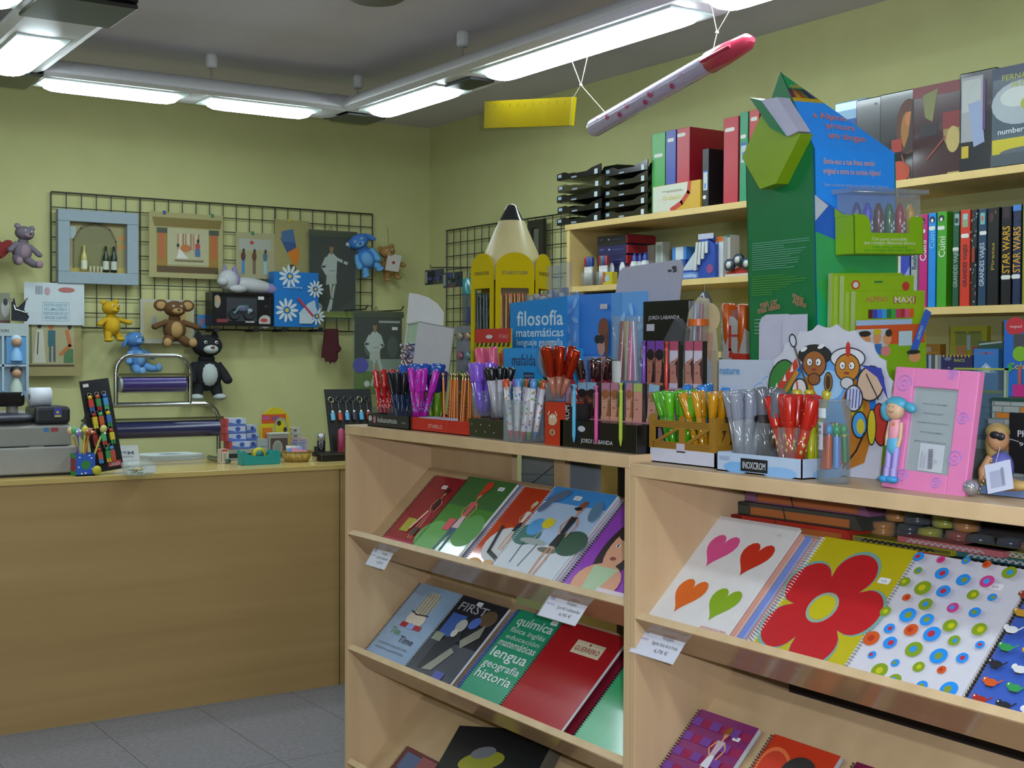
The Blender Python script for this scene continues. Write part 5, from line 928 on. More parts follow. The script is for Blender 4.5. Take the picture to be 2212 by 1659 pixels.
# third row
b3 = 'books and packs on the third shelf'
Z3 = 1.301
sbox('orange and yellow packet standing behind the navy books', 1955, 2030, 744, 900, XS+.12, .03, '#9c6c1c', [('r', .55, .75, .75, .95, '#a89878'), ('r', 0, .8, 1, .86, '#b07c20')], z0=Z3, group=b3)
sbox('dark navy book at the left of the third shelf', 1956, 1990, 766, 900, XS+.03, .12, '#20244a', [('r', .1, .8, .6, .9, '#5a6480')], z0=Z3, group=b3, name='book', cat='book')
for i, c in enumerate(('#8a8aa8', '#2a3450', '#7c8494', '#3c4450', '#9a9480', '#6a7080')): sbox(('lilac', 'navy', 'silver', 'slate', 'cream', 'grey')[i]+' thin book spine on the third shelf', 1991+7*i, 1997+7*i, 767, 900, XS+.03, .12, c, z0=Z3, group=b3, name='book', cat='book')
T = sbox('yellow translucent ruler set case on the third shelf', 2052, 2131, 705, 900, XS+.10, .02, '#8c8c10', [('r', .14, .74, .86, .9, '#6c7428'), ('r', .12, .9, .44, .93, '#5c5c18'), ('r', .5, .9, .84, .93, '#5c5c18'), ('r', .46, .68, .56, .88, '#8c98a0'), ('r', .16, .6, .44, .73, '#a06c3c'), ('r', .6, .6, .86, .73, '#904c4c')], z0=Z3, group=b3, name='ruler_set', cat='ruler set')
sbox('navy book with a black and yellow toothed edge lettered RACS', 2034, 2100, 768, 900, XS+.02, .05, '#1f2048', [('t', 'RACS', .58, .86, .06, '#a09c30', {'w': .34}), ('e', .2, .92, .12, .04, '#5a5e78'), *[('p', [(.02+.12*i, 1.0), (.1+.12*i, 1.0), (.06+.12*i, .94)], '#a8901c') for i in range(8)]], z0=Z3, group=b3, name='book', cat='book')
sbox('dark green wire bound book behind the blue mountain book', 2112, 2166, 738, 900, XS+.06, .02, '#1c3c34', [('l', [(.05, .95), (.95, .99)], .06, '#8a8a80')], z0=Z3, group=b3, name='book', cat='book')
sbox('blue book with a snowy mountain picture', 2103, 2156, 754, 900, XS+.01, .02, '#2a64a0', [('t', 'CLIMAX', .5, .9, .04, '#a04848', {'w': .6}), ('p', [(.1, .55), (.5, .74), (.95, .55)], '#8a9ab0'), ('p', [(.3, .55), (.55, .68), (.7, .55)], '#c0c8cc')], z0=Z3, group=b3, name='book', cat='book')
sbox('blue scissors pack with a red round logo hanging at the right edge', 2168, 2240, 692, 858, XS-.03, .012, '#1c5aa8', [('e', .35, .92, .3, .12, '#a8202c'), ('t', 'maped', .36, .9, .04, '#c89c9c', {'w': .36}), ('r', .3, .55, .7, .82, '#3c3c40'), ('e', .5, .56, .22, .1, '#6c9c1c'), ('t', 'Color', .5, .36, .08, '#b8a01c', {'w': .7}), ('e', .2, .38, .08, .06, '#2a8a4a'), ('r', .45, .1, .55, .4, '#a84c3c'), ('r', .3, 0, .95, .16, '#b01c70')], name='blister_pack', cat='blister pack')
# ------------------------------------------------------------------ giant ruler and pen hung from the light bar
Xh = 2.86
def hang(px, py): return atX(px, py, Xh)
p0, p1 = atX(1043, 250, Xh-.1), atX(1240, 240, Xh-.1)
P = [atX(1045, 277, Xh), atX(1234, 271, Xh), atX(1240, 209, Xh), atX(1047, 219, Xh)]
t = thing('giant_ruler', 'big yellow ruler hanging on strings from the light bar', 'giant ruler', tuple(P[0]))
YR = noisy('ruler_plastic', '#8f7b00', '#998500', 8, .7, spec=.05); b = B(); vs = [tuple(p-P[0]) for p in P]; vs2 = [(v[0]+.012, v[1], v[2]) for v in vs]
b.add(vs+vs2, [(0, 1, 2, 3), (7, 6, 5, 4), (0, 4, 5, 1), (1, 5, 6, 2), (2, 6, 7, 3), (3, 7, 4, 0)], YR)
e = (P[1]-P[0]); u_ = (P[3]-P[0]); n_ = Vector((-1, 0, 0))
for i in range(11):
    q = e*(.05+.088*i)+u_*.80+n_*.0012; a_ = e.normalized()*.0018; c_ = u_.normalized()*.005; b.poly([q-a_-c_, q+a_-c_, q+a_+c_, q-a_+c_], '#54480a')
q = [P[1]-P[0], P[2]-P[0]]; d = e.normalized()*-.012; b.poly([q[0]+n_*.001, q[1]+n_*.001, q[1]+d+n_*.001, q[0]+d+n_*.001], '#a89c08')
b.obj('ruler', t)
A, Cn = atX(1281, 278, Xh-.02), atX(1532, 136, Xh-.02); D = atX(1622, 92, Xh-.02)
t = thing('giant_pen', 'giant white pen with pink spots and a pink cap, hanging on strings', 'giant pen', tuple(A)); z_ = Vector((0, 0, 0)); ax = (D-A).normalized(); rad = .032
b = B(); b.tube([z_, ax*.01, Cn-A], [rad*.9, rad, rad], mat('#b3a8c4', .2, coat=.5), 20)
up_ = ax.cross(Vector((1, 0, 0))).normalized(); o_ = Vector((-1, 0, 0))
for f, dz in ((.1, .6), (.2, -.1), (.38, .15), (.47, .7), (.58, -.1), (.67, .8), (.83, .5), (.9, .95), (.3, -.6), (.52, -.75), (.75, -.6)):
    c = ax*((Cn-A).length*f); r = .010 if f not in (.38, .58, .83) else .015
    pts = []
    for i in range(9):
        q = 2*PI*i/9; th = -dz*.9+math.sin(q)*r/rad*1.0; pts.append(c+ax*math.cos(q)*r+(o_*math.cos(th)+up_*(-math.sin(th)))*(rad+.0007))
    b.poly(pts, '#b03c68')
b.obj('barrel', t)
b = B(); L_ = (D-Cn).length; o2 = Cn-A; b.tube([o2, o2+ax*.004, o2+ax*L_*.4, o2+ax*L_*.95, o2+ax*(L_+.01)], [rad*.98, rad*1.12, rad*1.08, rad*.82, rad*.3], mat('#b8344c', .3, coat=.4), 18); b.tube([o2+o_*rad*1.1, o2+ax*L_*.7+o_*rad*1.05], .006, mat('#b8344c', .3), 6); b.obj('cap', t)
ST_ = mat('#b9b9a8', .6)
j1, j2 = atX(1255, 184, Xh), atX(1549, 70, Xh)
yb_ = lambda px: Vector((Xh, yx(px, 100, Xh), ZB0+.0))
def string(label, a, pts):
    b = B()
    for p, q in pts: b.tube([p, q], .0014, ST_, 5)
    b.ell(a, .006, ST_); b.obj('hanging_string', label=label, cat='string', group='strings of the giant ruler and pen')
p1 = Vector((Xh, atX(1228, 116, Xh).y, ZB0-.004)); p2 = Vector((Xh, atX(1275, 100, Xh).y, ZB0-.004)); p3 = Vector((Xh, atX(1537, 24, Xh).y, ZB0-.004)); p4 = Vector((Xh, atX(1592, 8, Xh).y, ZB0-.004))
string('knotted string holding the yellow ruler and the lower end of the giant pen', j1, [(p1, j1), (p2, j1), (j1, P[2]), (j1, atX(1313, 250, Xh-.02))])
string('knotted string holding the upper end of the giant pen', j2, [(p3, j2), (p4, j2), (j2, atX(1537, 122, Xh-.02))])
# ------------------------------------------------------------------ on top of the left display unit
Z1, Z2 = 1.2535, 1.2385
def bunch(label, group, name, base, n, build, spread=.25, r0=.012, lean=(0, 0), seed=1, cat='pen', spin=True, M0=None, kx=1.0):
    """n upright things fanned out in a holder: one is built, the rest are copies with their parts"""
    random.seed(seed); first = None
    for i in range(n):
        q = 2.4*i+seed; rr = math.sqrt((i+.4)/n)
        M = Matrix.Translation(base) @ Matrix.Rotation(RX, 4, 'Z') @ Matrix.Translation((rr*math.cos(q)*r0*kx, rr*math.sin(q)*r0, .001*(i % 3)))
        M = M @ Matrix.Rotation(rr*math.cos(q)*spread+R(lean[0]), 4, 'Y') @ Matrix.Rotation(-rr*math.sin(q)*spread*.6-R(lean[1]), 4, 'X')
        if spin: M = M @ Matrix.Rotation(random.uniform(-.6, .6), 4, 'Z')
        lb = label[i % len(label)] if isinstance(label, (list, tuple)) else label
        if first is None: first = thing(name, lb, cat, M=M, group=group); build(first)
        else: dup(first, M=M, label=lb)
def pen_b(L, r, c1, c2, capl=.05, r2=None, dots=None, clip=True, tip='#c0c0c4', m1=None, m2=None, flare=1.0):
    r *= 1.18
    m1, m2 = m1 or mat(c1, .25), m2 or mat(c2, .25)
    def f(T):
        b = B(); b.lathe([(0, 0), (r*.3, 0), (r*.9, .018), (r, .03), (r, L-capl), (0, L-capl)], m1, 10)
        if dots:
            random.seed(4)
            for i in range(16): q = random.uniform(0, 6.28); z = random.uniform(.03, L-capl-.01); b.ell((r*.8*math.cos(q), r*.8*math.sin(q), z), (r*.34, r*.34, r*.55), random.choice(dots), n=6, k=4)
        b.obj('barrel', T)
        b = B(); rr = r2 or r*1.12; b.lathe([(rr*.95, 0), (rr, .002), (rr*flare, capl-.004), (rr*.7*flare, capl), (0, capl)], m2, 10, c=(0, 0, L-capl))
        if dots:
            for i in range(6): q = i*1.3; b.ell((rr*.8*math.cos(q), rr*.8*math.sin(q), L-capl+.008+.006*i), (r*.34, r*.34, r*.55), dots[i % len(dots)], n=6, k=4)
        if clip: b.box(rr*.8, -.0016, L-capl+.006, rr*1.45, .0016, L-.004, m2)
        b.obj('cap', T)
    return f
def P3(px, X, z): return Vector((X, atX(px, 900, X).y, z))
def boxF(label, l, r, X, z0, h, d, c, art=(), cat='box', name='carton', group=None, rough=.4, rz=0, side=None, parent_only=False, M=None):
    yl, yr = yx(l, 900, X), yx(r, 900, X); w = yl-yr
    b = B(); b.box(0, 0, 0, w, d, h, mat(c, rough)); b.art(list(art), FRONT(0), w, h)
    if side: b.art(list(side), Matrix(((0, 0, 1, w), (1, 0, 0, 0), (0, 1, 0, 0), (0, 0, 0, 1))), d, h)
    k = dict(label=label, cat=cat)
    if group: k['group'] = group
    return b.obj(name, loc=(X, yl, z0), rz=RX+rz, **k), w
def traybox(label, l, r, X, z0, h, d, c, art=(), side=(), inside=None, name='display_tray', cat='tray'):
    yl, yr = yx(l, 900, X), yx(r, 900, X); w = yl-yr; t_ = .002; m = mat(c, .35)
    T = thing(name, label, cat, (X, yl, z0), RX); b = B(); b.box(0, 0, 0, w, d, t_, m)
    for q in ((0, 0, 0, w, t_, h), (0, d-t_, 0, w, d, h), (0, 0, 0, t_, d, h), (w-t_, 0, 0, w, d, h)): b.box(*q, m)
    b.art(list(art), FRONT(0), w, h); b.art(list(side), Matrix(((0, 0, 1, w), (1, 0, 0, 0), (0, 1, 0, 0), (0, 0, 0, 1))), d, h); b.obj('tray', T); return T, w
# A black tray of toy pens
T, w = traybox('black cardboard pen tray with white and pink lettering at the left end of the unit', 794, 884, 1.625, Z1, .034, .15, '#1b1d20', [('e', .07, .62, .045, .22, '#a8a4a8'), ('e', .18, .55, .035, .3, '#a86070'), ('t', 'kukuxumusu', .49, .38, .42, '#a8aca8', {'w': .46}), ('t', 'pens', .88, .42, .2, '#7a7a7a', {'w': .1})])
for k, (px, lb) in enumerate(((826, 'left'), (862, 'middle'), (905, 'right'))):
    b = B(); b.box(-.028, -.02, 0, .028, .03, .045, mat('#98a0a8', .1, trans=.75)); p = P3(px, 1.69, Z1+.003) if k < 2 else P3(px, 1.70, Z1+.003); b.obj('pen_divider', loc=p, rz=RX, label='clear plastic divider cup in the black pen tray, the %s one' % lb, cat='pen cup', group='clear cups in the black pen tray') if k < 2 else None
bunch('red pen with white spots in the left cup of the black pen tray', 'red spotted pens', 'spotted_pen', P3(833, 1.69, Z1+.006), 8, pen_b(.145, .0062, '#a81418', '#b01c1c', .05, dots=('#c0a8a4',)), .30, .012, (-9, 4), 3)
bunch('slim black and blue pen with a clear tip beside the red spotted pens', 'slim black and blue pens', 'ballpoint_pen', P3(866, 1.69, Z1+.006), 9, pen_b(.14, .0042, '#1c2c48', '#14151c', .06), .38, .010, (-6, 3), 5)
bunch('magenta pen with light blue dots right of the black pen tray', 'magenta pens with blue dots', 'dotted_pen', P3(905, 1.70, Z1+.006), 7, pen_b(.15, .0065, '#a01c88', '#b022a0', .06, dots=('#5a7ac8', '#6a8ad0')), .42, .012, (0, 3), 6)
bunch('lime green and navy pen behind the orange pencils', 'lime and navy pens', 'dotted_pen', P3(940, 1.76, Z1+.002), 8, pen_b(.145, .0062, '#6a9018', '#1f1c58', .055), .30, .016, (-9, 0), 8)
bunch(['dark green topped pen behind the magenta ones', 'blue topped pen behind the magenta ones', 'teal topped pen behind the magenta ones'], 'pens standing before the white display box', 'novelty_pen', P3(915, 1.76, Z1+.002), 9, pen_b(.165, .006, '#1c5a44', '#1c4ca0', .05, flare=1.8), .34, .03, (0, 0), 2)
# B white display box
pA = P3(880, 1.79, Z1)
Mx = Matrix.Translation((1.755, P3(876, 1.755, Z1).y, Z1+.003)) @ Matrix.Rotation(R(-7), 4, 'Z') @ Matrix.Rotation(R(9), 4, 'Y') @ Matrix.Rotation(R(-3), 4, 'X')
T = thing('display_box', 'tall white cardboard display box leaning right, with beads in its left side', 'display box', M=Mx); WB = mat('#aeaeac', .6)
w, h, d = .112, .285, .085
b = B(); b.box(0, 0, 0, w, .003, h, WB); b.box(w-.003, 0, 0, w, d, h, WB); b.box(0, d-.003, 0, w, d, h, WB); b.box(0, 0, h-.003, w, d, h, WB); b.box(0, 0, 0, w, d, .003, WB); b.box(.02, -.0015, .02, .075, 0, .12, mat('#b6b6b2', .6)); b.obj('carton', T)
b = B(); P = [(0, 0)]+[(w*1.02, 0), (w*1.0, .05), (w*.8, .072), (w*.55, .084), (w*.28, .088), (0, .087)]; b.prism(P, 0, .0015, WB, Matrix.Translation((-.006, d-.01, h)) @ Matrix.Rotation(R(84), 4, 'X')); b.obj('header_flap', T)
LV = [('#8ca488', .78, 1.0), ('#8a88b0', .55, .78), ('#8c88b4', .33, .55), ('#b07868', .2, .33), ('#5a6a90', 0, .2)]
for i, (c, a, e) in enumerate(LV):
    b = B(); b.box(.004, .004, h*a, .010, d-.004, h*e-.002, c); b.box(.0, .002, h*a, .02, d-.002, h*a+.003, mat('#a8a8b8', .3)); b.obj('compartment', T)
random.seed(11); 
for (a, n_) in ((.56, 26), (.28, 34)):
    b = B()
    for i in range(n_): b.ell((random.uniform(-.010, .008), random.uniform(.008, d-.006), h*a+random.uniform(.0, .06)), .0065, mat('#a8a0a4' if i % 3 else '#b8909c', .12, .9), n=8, k=6)
    b.obj('bead_bunch', T, kind='stuff')
# C red tray with orange pencils
T, w = traybox('red cardboard tray with white lettering holding orange pencils', 888, 1018, 1.63, Z1, .033, .14, '#b01c16', [('t', 'STABILO', .42, .32, .28, '#c89088', {'w': .24}), ('l', [(.62, 0), (.62, 1)], .006, '#c84838')])
b = B(); b.box(0, 0, 0, .12, .05, .006, mat('#a8a8b4', .7)); b.obj('test_pad', loc=(1.645, yx(905, 900, 1.645), Z1+.028), rz=RX+R(-4), label='white test paper pad lying on the red tray', cat='notepad')
OR = mat('#bc6410', .3)
def orange(T):
    b = B(); b.tube([(0, 0, 0), (0, 0, .125)], .0036, OR, 6)
    for i in range(5): b.ell((.0, -.0036, .03+.009*i), (.0012, .001, .0016), '#20160c', n=6, k=4)
    b.obj('barrel', T); b = B(); b.lathe([(.0036, .125), (.003, .132), (.0042, .136), (.004, .141), (0, .142)], mat('#b8a480', .2, 1), 8); b.obj('metal_end', T)
first = None
for i in range(17):
    px = 960+4.6*(i % 17)+((i*5) % 3); X = 1.70+.014*((i*7) % 4)
    M = Matrix.Translation(P3(px, X, Z1+.004)) @ Matrix.Rotation(RX, 4, 'Z') @ Matrix.Rotation(R(((i*11) % 7-3)*.9), 4, 'Y') @ Matrix.Rotation(R(-((i*5) % 6)), 4, 'X')
    if first is None: first = thing('mechanical_pencil', 'orange pencil with a metal end standing in the red tray', 'pencil', M=M, group='orange pencils in the red tray'); orange(first)
    else: dup(first, M=M)
# D tool blister
T = thing('blister_pack', 'yellow and red blister card lettered worker with a blue pen', 'blister pack', (1.83, yx(1026, 900, 1.83), Z1), RX); w = yx(1026, 900, 1.83)-yx(1103, 900, 1.83); h = zx(1065, 710, 1.83)-Z1
b = B(); b.box(0, 0, 0, w, .004, h, mat('#a89c0c', .3)); b.art([('r', 0, .86, 1, 1, '#a81c18'), *[('p', [(.02+.125*i, .82), (.08+.125*i, .82), (.11+.125*i, .86), (.05+.125*i, .86)], '#1a1a12') for i in range(8)], ('t', 'STABILO', .82, .905, .035, '#c88078', {'w': .26}), ('e', .42, .92, .1, .02, '#b8b0b0'), ('t', 'worker', .28, .66, .07, '#23220c', {'w': .4}), ('t', 'colorful', .22, .74, .03, '#4a4810', {'w': .26}), ('r', .06, .5, .13, .62, '#b8b888'), ('r', .06, .42, .13, .47, '#b8b888'), ('r', .18, .52, .42, .54, '#7c7810'), ('r', 0, 0, 1, .30, '#16160e'), ('t', 'TO', .3, .14, .1, '#a89c0c', {'w': .3}), ('e', .86, .72, .13, .08, '#b04a18')], FRONT(0), w, h); b.obj('card', T)
b = B(); b.tube([(w*.75, -.008, h*.2), (w*.75, -.008, h*.5), (w*.75, -.008, h*.6), (w*.75, -.008, h*.76)], [.008, .009, .007, .002], mat('#8c4a18', .3), 10); b.tube([(w*.75, -.009, h*.46), (w*.75, -.009, h*.6)], .0092, mat('#2c4c98', .2), 10); b.obj('pen', T)
# E black block with two clear cups
b = B(); b.box(0, 0, 0, yx(1014, 900, 1.625)-yx(1098, 900, 1.625), .09, .044, mat('#060608', .06, coat=1)); [b.ell((.012+.019*i, -.0005, .03-.016*(i % 2)), (.0014, .0006, .0016), '#b8b8c0', n=6, k=4) for i in range(6)]
b.obj('acrylic_stand', loc=(1.625, yx(1014, 900, 1.625), Z1), rz=RX, label='glossy black acrylic block under the clear cups of purple pens', cat='stand')
for px, lb in ((1040, 'left'), (1080, 'right')):
    T, bs = cup('clear cup on the black block, the '+lb+' one', px, 900, 1.665, Z1+.045, .024, .062, 'clear cups on the black block')
bunch('violet transparent pen standing in the left clear cup', 'violet pens', 'violet_pen', P3(1042, 1.665, Z1+.049), 6, pen_b(.125, .0085, '#6a4ab0', '#7a50b8', .045, m1=mat('#6848b0', .1, coat=1)), .34, .010, (-9, 2), 2)
bunch(['pink capped pen above the violet ones', 'orange capped pen above the violet ones', 'green capped pen above the violet ones'], 'coloured capped pens on the black block', 'capped_pen', P3(1056, 1.70, Z1+.046), 3, pen_b(.165, .0085, '#a84878', '#c04c6c', .07), .2, .016, (-7, 0), 4)
bunch('white bodied pen with a black and red cap in the right clear cup', 'white and black pens', 'capped_pen', P3(1080, 1.665, Z1+.049), 8, pen_b(.115, .006, '#a8a4a8', '#16161a', .03, flare=1.3), .34, .012, (-3, 2), 7)
# F square cup of floral pens
T, bs = cup('square clear cup of floral pens at the front of the left unit', 1136, 900, 1.64, Z1, .036, .092, sq=True)
FD = ('#a83038', '#5a9a3c', '#4a78b8', '#b87a34', '#8a5aa0', '#c0c0bc')
cupA = P3(1136, 1.64, Z1+.004); first = None
for i in range(11):
    c = ('#a8202c', '#5a8c18', '#3a78b0', '#b06024')[i % 4]
    M = Matrix.Translation(cupA+Vector((-.02+.013*(i % 4), .028-.0052*i, 0))) @ Matrix.Rotation(RX, 4, 'Z') @ Matrix.Rotation(R(-10+2.2*i), 4, 'Y') @ Matrix.Rotation(R(-3*(i % 3)), 4, 'X')
    T = thing('floral_pen', ('red', 'green', 'blue', 'orange')[i % 4]+' tipped pen with a floral barrel in the square clear cup', 'pen', M=M, group='floral pens in the square cup')
    b = B(); b.lathe([(0, 0), (.0018, 0), (.0062, .02)], mat(c, .3), 10); b.obj('tip', T)
    random.seed(i); b = B(); b.lathe([(.0062, .02), (.0068, .025), (.0068, .118), (0, .118)], mat('#bcb8bc', .3), 10)
    for k in range(26): q = random.uniform(0, 6.28); b.ell((.006*math.cos(q), .006*math.sin(q), random.uniform(.026, .114)), (.0024, .0024, .003), random.choice(FD), n=6, k=4)
    b.obj('barrel', T); b = B(); b.lathe([(.0078, .118), (.0085, .132), (.006, .136), (0, .136)], mat(('#b0401c', '#6a4a9c', '#2a7a34', '#181a1c', '#4a7ab0')[i % 5], .3), 10); b.obj('end_cap', T)
# G blue cards
X = 1.87; yl = yx(1101, 900, X); w = yl-yx(1222, 900, X); h = zx(1160, 645, X)-Z1
hl = zx(1101, 655, X)-Z1; hr = zx(1222, 640, X)-Z1
T = thing('pen_display', 'blue cardboard pen display with white scribbled school subjects', 'pen display', (X, yl, Z1), RX); BL = mat('#0f76b8', .3)
b = B(); b.prism([(0, 0), (w, 0), (w, hr), (0, hl)], 0, .003, BL, FRONT(.003)); b.art([('t', 'filosofía', .54, .80, .11, '#b4c4cc', {'w': .82}), ('t', 'matemáticas', .54, .715, .065, '#b4c4cc', {'w': .84}), ('t', 'lenguaje geografía', .54, .65, .05, '#a8c0cc', {'w': .82}), ('t', 'historia', .54, .58, .05, '#9cb8c8', {'w': .78})], FRONT(0), w, h); b.obj('header_card', T)
w2 = yx(1087, 900, 1.78)-yx(1200, 900, 1.78); h2 = zx(1130, 752, 1.78)-Z1; x0_ = yl-yx(1087, 900, 1.78)
b = B(); b.box(x0_, -.09, 0, x0_+w2, -.01, h2, mat('#1c84c0', .3)); b.art([('t', 'mafalda', .40, .80, .13, '#1c3458', {'w': .46}), ('r', .40, .64, .60, .72, '#14304c'), ('t', 'INOXCROM', .50, .665, .03, '#7a9ab8', {'w': .17}), ('e', .16, .68, .07, .05, '#b0a01c'), ('e', .2, .6, .05, .03, '#a8888c'), ('r', .78, .1, 1, .75, '#1a1a1c')], FRONT(-.09, x0_), w2, h2); b.obj('lower_box', T)
# H light blue portrait card
X = 1.90; yl = yx(1222, 900, X); w = yl-yx(1396, 900, X); h = zx(1300, 634, X)-Z1
T = thing('picture_card', 'tall light blue card with a drawn woman in dark glasses and a brown updo', 'display card', (X, yl, Z1), RX)
b = B(); b.box(0, 0, 0, w, .004, h, mat('#5c96d0', .35)); b.art([('r', .17, .56, .58, 1, '#2a70c0'), ('r', .17, 0, .58, .56, '#7894c0'), ('r', .58, 0, .70, 1, '#4c88c4'), *[('e', .04+.09*(i % 2), .04+.06*i, .05, .02, '#7aaad8', 40*i) for i in range(16)], *[('e', .74+.1*(i % 3), .1+.06*i, .05, .02, '#7ab2e0', 50*i) for i in range(14)],
   ('p', [(.40, .2), (.60, .2), (.53, .56), (.46, .56)], '#a87c6c'), ('e', .485, .655, .055, .09, '#a87c6c'), ('e', .51, .755, .065, .075, '#6c3a28'), ('p', [(.52, .7), (.58, .75), (.57, .52), (.545, .5)], '#5a3226'), ('e', .44, .68, .04, .032, '#141416'), ('e', .49, .68, .035, .032, '#141416'), ('r', .47, .89, .56, .925, '#b0a8b0')], FRONT(0), w, h); b.obj('card', T)
# J black stepped display of portrait pen boxes
X = 1.625; yl = yx(1210, 900, X); w = yl-yx(1375, 900, X)
T = thing('stepped_display', 'black stepped cardboard display lettered in white, full of slim pen boxes', 'pen display', (X, yl, Z1), RX); BK = mat('#08080a', .3)
xr2 = yl-yx(1520, 900, 1.80)
b = B(); b.box(0, 0, 0, w, .055, .056, BK); b.art([('t', 'JORDI LABANDA', .5, .22, .15, '#a8a8a8', {'w': .42}), ('e', .3, .72, .05, .11, '#a8a8ac')], FRONT(0), w, .056); b.art([('l', [(0, 0), (0, 1)], .004, '#8a8a8a')], Matrix(((0, 0, 1, w), (1, 0, 0, 0), (0, 1, 0, 0), (0, 0, 0, 1))), .055, .056); b.obj('front_tier', T)
xl2 = yl-yx(1235, 900, 1.74); h2 = zx(1440, 838, 1.76)-Z1
b = B(); b.box(xl2, .10, 0, xr2, .20, h2-.002, BK); b.box(xl2, .099, .0, yl-yx(1466, 900, 1.73), .1, h2-.003, mat('#a8829c', .4)); b.box(xl2, .099, h2-.004, xr2-.02, .16, h2, mat('#a88a9c', .4)); b.box(0, .054, .052, w, .1, .058, mat('#a8747c', .4)); b.obj('rear_tier', T)
X = 1.86; xa, xb = yl-yx(1396, 900, X), yl-yx(1500, 900, X); hh = zx(1440, 650, X)-Z1
b = B(); b.box(xa, .225, 0, xb, .23, hh, BK); b.text('JORDI LABANDA', (xa+xb)/2-.01, hh-.04, .008, '#a8a8a8', FRONT(.2248), 'c', .105, z=.0003); b.prism([(xa+.012, hh-.065), (xa+.038, hh-.065), (xa+.038, hh-.05), (xa+.012, hh-.05)], 0, .0006, '#a8a8b0', FRONT(.2248)); b.obj('header_card', T)
xa, xb = yl-yx(1482, 900, X), yl-yx(1566, 900, X); hh = zx(1520, 642, X)-Z1; ww = xb-xa
b = B(); P = [(0, 0), (ww, 0), (ww*.98, hh*.55), (ww*.86, hh*.86), (ww*.7, hh*.985), (ww*.45, hh), (ww*.2, hh*.9), (0, hh*.5)]; b.prism(P, 0, .003, mat('#b0a284', .4), Matrix.Translation((xa, .221, 0)) @ FRONT(0)); b.art([('e', .62, .72, .22, .22, '#b08870'), ('e', .72, .86, .3, .10, '#b8a47c'), ('r', .35, .0, .8, .4, '#a87c74'), ('e', .6, .5, .22, .12, '#9aa0a8'), ('e', .45, .78, .04, .01, '#2a2422')], Matrix.Translation((xa, .221-.0030, 0)) @ FRONT(0), ww, hh); b.obj('portrait_card', T)
def facebox(label, l, r, tp, X, z0, top, skin, hair, brow=0, bg=None, tilt=0, dark=None):
    yl_ = yx(l, 900, X); w = yl_-yx(r, 900, X); h = zx((l+r)/2, tp, X)-z0
    b = B(); b.box(0, 0, 0, w, .012, h, mat(skin, .3)); b.box(w, 0, 0, w+.0012, .012, h, mat('#2a2622', .3))
    it = [('r', 0, .78, 1, 1, top)]
    if hair: it += [('e', .5, .70, .5, .12, hair), ('p', [(.5, 0), (1, 0), (1, .5), (.8, .62), (.75, .3)], hair)] if brow != 2 else [('p', [(0, .52), (1, .66), (1, .8), (0, .8)], '#b8b0bc'), ('p', [(.55, .5), (1, .62), (1, .12), (.8, .3), (.78, .5)], hair)]
    it += [('e', .4, .5, .1, .014, '#d0c8c0'), ('e', .42, .5, .05, .014, '#2a2428'), ('l', [(.2, .56), (.5, .57)], .05, '#6a4430'), ('e', .42, .33, .14, .02, '#8c4a48'), ('r', 0, 0, 1, .1, '#b0a8b8' if brow == 2 else skin)]
    b.art(it, FRONT(0), w, h)
    return b.obj('pen_box', M=Matrix.Translation((X, yl_, z0)) @ Matrix.Rotation(RX, 4, 'Z') @ Matrix.Rotation(R(tilt), 4, 'Y'), label=label, cat='pen box', group='slim portrait pen boxes')
zt1, zt2 = Z1+.0575, Z1+h2
for lb, l, r, tp, top, sk, hr, br, tl in (('dark skinned portrait pen box with a pale blue top, left one', 1248, 1267, 826, '#7a9cb4', '#5c3020', '#1c1416', 0, 0), ('dark skinned portrait pen box with a pale blue top, right one', 1268, 1288, 826, '#7a9cb4', '#5c3020', '#1c1416', 0, 0),
     ('pink topped fair portrait pen box, left of a pair', 1299, 1317, 827, '#a06c80', '#b8866c', '#8a5430', 1, 0), ('pink topped fair portrait pen box, right of a pair', 1319, 1338, 827, '#a06c80', '#b8866c', '#8a5430', 1, 0), ('narrow fair portrait pen box beside the lime pen', 1352, 1366, 827, '#a06c80', '#b8866c', '#8a5430', 1, 0), ('yellow green topped portrait pen box with a black brow', 1368, 1387, 828, '#94a058', '#b88070', '', 1, 0)):
    facebox(lb, l, r, tp, 1.690, zt1, top, sk, hr, br, tilt=tl)
facebox('blue topped portrait pen box leaning right at the end of the front tier', 1397, 1420, 829, 1.70, Z1+.058, '#7a9cb4', '#b48872', '#8c7048', 1, tilt=5)
for lb, l, r, tp, top, sk, hr, br in (('violet topped portrait pen box with dark fringe, left one', 1397, 1413, 736, '#6c3c90', '#a86c58', '#22181c', 0), ('violet topped portrait pen box with dark fringe, right one', 1415, 1433, 736, '#6c3c90', '#a86c58', '#22181c', 0), ('pink and white topped portrait pen box beside the red pen', 1446, 1464, 737, '#a0445c', '#a87264', '#2c1a1c', 2),
     ('pink and white topped portrait pen box, second from the right', 1479, 1496, 737, '#a0445c', '#a87264', '#2c1a1c', 2), ('pink and white topped portrait pen box, rightmost of the rear tier', 1498, 1516, 737, '#a0445c', '#a87264', '#2c1a1c', 2)):
    facebox(lb, l, r, tp, 1.775, zt2, top, sk, hr, br)
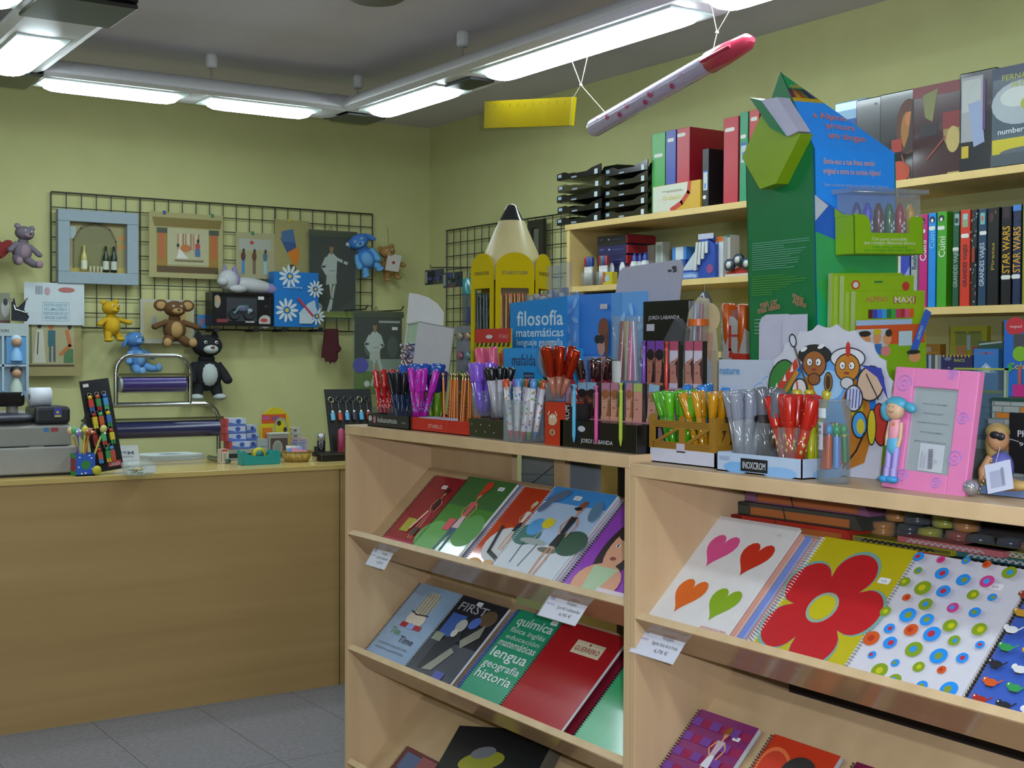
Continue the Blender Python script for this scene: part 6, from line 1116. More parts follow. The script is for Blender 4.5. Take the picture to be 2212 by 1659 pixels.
def clickpen(label, px, tp, bt, X, c, c2=None):
    z0, z1_ = zx(px, bt, X), zx(px, tp, X); L = z1_-z0
    T = thing('click_pen', label, 'pen', (X, yx(px, 900, X), z0), RX, 'pastel click pens of the stepped display')
    b = B(); b.lathe([(0, 0), (.0015, .001), (.004, L*.12), (.0042, L*.5), (.0042, L*.84), (.0045, L*.86), (.0042, L*.88), (0, L*.88)], mat(c, .2, coat=.5), 10); b.obj('barrel', T)
    b = B(); b.lathe([(.003, L*.88), (.0028, L*.96), (.004, L*.97), (.004, L), (0, L)], mat(c, .2), 10); b.obj('button', T); b = B(); b.box(-.001, -.0075, L*.62, .001, -.0045, L*.86, mat('#b0b4b8', .2, 1)); b.obj('clip', T)
clickpen('pale blue click pen clipped at the left of the front tier', 1240, 830, 956, 1.622, '#4a98b8'); clickpen('pink click pen clipped on the front tier', 1288, 833, 960, 1.622, '#b84880'); clickpen('lime click pen clipped on the front tier', 1341, 827, 964, 1.622, '#94a838')
clickpen('violet click pen at the left of the rear tier', 1390, 736, 838, 1.72, '#6a3c98'); clickpen('red click pen in the middle of the rear tier', 1439, 738, 862, 1.72, '#b03028')
# I red box with clear cup, shiny pens
b, w = boxF('red box with a small cartoon cow and the number 6', 1177, 1216, 1.625, Z1, zx(1200, 869, 1.625)-Z1, .055, '#a8280c', [('e', .45, .60, .24, .13, '#b89c7c'), ('e', .42, .52, .2, .06, '#b89c7c'), ('e', .36, .66, .06, .03, '#c8c8b8'), ('e', .52, .66, .06, .03, '#c8c8b8'), ('l', [(.2, .7), (.28, .78)], .05, '#c0b090'), ('l', [(.7, .7), (.6, .78)], .05, '#c0b090'), ('e', .46, .3, .17, .08, '#a87c5c'), ('t', '6', .46, .26, .09, '#1a1410', {'w': .12})], name='pen_carton')
b, w = boxF('narrow black box with upright white lettering beside the red box', 1217, 1236, 1.632, Z1, zx(1226, 872, 1.632)-Z1, .05, '#0c0c0e', name='pen_carton')
bb = B(); bb.text('INOXCROM', w*.72, zx(1226, 872, 1.632)*.5-Z1*.5, w*.6, '#b0b0b0', FRONT(0), 'c', (zx(1226, 872, 1.632)-Z1)*.92, rot=90, z=.0006); bb.obj('lettering', b)
T, bs = cup('clear cup on top of the red box', 1200, 900, 1.655, zx(1200, 869, 1.625), .024, .04, None)
zc_ = zx(1200, 869, 1.625)+.006
SH = mat('#a82c10', .12, .7); DR = mat('#2c0c0e', .15, coat=1)
bunch('shiny orange and dark red metallic pen in the clear cup on the red box', 'metallic orange pens', 'metallic_pen', P3(1206, 1.655, zc_), 7, pen_b(.115, .006, '#a82c10', '#a82c10', .065, m1=mat('#98604c', .2), m2=SH, flare=1.3), .5, .012, (3, 2), 3)
bunch('glossy dark red pen with a rounded spotted cap, rear of the left unit', 'dark red glossy pens', 'glossy_pen', P3(1288, 1.745, zx(1288, 872, 1.745)), 12, pen_b(.10, .0055, '#8c2430', '#2c0c0e', .045, m2=DR, dots=('#b03838', '#b8a8a8')), .52, .030, (0, 0), 9, kx=1.5)
T = thing('bulb_pen', 'pen with a large clear oval head over the metallic orange pens', 'pen', P3(1190, 1.67, zc_), RX); b = B(); b.tube([(0, 0, 0), (-.006, 0, .045)], .004, mat('#1c1418', .3), 8); b.obj('barrel', T); b = B(); b.ell((-.010, 0, .085), (.03, .022, .042), mat('#e0dcd8', .03, trans=.8)); b.obj('clear_head', T); b = B(); b.ell((-.012, 0, .085), (.018, .014, .032), mat('#38100c', .2)); b.obj('core', T)
# K clear tubes with portrait pens
def tubecan(label, px, l, r, tp, bt, X, inner, lid=None):
    z0, z1_ = zx(px, bt, X), zx(px, tp, X); rr = (yx(l, 900, X)-yx(r, 900, X))/2*.72; h = z1_-z0
    T = thing('clear_tube', label, 'tube', (X, yx(px, 900, X), z0), RX, 'clear plastic tubes')
    b = B(); b.lathe([(0, 0), (rr, 0), (rr, h), (0, h)], mat('#e4eaea', .04, trans=.8), 24); b.obj('tube', T)
    for i, (c, u) in enumerate(inner): b = B(); b.tube([(u*rr, (.2 if i % 2 else -.2)*rr, .004), (u*rr*.9, 0, h*.93)], rr*.24, mat(c, .25), 10); b.obj('inner_pen', T)
    if lid: b = B(); b.lathe([(rr*1.02, h*.40), (rr*1.02, h*.56)], mat(lid, .4), 24); b.obj('band', T)
    return T, rr, h
T, rr, h = tubecan('clear tube with portrait pens and a white label, in front of the light blue card', 1355, 1326, 1384, 684, 826, 1.735, [('#6c3028', -.5), ('#a88c60', .0), ('#a85878', .5), ('#a87060', -.15), ('#98a078', .25), ('#8c8898', .6)])
b = B(); n = 8; b.add([(rr*1.02*math.cos(q), rr*1.02*math.sin(q), z) for z in (.0, .045) for q in [R(-165+100*i/n) for i in range(n+1)]], [(i, i+1, n+2+i, n+1+i) for i in range(n)], mat('#b0b0ac', .5)); b.obj('label_sticker', T)
tubecan('clear tube with an orange band standing behind the violet pen boxes', 1507, 1486, 1526, 650, 740, 1.825, [('#8c8c98', -.4), ('#989ca4', .1), ('#8a5a60', .5)], lid='#b85410')
b = B(); b.prism([(0, 0), (.035, .045), (.062, .02), (.04, -.06), (-.02, -.06)], 0, .02, mat('#8c8c90', .08, trans=.5), FRONT(0)); b.obj('clear_bag', loc=(1.80, yx(1448, 900, 1.80), zx(1450, 740, 1.80)+.005), rz=RX, label='crumpled clear bag standing behind the violet pen boxes', cat='bag')
# pedestal for the orange banded tube is the rear tier
# L white card back and tall packs
X = 2.0; yl = yx(1320, 900, X); w = yl-yx(1474, 900, X); zb, zt_ = Z1, zx(1400, 566, X)
T = thing('display_card', 'blank pale grey rounded card back with tiny black marks, behind the blue cards', 'display card', (X, yl, Z1), RX); h = zt_-zb
P = [(0, 0), (w*.92, 0), (w*.92, h*.68), (w*.99, h*.95), (w*.97, h*.99), (w*.92, h), (w*.16, h*.98), (w*.1, h*.95), (0, h*.7)]
b = B(); b.prism(P, 0, .003, mat('#a2a0ae', .45), FRONT(.003)); b.art([('l', [(.80, .94), (.84, .94)], .02, '#22242c'), ('l', [(.86, .955), (.90, .955)], .03, '#2c2c34'), ('l', [(.87, .935), (.91, .94)], .02, '#2c2c34')], FRONT(0), w, h); b.obj('card', T)
for lb, l, r, tp, c in (('tall clear pack of blue and white pens behind the scribbled card, left one', 1180, 1200, 575, '#8c90a8'), ('tall clear pack of grey pens behind the scribbled card, right one', 1202, 1226, 568, '#6c6c84')):
    yl_ = yx(l, 900, 1.96); w = yl_-yx(r, 900, 1.96); h = zx(l, tp, 1.96)-Z1
    T = thing('pen_pack', lb, 'pack', (1.96, yl_, Z1), RX, 'tall clear pen packs'); b = B(); b.box(0, 0, 0, w, .012, h, mat('#d8dce4', .06, trans=.7)); b.obj('bag', T)
    b = B(); [b.tube([(w*(.25+.25*i), .006, .0), (w*(.25+.25*i), .006, h*.85)], .0035, mat(c if i != 1 else '#3a5a98', .3), 6) for i in range(3)]; b.obj('pens', T)
random.seed(14); T = thing('sharpener_tub', 'clear tub of small blue white and red sharpeners behind the scribbled card', 'tub', (1.93, yx(1132, 900, 1.93), Z1), RX); w = yx(1132, 900, 1.93)-yx(1226, 900, 1.93); h = zx(1180, 634, 1.93)-Z1
b = B(); b.box(0, 0, 0, w, .05, h, mat('#d8dce0', .05, trans=.75)); b.obj('tub', T); b = B()
for i in range(60): b.ell((random.uniform(.006, w-.006), random.uniform(.006, .044), h-random.uniform(.0, .06)), (.009, .007, .007), mat(random.choice(('#3a78b0', '#a8acb0', '#a83030', '#9ca4a8')), .2), n=8, k=5)
b.obj('sharpeners', T, kind='stuff')
# N giant pencil display
X = 1.93; yc_ = yx(1104, 700, X+.05); wd = (yx(1034, 900, X)-yx(1177, 900, X))*.70
T = thing('pencil_display', 'giant yellow pencil shaped display stand full of pencils', 'pencil display', (X+.05, yc_, Z1), RX+R(62))
YE = noisy('pencil_yellow', '#b09a00', '#b8a200', 8, .7, spec=.1); YD = mat('#5c4808', .6); CRM = noisy('pencil_wood', '#b8ac78', '#c4ba88', 18, .35, (1, 1, .1), 3); GRA = mat('#141a18', .2, coat=.6)
Rh = wd*.505; hb = zx(1107, 556, X)-Z1; ht = zx(1107, 432, X)-Z1; hs = zx(1107, 470, X)-Z1
hexp = lambda r, z: [(r*math.cos(R(60*i-60)), r*math.sin(R(60*i-60)), z) for i in range(6)]
b = B(); b.lathe([(Rh*.83, hb*.87), (Rh*.85, hb*.93), (Rh*.31, hs)], CRM, 6*4); b.obj('wood_cone', T)
b = B(); b.lathe([(Rh*.31, hs), (Rh*.20, hs+(ht-hs)*.5), (Rh*.11, hs+(ht-hs)*.9), (Rh*.06, ht-.002), (0, ht)], GRA, 24); b.obj('graphite_tip', T)
Rw = 2*Rh*math.sin(R(30)); ap = Rh*math.cos(R(30)); b = B(); b.prism([(p[0]*.72, p[1]*.72) for p in hexp(Rh, 0)], 0, hb*.9, YD); b.obj('core', T)
for k in range(6):
    F = Matrix.Rotation(R(60*k), 4, 'Z') @ Matrix.Translation((0, -ap, 0)) @ FRONT(0)
    n = 12; arc = [(Rw*.46*math.cos(PI*i/n), hb*.93+.045*math.sin(PI*i/n)) for i in range(n+1)]
    b = B(); ww = Rw*.46; iw = Rw*.33; zt_ = hb*.82
    for q in ([(-ww, 0), (-iw, 0), (-iw, zt_), (-ww, zt_)], [(iw, 0), (ww, 0), (ww, zt_), (iw, zt_)], [(-ww, zt_), (ww, zt_)]+arc): b.prism(q, -.004, 0, YE, F)
    b.text('STAEDTLER', 0, hb*.90, .009, '#4a3808', F, 'c', Rw*.62, z=.0006)
    b.box(-iw, 0, 0, iw, 0+.0, 0+.0, YE, F) if 0 else None
    fp = b.obj('side_panel', T)
    if k in (0, 1, 5, 2):
        FI = Matrix.Rotation(R(60*k), 4, 'Z') @ Matrix.Translation((0, -ap*.86, 0))
        for j in range(7 if k else 9):
            u = -iw*.8+iw*1.6*j/((7 if k else 9)-1); c1 = ('#b0701c', '#2c2418') if k == 0 else (('#10221e', '#0c1614') if k in (5,) else ('#a8641c', '#1c1a14'))
            bb = B(); z0, z1_ = hb*.2, hb*(.775+.012*((j*3) % 3)); bb.tube([(u, 0, z0), (u+.006*((j % 3)-1), -.004, z1_)], .0046, mat(c1[0], .25), 6, FI); bb.tube([(u-.002, -.0036, z0), (u-.002+.006*((j % 3)-1), -.0076, z1_)], .0014, mat(c1[1], .25), 4, FI); bb.tube([(u+.006*((j % 3)-1), -.004, z1_), (u+.0064*((j % 3)-1), -.004, z1_+.006)], .004, mat('#b0603c' if k != 5 else '#1c3a34', .4), 6, FI); bb.obj('pencil', T)
# wall hooks with packs near the giant pencil
for lb, px, tp, bt, Yw, w_, c in (('dark clear packet hanging from a wall hook left of the giant pencil', 918, 584, 616, 5.9, .10, '#3c4038'), ('second dark packet on the same wall hook, nearer the giant pencil', 958, 590, 622, 5.6, .12, '#2c3034')):
    Xw = 3.55; b = B(); yy = atX(px, 600, Xw).y; w = abs(atX(px+38, 600, Xw).y-yy); h = zx(px, tp, Xw)-zx(px, bt, Xw)
    b.box(0, 0, 0, w, .01, h, mat(c, .2)); random.seed(px); b.art([('r', random.random()*.9, random.random()*.8, random.random(), random.random(), random.choice(('#5a5c50', '#3a3c68', '#5a3a3c', '#1c1e20', '#2c4440'))) for _ in range(9)]+[('r', 0, .1, .16, .9, '#7a7c74')], FRONT(0), w, h); b.obj('hanging_packet', loc=(Xw, yy, zx(px, bt, Xw)), rz=RX, label=lb, cat='packet', group='packets on the wall hooks')
b = B(); p = atX(930, 578, 3.55); q = Vector((3.83, p.y-.25, p.z+.0)); b.tube([p+Vector((0, 0, .014)), p, q], .004, WIRE, 6); b.obj('display_hook', label='long black hook on the right wall grid carrying dark packets', cat='hook')
T = thing('glitter_tube', 'clear tube with a glittery teal top hanging left of the giant pencil', 'tube', (3.30, atX(1015, 600, 3.30).y, zx(1015, 704, 3.30))); h = zx(1015, 600, 3.3)-zx(1015, 704, 3.3)
b = B(); b.lathe([(0, 0), (.034, 0), (.034, h*.65)], mat('#7c8c9c', .1, trans=.4), 16); b.obj('tube', T); b = B(); b.lathe([(.035, h*.65), (.036, h*.98), (0, h)], mat('#1c5a5c', .25), 16); b.obj('cap', T); b = B(); b.tube([(-.006, 0, .01), (.004, 0, h*.4)], .014, mat('#20308c', .4), 8); b.obj('blue_core', T)
b = B(); b.tube([(0, 0, 0), (0, 0, .02), (3.83-3.30, -.02, .02)], .003, WIRE, 6); b.obj('hook', T, loc=(0, 0, h))
random.seed(8); T = thing('ring_card', 'clear card of round metal tins hanging between the white box and the blister card', 'card', (1.90, yx(985, 900, 1.90), Z1), RX); w = yx(985, 900, 1.90)-yx(1024, 900, 1.90); h = zx(1005, 705, 1.90)-Z1
b = B(); b.box(0, 0, 0, w, .006, h, mat('#6c7074', .2)); b.obj('card', T)
for i in range(8): b = B(); u, v = w*(.28+.45*(i % 2)), h*(.9-.2*(i//2)); b.lathe([(0, -.004), (.012, -.004), (.012, .004), (0, .004)], mat(('#9a9478', '#a88c70', '#a86c78', '#6c9ca0', '#789c4c', '#9c98a0')[i % 6], .2, .5), 14, M=Matrix.Translation((u, -.004, v)) @ Matrix.Rotation(R(90), 4, 'X')); b.obj('round_tin', T)
# inside the left unit, behind the upper notebooks
B().box(.39, .245, 1.070, 1.2, .43, 1.080, BEECHH).obj('inner_shelf', UL); B().box(.66, .425, .75, 1.217, .438, 1.225, mat('#4a3c2c', .6)).obj('dark_backing', UL)
b = B(); b.box(0, 0, 0, .18, .12, .115, mat('#747c7e', .4)); b.art([('l', [(0, .1), (1, .95)], .02, '#3c4444'), ('l', [(0, .5), (1, .6)], .012, '#4c5454')], FRONT(0), .18, .115); b.obj('storage_carton', loc=(1.6+.29, 3.22-.432, 1.081), rz=RX, label='grey blue carton seen through the opening behind the upper notebooks', cat='box')
for k in range(3):
    b = B(); b.box(0, 0, 0, .20, .10, .008, mat(('#b8b4c4', '#a8b0b0', '#2c6494')[k], .6)); b.obj('loose_pad', loc=(1.6+.27, 3.22-.95-.05*k, 1.081+.0085*k), rz=RX+R(3*k), label=('lowest pale', 'middle pale', 'blue topmost')[k]+' pad of three lying behind the light blue cafe notebook', cat='notepad', group='loose pads behind the upper notebooks')
b = B(); yy = atX(1146, 520, 3.81).y; w = yy-atX(1180, 520, 3.81).y; h = zx(1160, 476, 3.81)-zx(1160, 600, 3.81); frame(b, w, h, w*.28, .02, mat('#26241c', .5)); b.box(w*.25, .012, .02, w*.75, .016, h-.02, '#5c6050'); b.obj('framed_picture', loc=(3.79, yy, zx(1160, 600, 3.81)), rz=RX, label='small dark framed picture on the right wall grid beside the giant pencil', cat='picture')
# ------------------------------------------------------------------ on top of the right display unit
RS = lambda w, y=0: Matrix(((0, 0, 1, w), (1, 0, 0, y), (0, 1, 0, 0), (0, 0, 0, 1)))
# Q wooden crate carton
X = 1.655; yl = yx(1403, 900, X); w = yl-yx(1546, 900, X); hq = .083; d = .10
T = thing('crate_carton', 'cardboard pen carton printed like a brown wooden crate with a white base', 'carton', (X, yl, Z2), RX)
BR_, BD = mat('#8c6418', .5), '#6c4c14'; WQ = mat('#b9b8c4', .45)
b = B(); b.box(0, 0, 0, w, .003, .028, WQ); b.box(w-.003, 0, 0, w, d, .028, WQ); b.box(0, 0, 0, .003, d, .028, WQ); b.box(0, d-.003, 0, w, d, .028, WQ); b.box(0, 0, 0, w, d, .002, WQ); b.obj('base', T)
b = B(); Z = .028; H_ = hq-Z
def plank(F, L):
    b.prism([(0, Z), (L, Z), (L, Z+.014), (0, Z+.014)], -.003, 0, BR_, F); b.prism([(0, hq-.014), (L, hq-.014), (L, hq), (0, hq)], -.003, 0, BR_, F)
    for u in (0, L*.46, L-.016): b.prism([(u, Z), (u+.016, Z), (u+.016, hq+(.006 if u else .008)), (u+.008, hq+.012), (u, hq+.006)], -.003, .0004, BR_, F)
    m_ = L/2
    b.prism([(.016, Z+.014), (.030, Z+.014), (m_-.004, hq-.014), (m_-.018, hq-.014)], -.003, .0002, BR_, F); b.prism([(m_+.012, Z+.014), (m_+.026, Z+.014), (L-.018, hq-.014), (L-.032, hq-.014)], -.003, .0002, BR_, F)
    for k in range(3): b.art([('l', [(.05, (Z+.003+.004*k)/hq), (.95, (Z+.004+.004*k)/hq)], .006, BD), ('l', [(.05, (hq-.011+.004*k)/hq), (.9, (hq-.010+.004*k)/hq)], .006, BD)], F, L, hq)
plank(FRONT(0), w); plank(RS(w), d); b.prism([(0, Z), (w, Z), (w, hq), (0, hq)], -.003, 0, BR_, FRONT(d)); b.prism([(w*.43, Z-.001), (w*.55, Z-.001), (w*.55, Z+.012), (w*.43, Z+.012)], 0, .0012, '#b0a8b4', FRONT(0)); b.box(w*.43, -.0008, Z-.005, w*.56, 0, Z-.0025, '#23201c'); b.obj('crate_print', T)
for lb, px, X_, c1, c2, n_, s_ in (('transparent green pen with a leaf like head in the crate carton', 1472, 1.70, '#3c8c0c', '#4c9c14', 11, 3), ('amber pen with a spotted head in the crate carton', 1540, 1.70, '#a8740c', '#b0780a', 13, 5)):
    bunch(lb, ('green' if s_ == 3 else 'amber')+' pens in the crate carton', 'novelty_pen', P3(px, X_, Z2+.006), n_, pen_b(.135, .0055, c1, c2, .05, m1=mat(c1, .12, coat=1), m2=mat(c2, .12, coat=1), flare=1.55, dots=None if s_ == 3 else ('#7c4c08', '#c09030', '#2a2010'), clip=False), .40, .026, (0, 2), s_)
bunch('bright blue pen standing behind the amber ones', 'blue pens behind the crate carton', 'novelty_pen', P3(1540, 1.775, Z2+.002), 8, pen_b(.15, .0055, '#1c6cb0', '#1c70b8', .04, flare=1.5, clip=False, m2=mat('#1c70b8', .12, coat=1)), .34, .03, (0, 0), 4)
# R pale blue tray with pens and cloud card
T, w = traybox('pale blue cloud printed tray with a black and white name plate', 1549, 1733, 1.635, Z2, .034, .13, '#a4b4c8', [('e', .25, .25, .16, .3, '#6c9cc8'), ('e', .75, .2, .2, .3, '#7ca4cc'), ('r', .30, .10, .62, .78, '#0c0e12'), ('t', 'INOXCROM', .46, .26, .36, '#b4b8bc', {'w': .27}), ('r', .04, .6, .16, .8, '#8c98b4')], [('e', .5, .2, .3, .3, '#7ca4cc')], name='pen_tray')
X = 1.768; yl = yx(1552, 900, X); w = yl-yx(1700, 900, X); h = zx(1600, 777, X)-Z2
T = thing('cloud_card', 'pale blue back card lettered nature with printed clouds', 'display card', (X, yl, Z2), RX)
cl = lambda x, y, s: [('e', x, y, s, s*.36, '#5c90c0'), ('e', x, y, s*.94, s*.31, '#a8b0bc'), ('e', x+.02, y+s*.3, s*.5, s*.3, '#5c90c0'), ('e', x+.02, y+s*.29, s*.46, s*.27, '#a8b0bc')]
b = B(); b.box(0, 0, 0, w, .003, h, mat('#a6aebc', .4)); b.art([('r', 0, 0, 1, .36, '#7c9cc0'), ('r', 0, .36, 1, .5, '#94a6c0'), *cl(.74, .72, .22), *cl(.16, .42, .26), *cl(.8, .3, .2), ('t', 'nature', .18, .86, .075, '#3c7cac', {'w': .30})], FRONT(0), w, h); b.obj('card', T)
CT = lambda lb, px, X_, r, hh: cup(lb, px, 900, X_, Z2+.003, r, hh, 'clear cylinders in the pale blue tray')
CT('left clear cylinder in the pale blue tray', 1612, 1.68, .026, .085); CT('middle clear cylinder in the pale blue tray', 1664, 1.685, .024, .085); CT('right clear cylinder in the pale blue tray', 1712, 1.68, .027, .080)
GLS = mat('#a8acb4', .1, coat=1)
bunch('transparent silvery pen in the left clear cylinder', 'silvery pens', 'clear_pen', P3(1612, 1.685, Z2+.007), 7, pen_b(.14, .0085, '#8c9098', '#9498a4', .05, m1=mat('#84868c', .12, coat=1), m2=mat('#7c808c', .1, coat=1), flare=1.15), .40, .012, (2, 2), 3)
bunch('smoky dark pen in the middle clear cylinder', 'smoky dark pens', 'clear_pen', P3(1664, 1.69, Z2+.007), 6, pen_b(.145, .0075, '#3c3438', '#54545c', .05, m1=mat('#38302f', .12, coat=1), m2=mat('#5c5c64', .12, coat=1), flare=1.15), .34, .012, (2, 2), 6)
bunch(['red pen with a yellow flame head in the right clear cylinder', 'red pen with a yellow flame head in the right clear cylinder', 'yellow barrelled pen in the right clear cylinder'], 'red and yellow pens in the right clear cylinder', 'flame_pen', P3(1714, 1.68, Z2+.007), 9, pen_b(.135, .0078, '#a82410', '#a81c10', .055, dots=('#a88c18', '#b0a45c'), m1=mat('#a03014', .15, coat=1), flare=1.2), .36, .014, (0, 2), 8)
bunch('yellow green pen at the right of the flame pens', 'yellow green pens', 'clear_pen', P3(1752, 1.70, Z2+.007), 3, pen_b(.11, .006, '#98980c', '#98980c', .04, clip=False), .2, .006, (0, 0), 3)
bunch('small yellow feather topped pen behind the flame pens', 'feather topped pens', 'novelty_pen', P3(1745, 1.73, Z2+.004), 3, pen_b(.145, .004, '#98980c', '#a8981c', .02, flare=1.8, clip=False), .25, .008, (0, 0), 2)
# S globe display with cartoon heads
X = 1.745; yl = yx(1655, 900, X); w = yl-yx(1928, 900, X); h = zx(1790, 703, X)-Z2
T = thing('globe_display', 'round cloud edged card showing a globe ringed by cartoon children in hats', 'display card', (X, yl, Z2), RX); WC = mat('#b4b4bc', .4)
P = [(w*.12, 0), (w*.9, 0)]
for i in range(46):
    q = -.62+ (PI+1.24)*i/45; r = .5*(1+.035*math.cos(i*2.1)); P.append((w*(.5+r*math.cos(q)*1.0), h*(.50+r*math.sin(q)*.99)))
b = B(); b.prism(P, 0, .004, WC, FRONT(.004))
def kid(x, y, s, hat, skin, a=0, eyes=True, body='#8c7c5c'):
    I = [('e', x, y, s*1.16, s*1.12, '#16181c'), ('e', x, y, s*1.06, s*1.02, skin)]
    if hat: I = [('e', x, y+s*.72, s*1.6, s*.86, '#16181c'), ('e', x, y+s*.72, s*1.5, s*.76, hat)]+I
    I += [('e', x, y-s*1.2, s*.62, s*.5, '#16181c'), ('e', x, y-s*1.2, s*.54, s*.42, body)]
    if eyes: I += [('e', x-s*.42, y+s*.16, s*.3, s*.34, '#16181c'), ('e', x-s*.42, y+s*.16, s*.25, s*.29, '#c8c8c8'), ('e', x+s*.42, y+s*.16, s*.3, s*.34, '#16181c'), ('e', x+s*.42, y+s*.16, s*.25, s*.29, '#c8c8c8'), ('e', x-s*.36, y+s*.12, s*.07, s*.08, '#16181c'), ('e', x+s*.36, y+s*.12, s*.07, s*.08, '#16181c')]
    I += [('e', x, y-s*.42, s*.26, s*.1, '#7a3424')]
    return I
b.art([('e', .52, .42, .37, .40, '#1c68b8'), ('e', .50, .44, .30, .33, '#5c98cc'), ('p', [(.28, .2), (.24, .52), (.34, .66), (.44, .6), (.42, .5), (.36, .45), (.36, .28)], '#a8681c'), ('p', [(.62, .5), (.7, .66), (.82, .58), (.86, .3), (.8, .1), (.66, .04), (.68, .3)], '#a8681c'), ('e', .3, .54, .08, .03, '#b0a020', 30), ('e', .74, .46, .05, .08, '#b0a020'), ('e', .52, .6, .12, .1, '#8cb0d0'),
   ('l', [(.24, .86), (.40, .46)], .016, '#5a4a40'), ('e', .23, .90, .03, .05, '#16181c', 20), ('e', .23, .90, .022, .04, '#b0b4bc', 20), *kid(.41, .74, .085, '#22201f', '#8c5426', body='#7c4c24'), ('e', .33, .84, .03, .015, '#c4c4c4', 20), ('e', .47, .86, .03, .015, '#c4c4c4', 20), ('e', .53, .62, .035, .07, '#16181c'), ('e', .53, .62, .028, .06, '#8c6c2c'), ('e', .53, .62, .02, .048, '#3c2418'),
   *kid(.68, .72, .085, '#bcbcc0', '#a86c20', body='#b0b0b0'), ('e', .69, .84, .018, .05, '#a8241c'), ('e', .69, .76, .02, .026, '#a8641c'),
   ('e', .16, .62, .11, .16, '#16181c', -28), ('e', .16, .62, .10, .15, '#2c6c2c', -28), ('p', [(.06, .52), (.1, .56), (.28, .78), (.30, .72), (.12, .5)], '#a83420'), ('p', [(.10, .56), (.13, .56), (.12, .61)], '#c4c4c0'), ('p', [(.17, .62), (.2, .62), (.19, .67)], '#c4c4c0'), ('p', [(.23, .68), (.26, .69), (.25, .74)], '#c4c4c0'), ('p', [(.14, .48), (.18, .5), (.31, .68), (.28, .7)], '#a8741c'), ('e', .31, .56, .065, .085, '#16181c', -20), ('e', .31, .56, .055, .075, '#c4bcb8', -20), ('l', [(.29, .62), (.31, .5)], .014, '#a83c30'),
   ('e', .13, .34, .105, .13, '#16181c'), ('e', .13, .34, .096, .12, '#b8b8bc'), ('e', .13, .34, .06, .09, '#1c1c24'), ('e', .14, .34, .045, .08, '#b08c80'), ('l', [(.14, .26), (.14, .42)], .006, '#3c2c28'), ('e', .25, .32, .05, .10, '#3c7cb0'), ('l', [(.3, .25), (.3, .42)], .02, '#b8bcc8'),
   ('e', .87, .62, .10, .12, '#16181c', -35), ('e', .87, .62, .09, .11, '#b0947c', -35), ('p', [(.80, .74), (.95, .72), (1.0, .52), (.92, .66)], '#2c3488'), ('l', [(.84, .68), (.93, .52)], .008, '#16181c'), ('e', .75, .52, .07, .09, '#16181c'), ('e', .75, .52, .06, .08, '#a8acbc'), *[('l', [(.69+.025*i, .46), (.70+.025*i, .58)], .008, '#3c4484') for i in range(5)],
   ('e', .95, .36, .06, .14, '#16181c', 5), ('e', .95, .36, .05, .13, '#a0281c', 5), ('e', .89, .34, .035, .12, '#16181c'), ('e', .89, .34, .028, .11, '#b0a01c'), ('e', .80, .35, .06, .09, '#16181c'), ('e', .80, .35, .05, .08, '#3c84b8'), ('e', .81, .34, .03, .05, '#b0a02c'), ('l', [(.68, .06), (.78, .18), (.84, .3)], .012, '#16181c')], FRONT(0), w, h)
b.obj('card', T)
B().box(w*.2, .004, 0, w*.8, .05, .02, WC).obj('foot', T)
# T clear tube nearest the camera
X = 1.642; rr = .026; h = zx(1803, 863, X)-Z2
T = thing('pen_tube', 'tall clear tube of triple ink pens with a white price label at the front edge', 'tube', (X, yx(1803, 900, X), Z2), RX)
b = B(); b.lathe([(0, .0), (rr, 0), (rr, h), (rr-.001, h), (rr-.001, .002), (0, .002)], mat('#e4ecee', .04, trans=.95), 28); b.obj('tube', T)
b = B(); b.lathe([(rr*1.01, h*.985), (rr*1.02, h), (rr*.98, h)], mat('#b8bcc0', .1, trans=.3), 28); b.obj('rim', T)
for i, (u, v, c, c2) in enumerate(((-.55, -.3, '#a83c14', '#2c2c34'), (.0, -.55, '#b84c14', '#a84c3c'), (.5, -.3, '#5c80b8', '#2c7c3c'), (-.2, .1, '#2c6c44', '#3c7cb0'), (.3, .3, '#a84414', '#1c5c34'), (-.5, .4, '#98282c', '#8c3040'), (.6, .35, '#2c7040', '#b0a82c'))):
    b = B(); b.tube([(u*rr, v*rr, .022+.002*i), (u*rr*.9, v*rr*.9, h*.56)], .0062, mat(c, .2), 10); b.obj('pen_barrel', T); b = B(); b.tube([(u*rr*.9, v*rr*.9, h*.56), (u*rr*.8, v*rr*.8, h*(.68+.02*(i % 3)))], .0045, mat(c2, .2), 8); b.ell((u*rr*.85, v*rr*.85, h*.64), (.007, .007, .010), mat(('#a8484c', '#3c84b0', '#2c8c4c', '#b0a83c')[i % 4], .3)); b.obj('pen_grip', T)
def wrap(a0, a1, z0, z1_, c, txt=(), s=0):
    b = B(); n = 8; R_ = rr*1.012; b.add([(R_*math.cos(q), R_*math.sin(q), z) for z in (z0, z1_) for q in [R(a0+(a1-a0)*i/n) for i in range(n+1)]], [(i, i+1, n+2+i, n+1+i) for i in range(n)], mat(c, .5))
    for i, t_ in enumerate(txt):
        tm = text_mesh(t_); k = .0055/.7; A0 = R((a0+a1)/2); kx = min(k*.62, .030/max(tm[3]-tm[2], .1)); R2 = R_+.0004
        b.add([(R2*math.cos(A0+(v[0]-(tm[2]+tm[3])/2)*kx/R2), R2*math.sin(A0+(v[0]-(tm[2]+tm[3])/2)*kx/R2), z1_-.010-.0095*i+v[1]*k) for v in tm[0]], tm[1], mat('#3c3c44', .6))
    b.obj('label_sticker', T)
wrap(-168, -92, .055, .100, '#b4b4bc', ('INOXCROM', 'BOLIGRAFOS', 'TRIPLE', '2,35 €')); wrap(-150, -80, h-.030, h-.014, '#c0c4c8'); wrap(-165, -120, h*.58, h*.66, '#c0c4c8')
